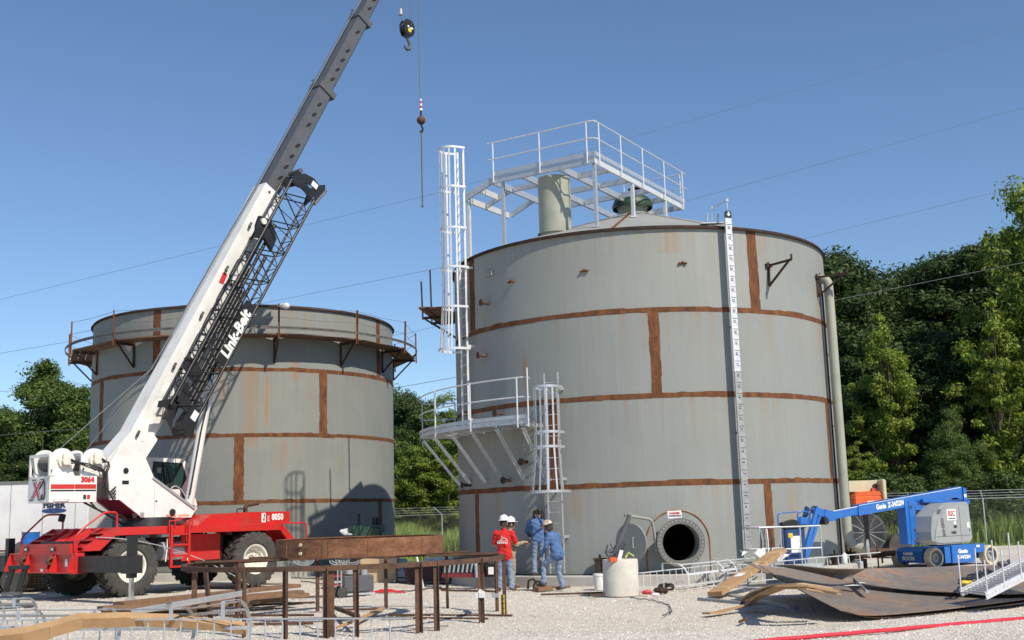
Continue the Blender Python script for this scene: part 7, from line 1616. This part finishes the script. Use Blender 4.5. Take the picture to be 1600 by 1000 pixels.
def hair_cap(root, c, fw, m, lo=-0.02):
    c, fw = Vector(c), Vector(fw).normalized(); sd = fw.cross(Vector((0,0,1))); X = Matrix((sd, fw, Vector((0,0,1)))).transposed().to_4x4(); X.translation = c-fw*0.012
    b = MB(X @ Matrix.Diagonal((0.93,1.04,1,1))); b.lathe([(0.108,lo),(0.112,0.04),(0.10,0.09),(0.065,0.125),(0.01,0.138)], 20); return b.build('hair', m, root, smooth=60)
Z = lambda x, y, z: Vector((x, y, z))
def man(label, loc, rot, shirt, jeans, J, fw, hat=None, short=False, hem=0.0, under=None, hands=(((0,0.3,-1),(1,0,0)),((0,0.3,-1),(-1,0,0))), headless=False):
    global label_key
    label_key = label; parts_m[label] = [M_[shirt], M_[jeans], M_['skin'], M_['boot'], M_['hair']]
    P = []; pel, chest, neck, head = J['pel'], J['chest'], J['neck'], J['head']
    P.append((pel+Z(-.07,0,0), pel+Z(.07,0,0), 0.135, 0.135, 1, 0.95))
    for s in ('l', 'r'):
        P.append((J['hip'+s], J['kn'+s], 0.112, 0.078, 1)); P.append((J['kn'+s], J['an'+s], 0.076, 0.066, 1)); P.append((J['an'+s]+Z(0,0,.09), J['an'+s]+Z(0,0,-.01), 0.07, 0.082, 1))
        t = J['toe'+s]; P.append((J['an'+s]+Z(0,0,-.045), t, 0.055, 0.045, 3)); P.append((J['an'+s]+Z(0,0,-.02), J['an'+s]+(J['an'+s]-t)*0.25+Z(0,0,-.05), 0.05, 0.045, 3))
    wst = pel.lerp(chest, 0.4)
    P.append((pel+Z(0,0,0.05), wst, 0.165, 0.158, 0, 0.80))
    for sx_ in (-1, 1): P.append((pel+Z(.075*sx_,-.005,0.02-hem), wst+Z(.05*sx_,0,0), 0.135 if hem > 0 else 0.12, 0.13, 0, 1.02)); P.append((wst, chest, 0.158, 0.185, 0, 0.76)); P.append((wst+Z(-.05,0,.03), chest+Z(-.08,0,.03), 0.12, 0.14, 0, 0.85)); P.append((wst+Z(.05,0,.03), chest+Z(.08,0,.03), 0.12, 0.14, 0, 0.85))
    P.append((J['shl'], J['shr'], 0.085, 0.085, 0)); P.append((chest+Z(0,0,.06), neck-Z(0,0,.01), 0.13, 0.075, 0, 0.85))
    for i, s in enumerate(('l', 'r')):
        el, wr = J['el'+s], J['wr'+s]
        if short:
            m = J['sh'+s].lerp(el, 0.72); P.append((J['sh'+s], m, 0.082, 0.072, 0)); P.append((m, el, 0.05, 0.046, 2)); P.append((el, wr, 0.046, 0.033, 2))
        else:
            P.append((J['sh'+s], el, 0.080, 0.062, 0)); P.append((el, wr, 0.060, 0.046, 0))
        hand(P, wr, *hands[i], 2, thumb=(1 if s == 'l' else -1))
    head_parts(P, neck, head, fw, 2)
    r = person(label, loc, rot, J, P)
    face(r, head, fw)
    return r
SC = 1.0
def stdJ(h=1.0, **kw):
    J = {'pel':Z(0,0,.98),'chest':Z(0,0,1.38),'neck':Z(0,-.01,1.56),'head':Z(0,.02,1.73),'hipl':Z(-.10,0,.93),'hipr':Z(.10,0,.93),'knl':Z(-.12,.03,.52),'knr':Z(.12,.03,.52),'anl':Z(-.13,-.02,.12),'anr':Z(.13,-.02,.12),'toel':Z(-.15,.17,.045),'toer':Z(.15,.17,.045),
         'shl':Z(-.21,0,1.47),'shr':Z(.21,0,1.47),'ell':Z(-.27,.02,1.17),'elr':Z(.27,.02,1.17),'wrl':Z(-.27,.12,.93),'wrr':Z(.27,.12,.93)}
    J.update(kw); return {k: v*h for k, v in J.items()}
# facing angle: 0 looks along +y (away from the camera)
p = gz(790, 924); p.z = 0
J = stdJ(1.03, ell=Z(-.30,.06,1.20), wrl=Z(-.12,.26,1.16), elr=Z(.30,.08,1.21), wrr=Z(.12,.28,1.20), knl=Z(-.13,.02,.52), knr=Z(.14,.02,.52), anl=Z(-.15,-.03,.12), anr=Z(.17,-.03,.12), toel=Z(-.2,.15,.045), toer=Z(.22,.15,.045))
m1 = man('man in red tee shirt and jeans with a white hard hat, seen from behind', p, rad(-14), 'shirtred', 'denim', J, (0.25,1,0), short=True, hem=0.10, hands=(((1,.2,0),(0,-.2,-1)),((-1,.2,0),(0,-.2,-1))))
hard_hat(m1, J['head']+Z(0,0,.03), (0.25,1,0), M_['hat']); hair_cap(m1, J['head']-Z(0,0,.03), (0.25,1,0), M_['hair'], -0.045)
for i, (tx, sz, z) in enumerate((('HHHHHH',0.065,1.235),)):
    b = MB(); y = -0.205
    for k in range(6): b.box((-0.125+0.05*k, y+0.012*abs(k-2.5)*0.6, 1.275), (0.032,0.006,0.045))
    b.bar((-0.15,y+.01,1.315),(0.15,y+.01,1.325),0.006,0.012); b.bar((-0.10,y,1.32),(0.06,y,1.40),0.006,0.012); b.bar((0.06,y,1.40),(0.15,y+.01,1.345),0.006,0.012); b.bar((-0.02,y,1.32),(-0.02,y,1.46),0.006,0.012); b.bar((-0.02,y,1.44),(0.1,y,1.37),0.006,0.010)
    o = b.build('shirt_print', M_['paper'], m1)
# man half hidden behind the red one, turned to the right
p = gz(799, 921); p.z = 0; p.y += 0.62; p.x += 0.0
J = stdJ(1.0, ell=Z(-.28,.08,1.18), wrl=Z(-.08,.34,1.20), elr=Z(.28,.08,1.18), wrr=Z(.10,.36,1.24))
m2 = man('man in tan clothes and dark glasses half hidden behind the man in red', p, rad(-72), 'tan', 'tan', J, (0,1,0), hands=(((.2,1,0),(0,0,-1)),((-.2,1,0),(0,0,-1))))
hard_hat(m2, J['head']+Z(0,0,.03), (0,1,0), M_['hat']); hair_cap(m2, J['head']-Z(0,0,.03), (0,1,0), M_['hair'], -0.03)
b = MB(); h = J['head']; b.bbox(h.x-.085, h.x+.085, h.y+.075, h.y+.112, h.z-.005, h.z+.045, 0.01); b.build('glasses', M_['black'], m2)
b = MB(); q = J['wrr']+Z(-.08,.14,.02); b.box(q, (0.10,0.22,0.09)); b.cyl(q+Z(0,.1,0), q+Z(0,.32,.02), 0.02, n=8); hg = b.build('grinder', M_['black'], m2)
# man in blue shirt facing the tank, standing on the foundation
p = pol(RT, 6.50, -34.6, SLAB)
J = stdJ(1.0, head=Z(.03,.10,1.70), neck=Z(.0,.03,1.56), chest=Z(0,.02,1.38), ell=Z(-.30,.10,1.22), wrl=Z(-.20,.30,1.10), elr=Z(.29,.10,1.20), wrr=Z(.10,.30,1.12), knl=Z(-.12,.06,.52), knr=Z(.12,.02,.52), toel=Z(-.17,.16,.045), toer=Z(.16,.16,.045))
m3_ = man('man in long sleeved blue shirt and jeans facing the tank on the foundation', p, rad(6), 'shirtblue', 'denim', J, (0.15,1,-0.1), hem=-0.02, hands=(((.6,.8,0),(0,0,-1)),((-.6,.8,0),(0,0,-1))))
hair_cap(m3_, J['head'], (0.15,1,0), M_['hair'], 0.0)
b = MB(basis(J['head']+Z(0,0,.045), (1,0,0), (0,1,0.25))); b.lathe([(0.112,-.02),(0.118,-.02),(0.118,.022),(0.112,.022)], 24); b.box((0,-0.118,0),(0.05,0.02,0.05)); b.build('headband', M_['black'], m3_, smooth=40)
b = MB(); h = J['head']; b.prism([(-.12,.10),(.12,.10),(.13,-.02),(.09,-.17),(-.09,-.17),(-.13,-.02)], h.y+.12, h.y+.16); b.v = [Vector((v.x+h.x, v.y, v.z+h.z)) for v in b.v]; b.build('face_shield', M_['black'], m3_)
# man with the stickered hard hat, one foot up, looking left
p = gz(872, 923); p.z = 0
J = stdJ(1.0, pel=Z(0,-.02,.96), chest=Z(0,.10,1.34), neck=Z(-.0,.17,1.50), head=Z(.0,.26,1.63), shl=Z(-.20,.12,1.43), shr=Z(.20,.11,1.43), hipl=Z(-.10,0,.92), hipr=Z(.10,-.02,.92), ell=Z(-.24,.18,1.13), wrl=Z(-.20,.36,.93), elr=Z(.25,.10,1.12), wrr=Z(.22,.28,.90),
     knl=Z(-.14,.34,.66), anl=Z(-.16,.34,.24), toel=Z(-.18,.54,.16), knr=Z(.12,.06,.50), anr=Z(.13,-.06,.12), toer=Z(.15,.13,.045))
m4 = man('man in blue work jacket stepping forward in a worn stickered hard hat', p, rad(52), 'shirtblue', 'denim', J, (0.0,1,-0.45), hem=0.06, hands=(((0,.4,-1),(1,0,0)),((0,.4,-1),(-1,0,0))))
hard_hat(m4, J['head']+Z(0,-.01,.02), (0.0,1,0), M_['hatdirty'], -0.35); hair_cap(m4, J['head']-Z(0,.01,.03), (0,1,0), M_['hair'], -0.03)
q = m4.location+Matrix.Rotation(rad(52), 3, 'Z') @ Vector((-.16,.38,0)); b = MB(); b.box(q+Z(0,0,.055), (0.5,0.22,0.11), Matrix.Rotation(0.7,3,'Z')); tag(b.build('timber_block', M_['wood']), 'timber block under the raised boot of the man in the blue jacket', 'timber')
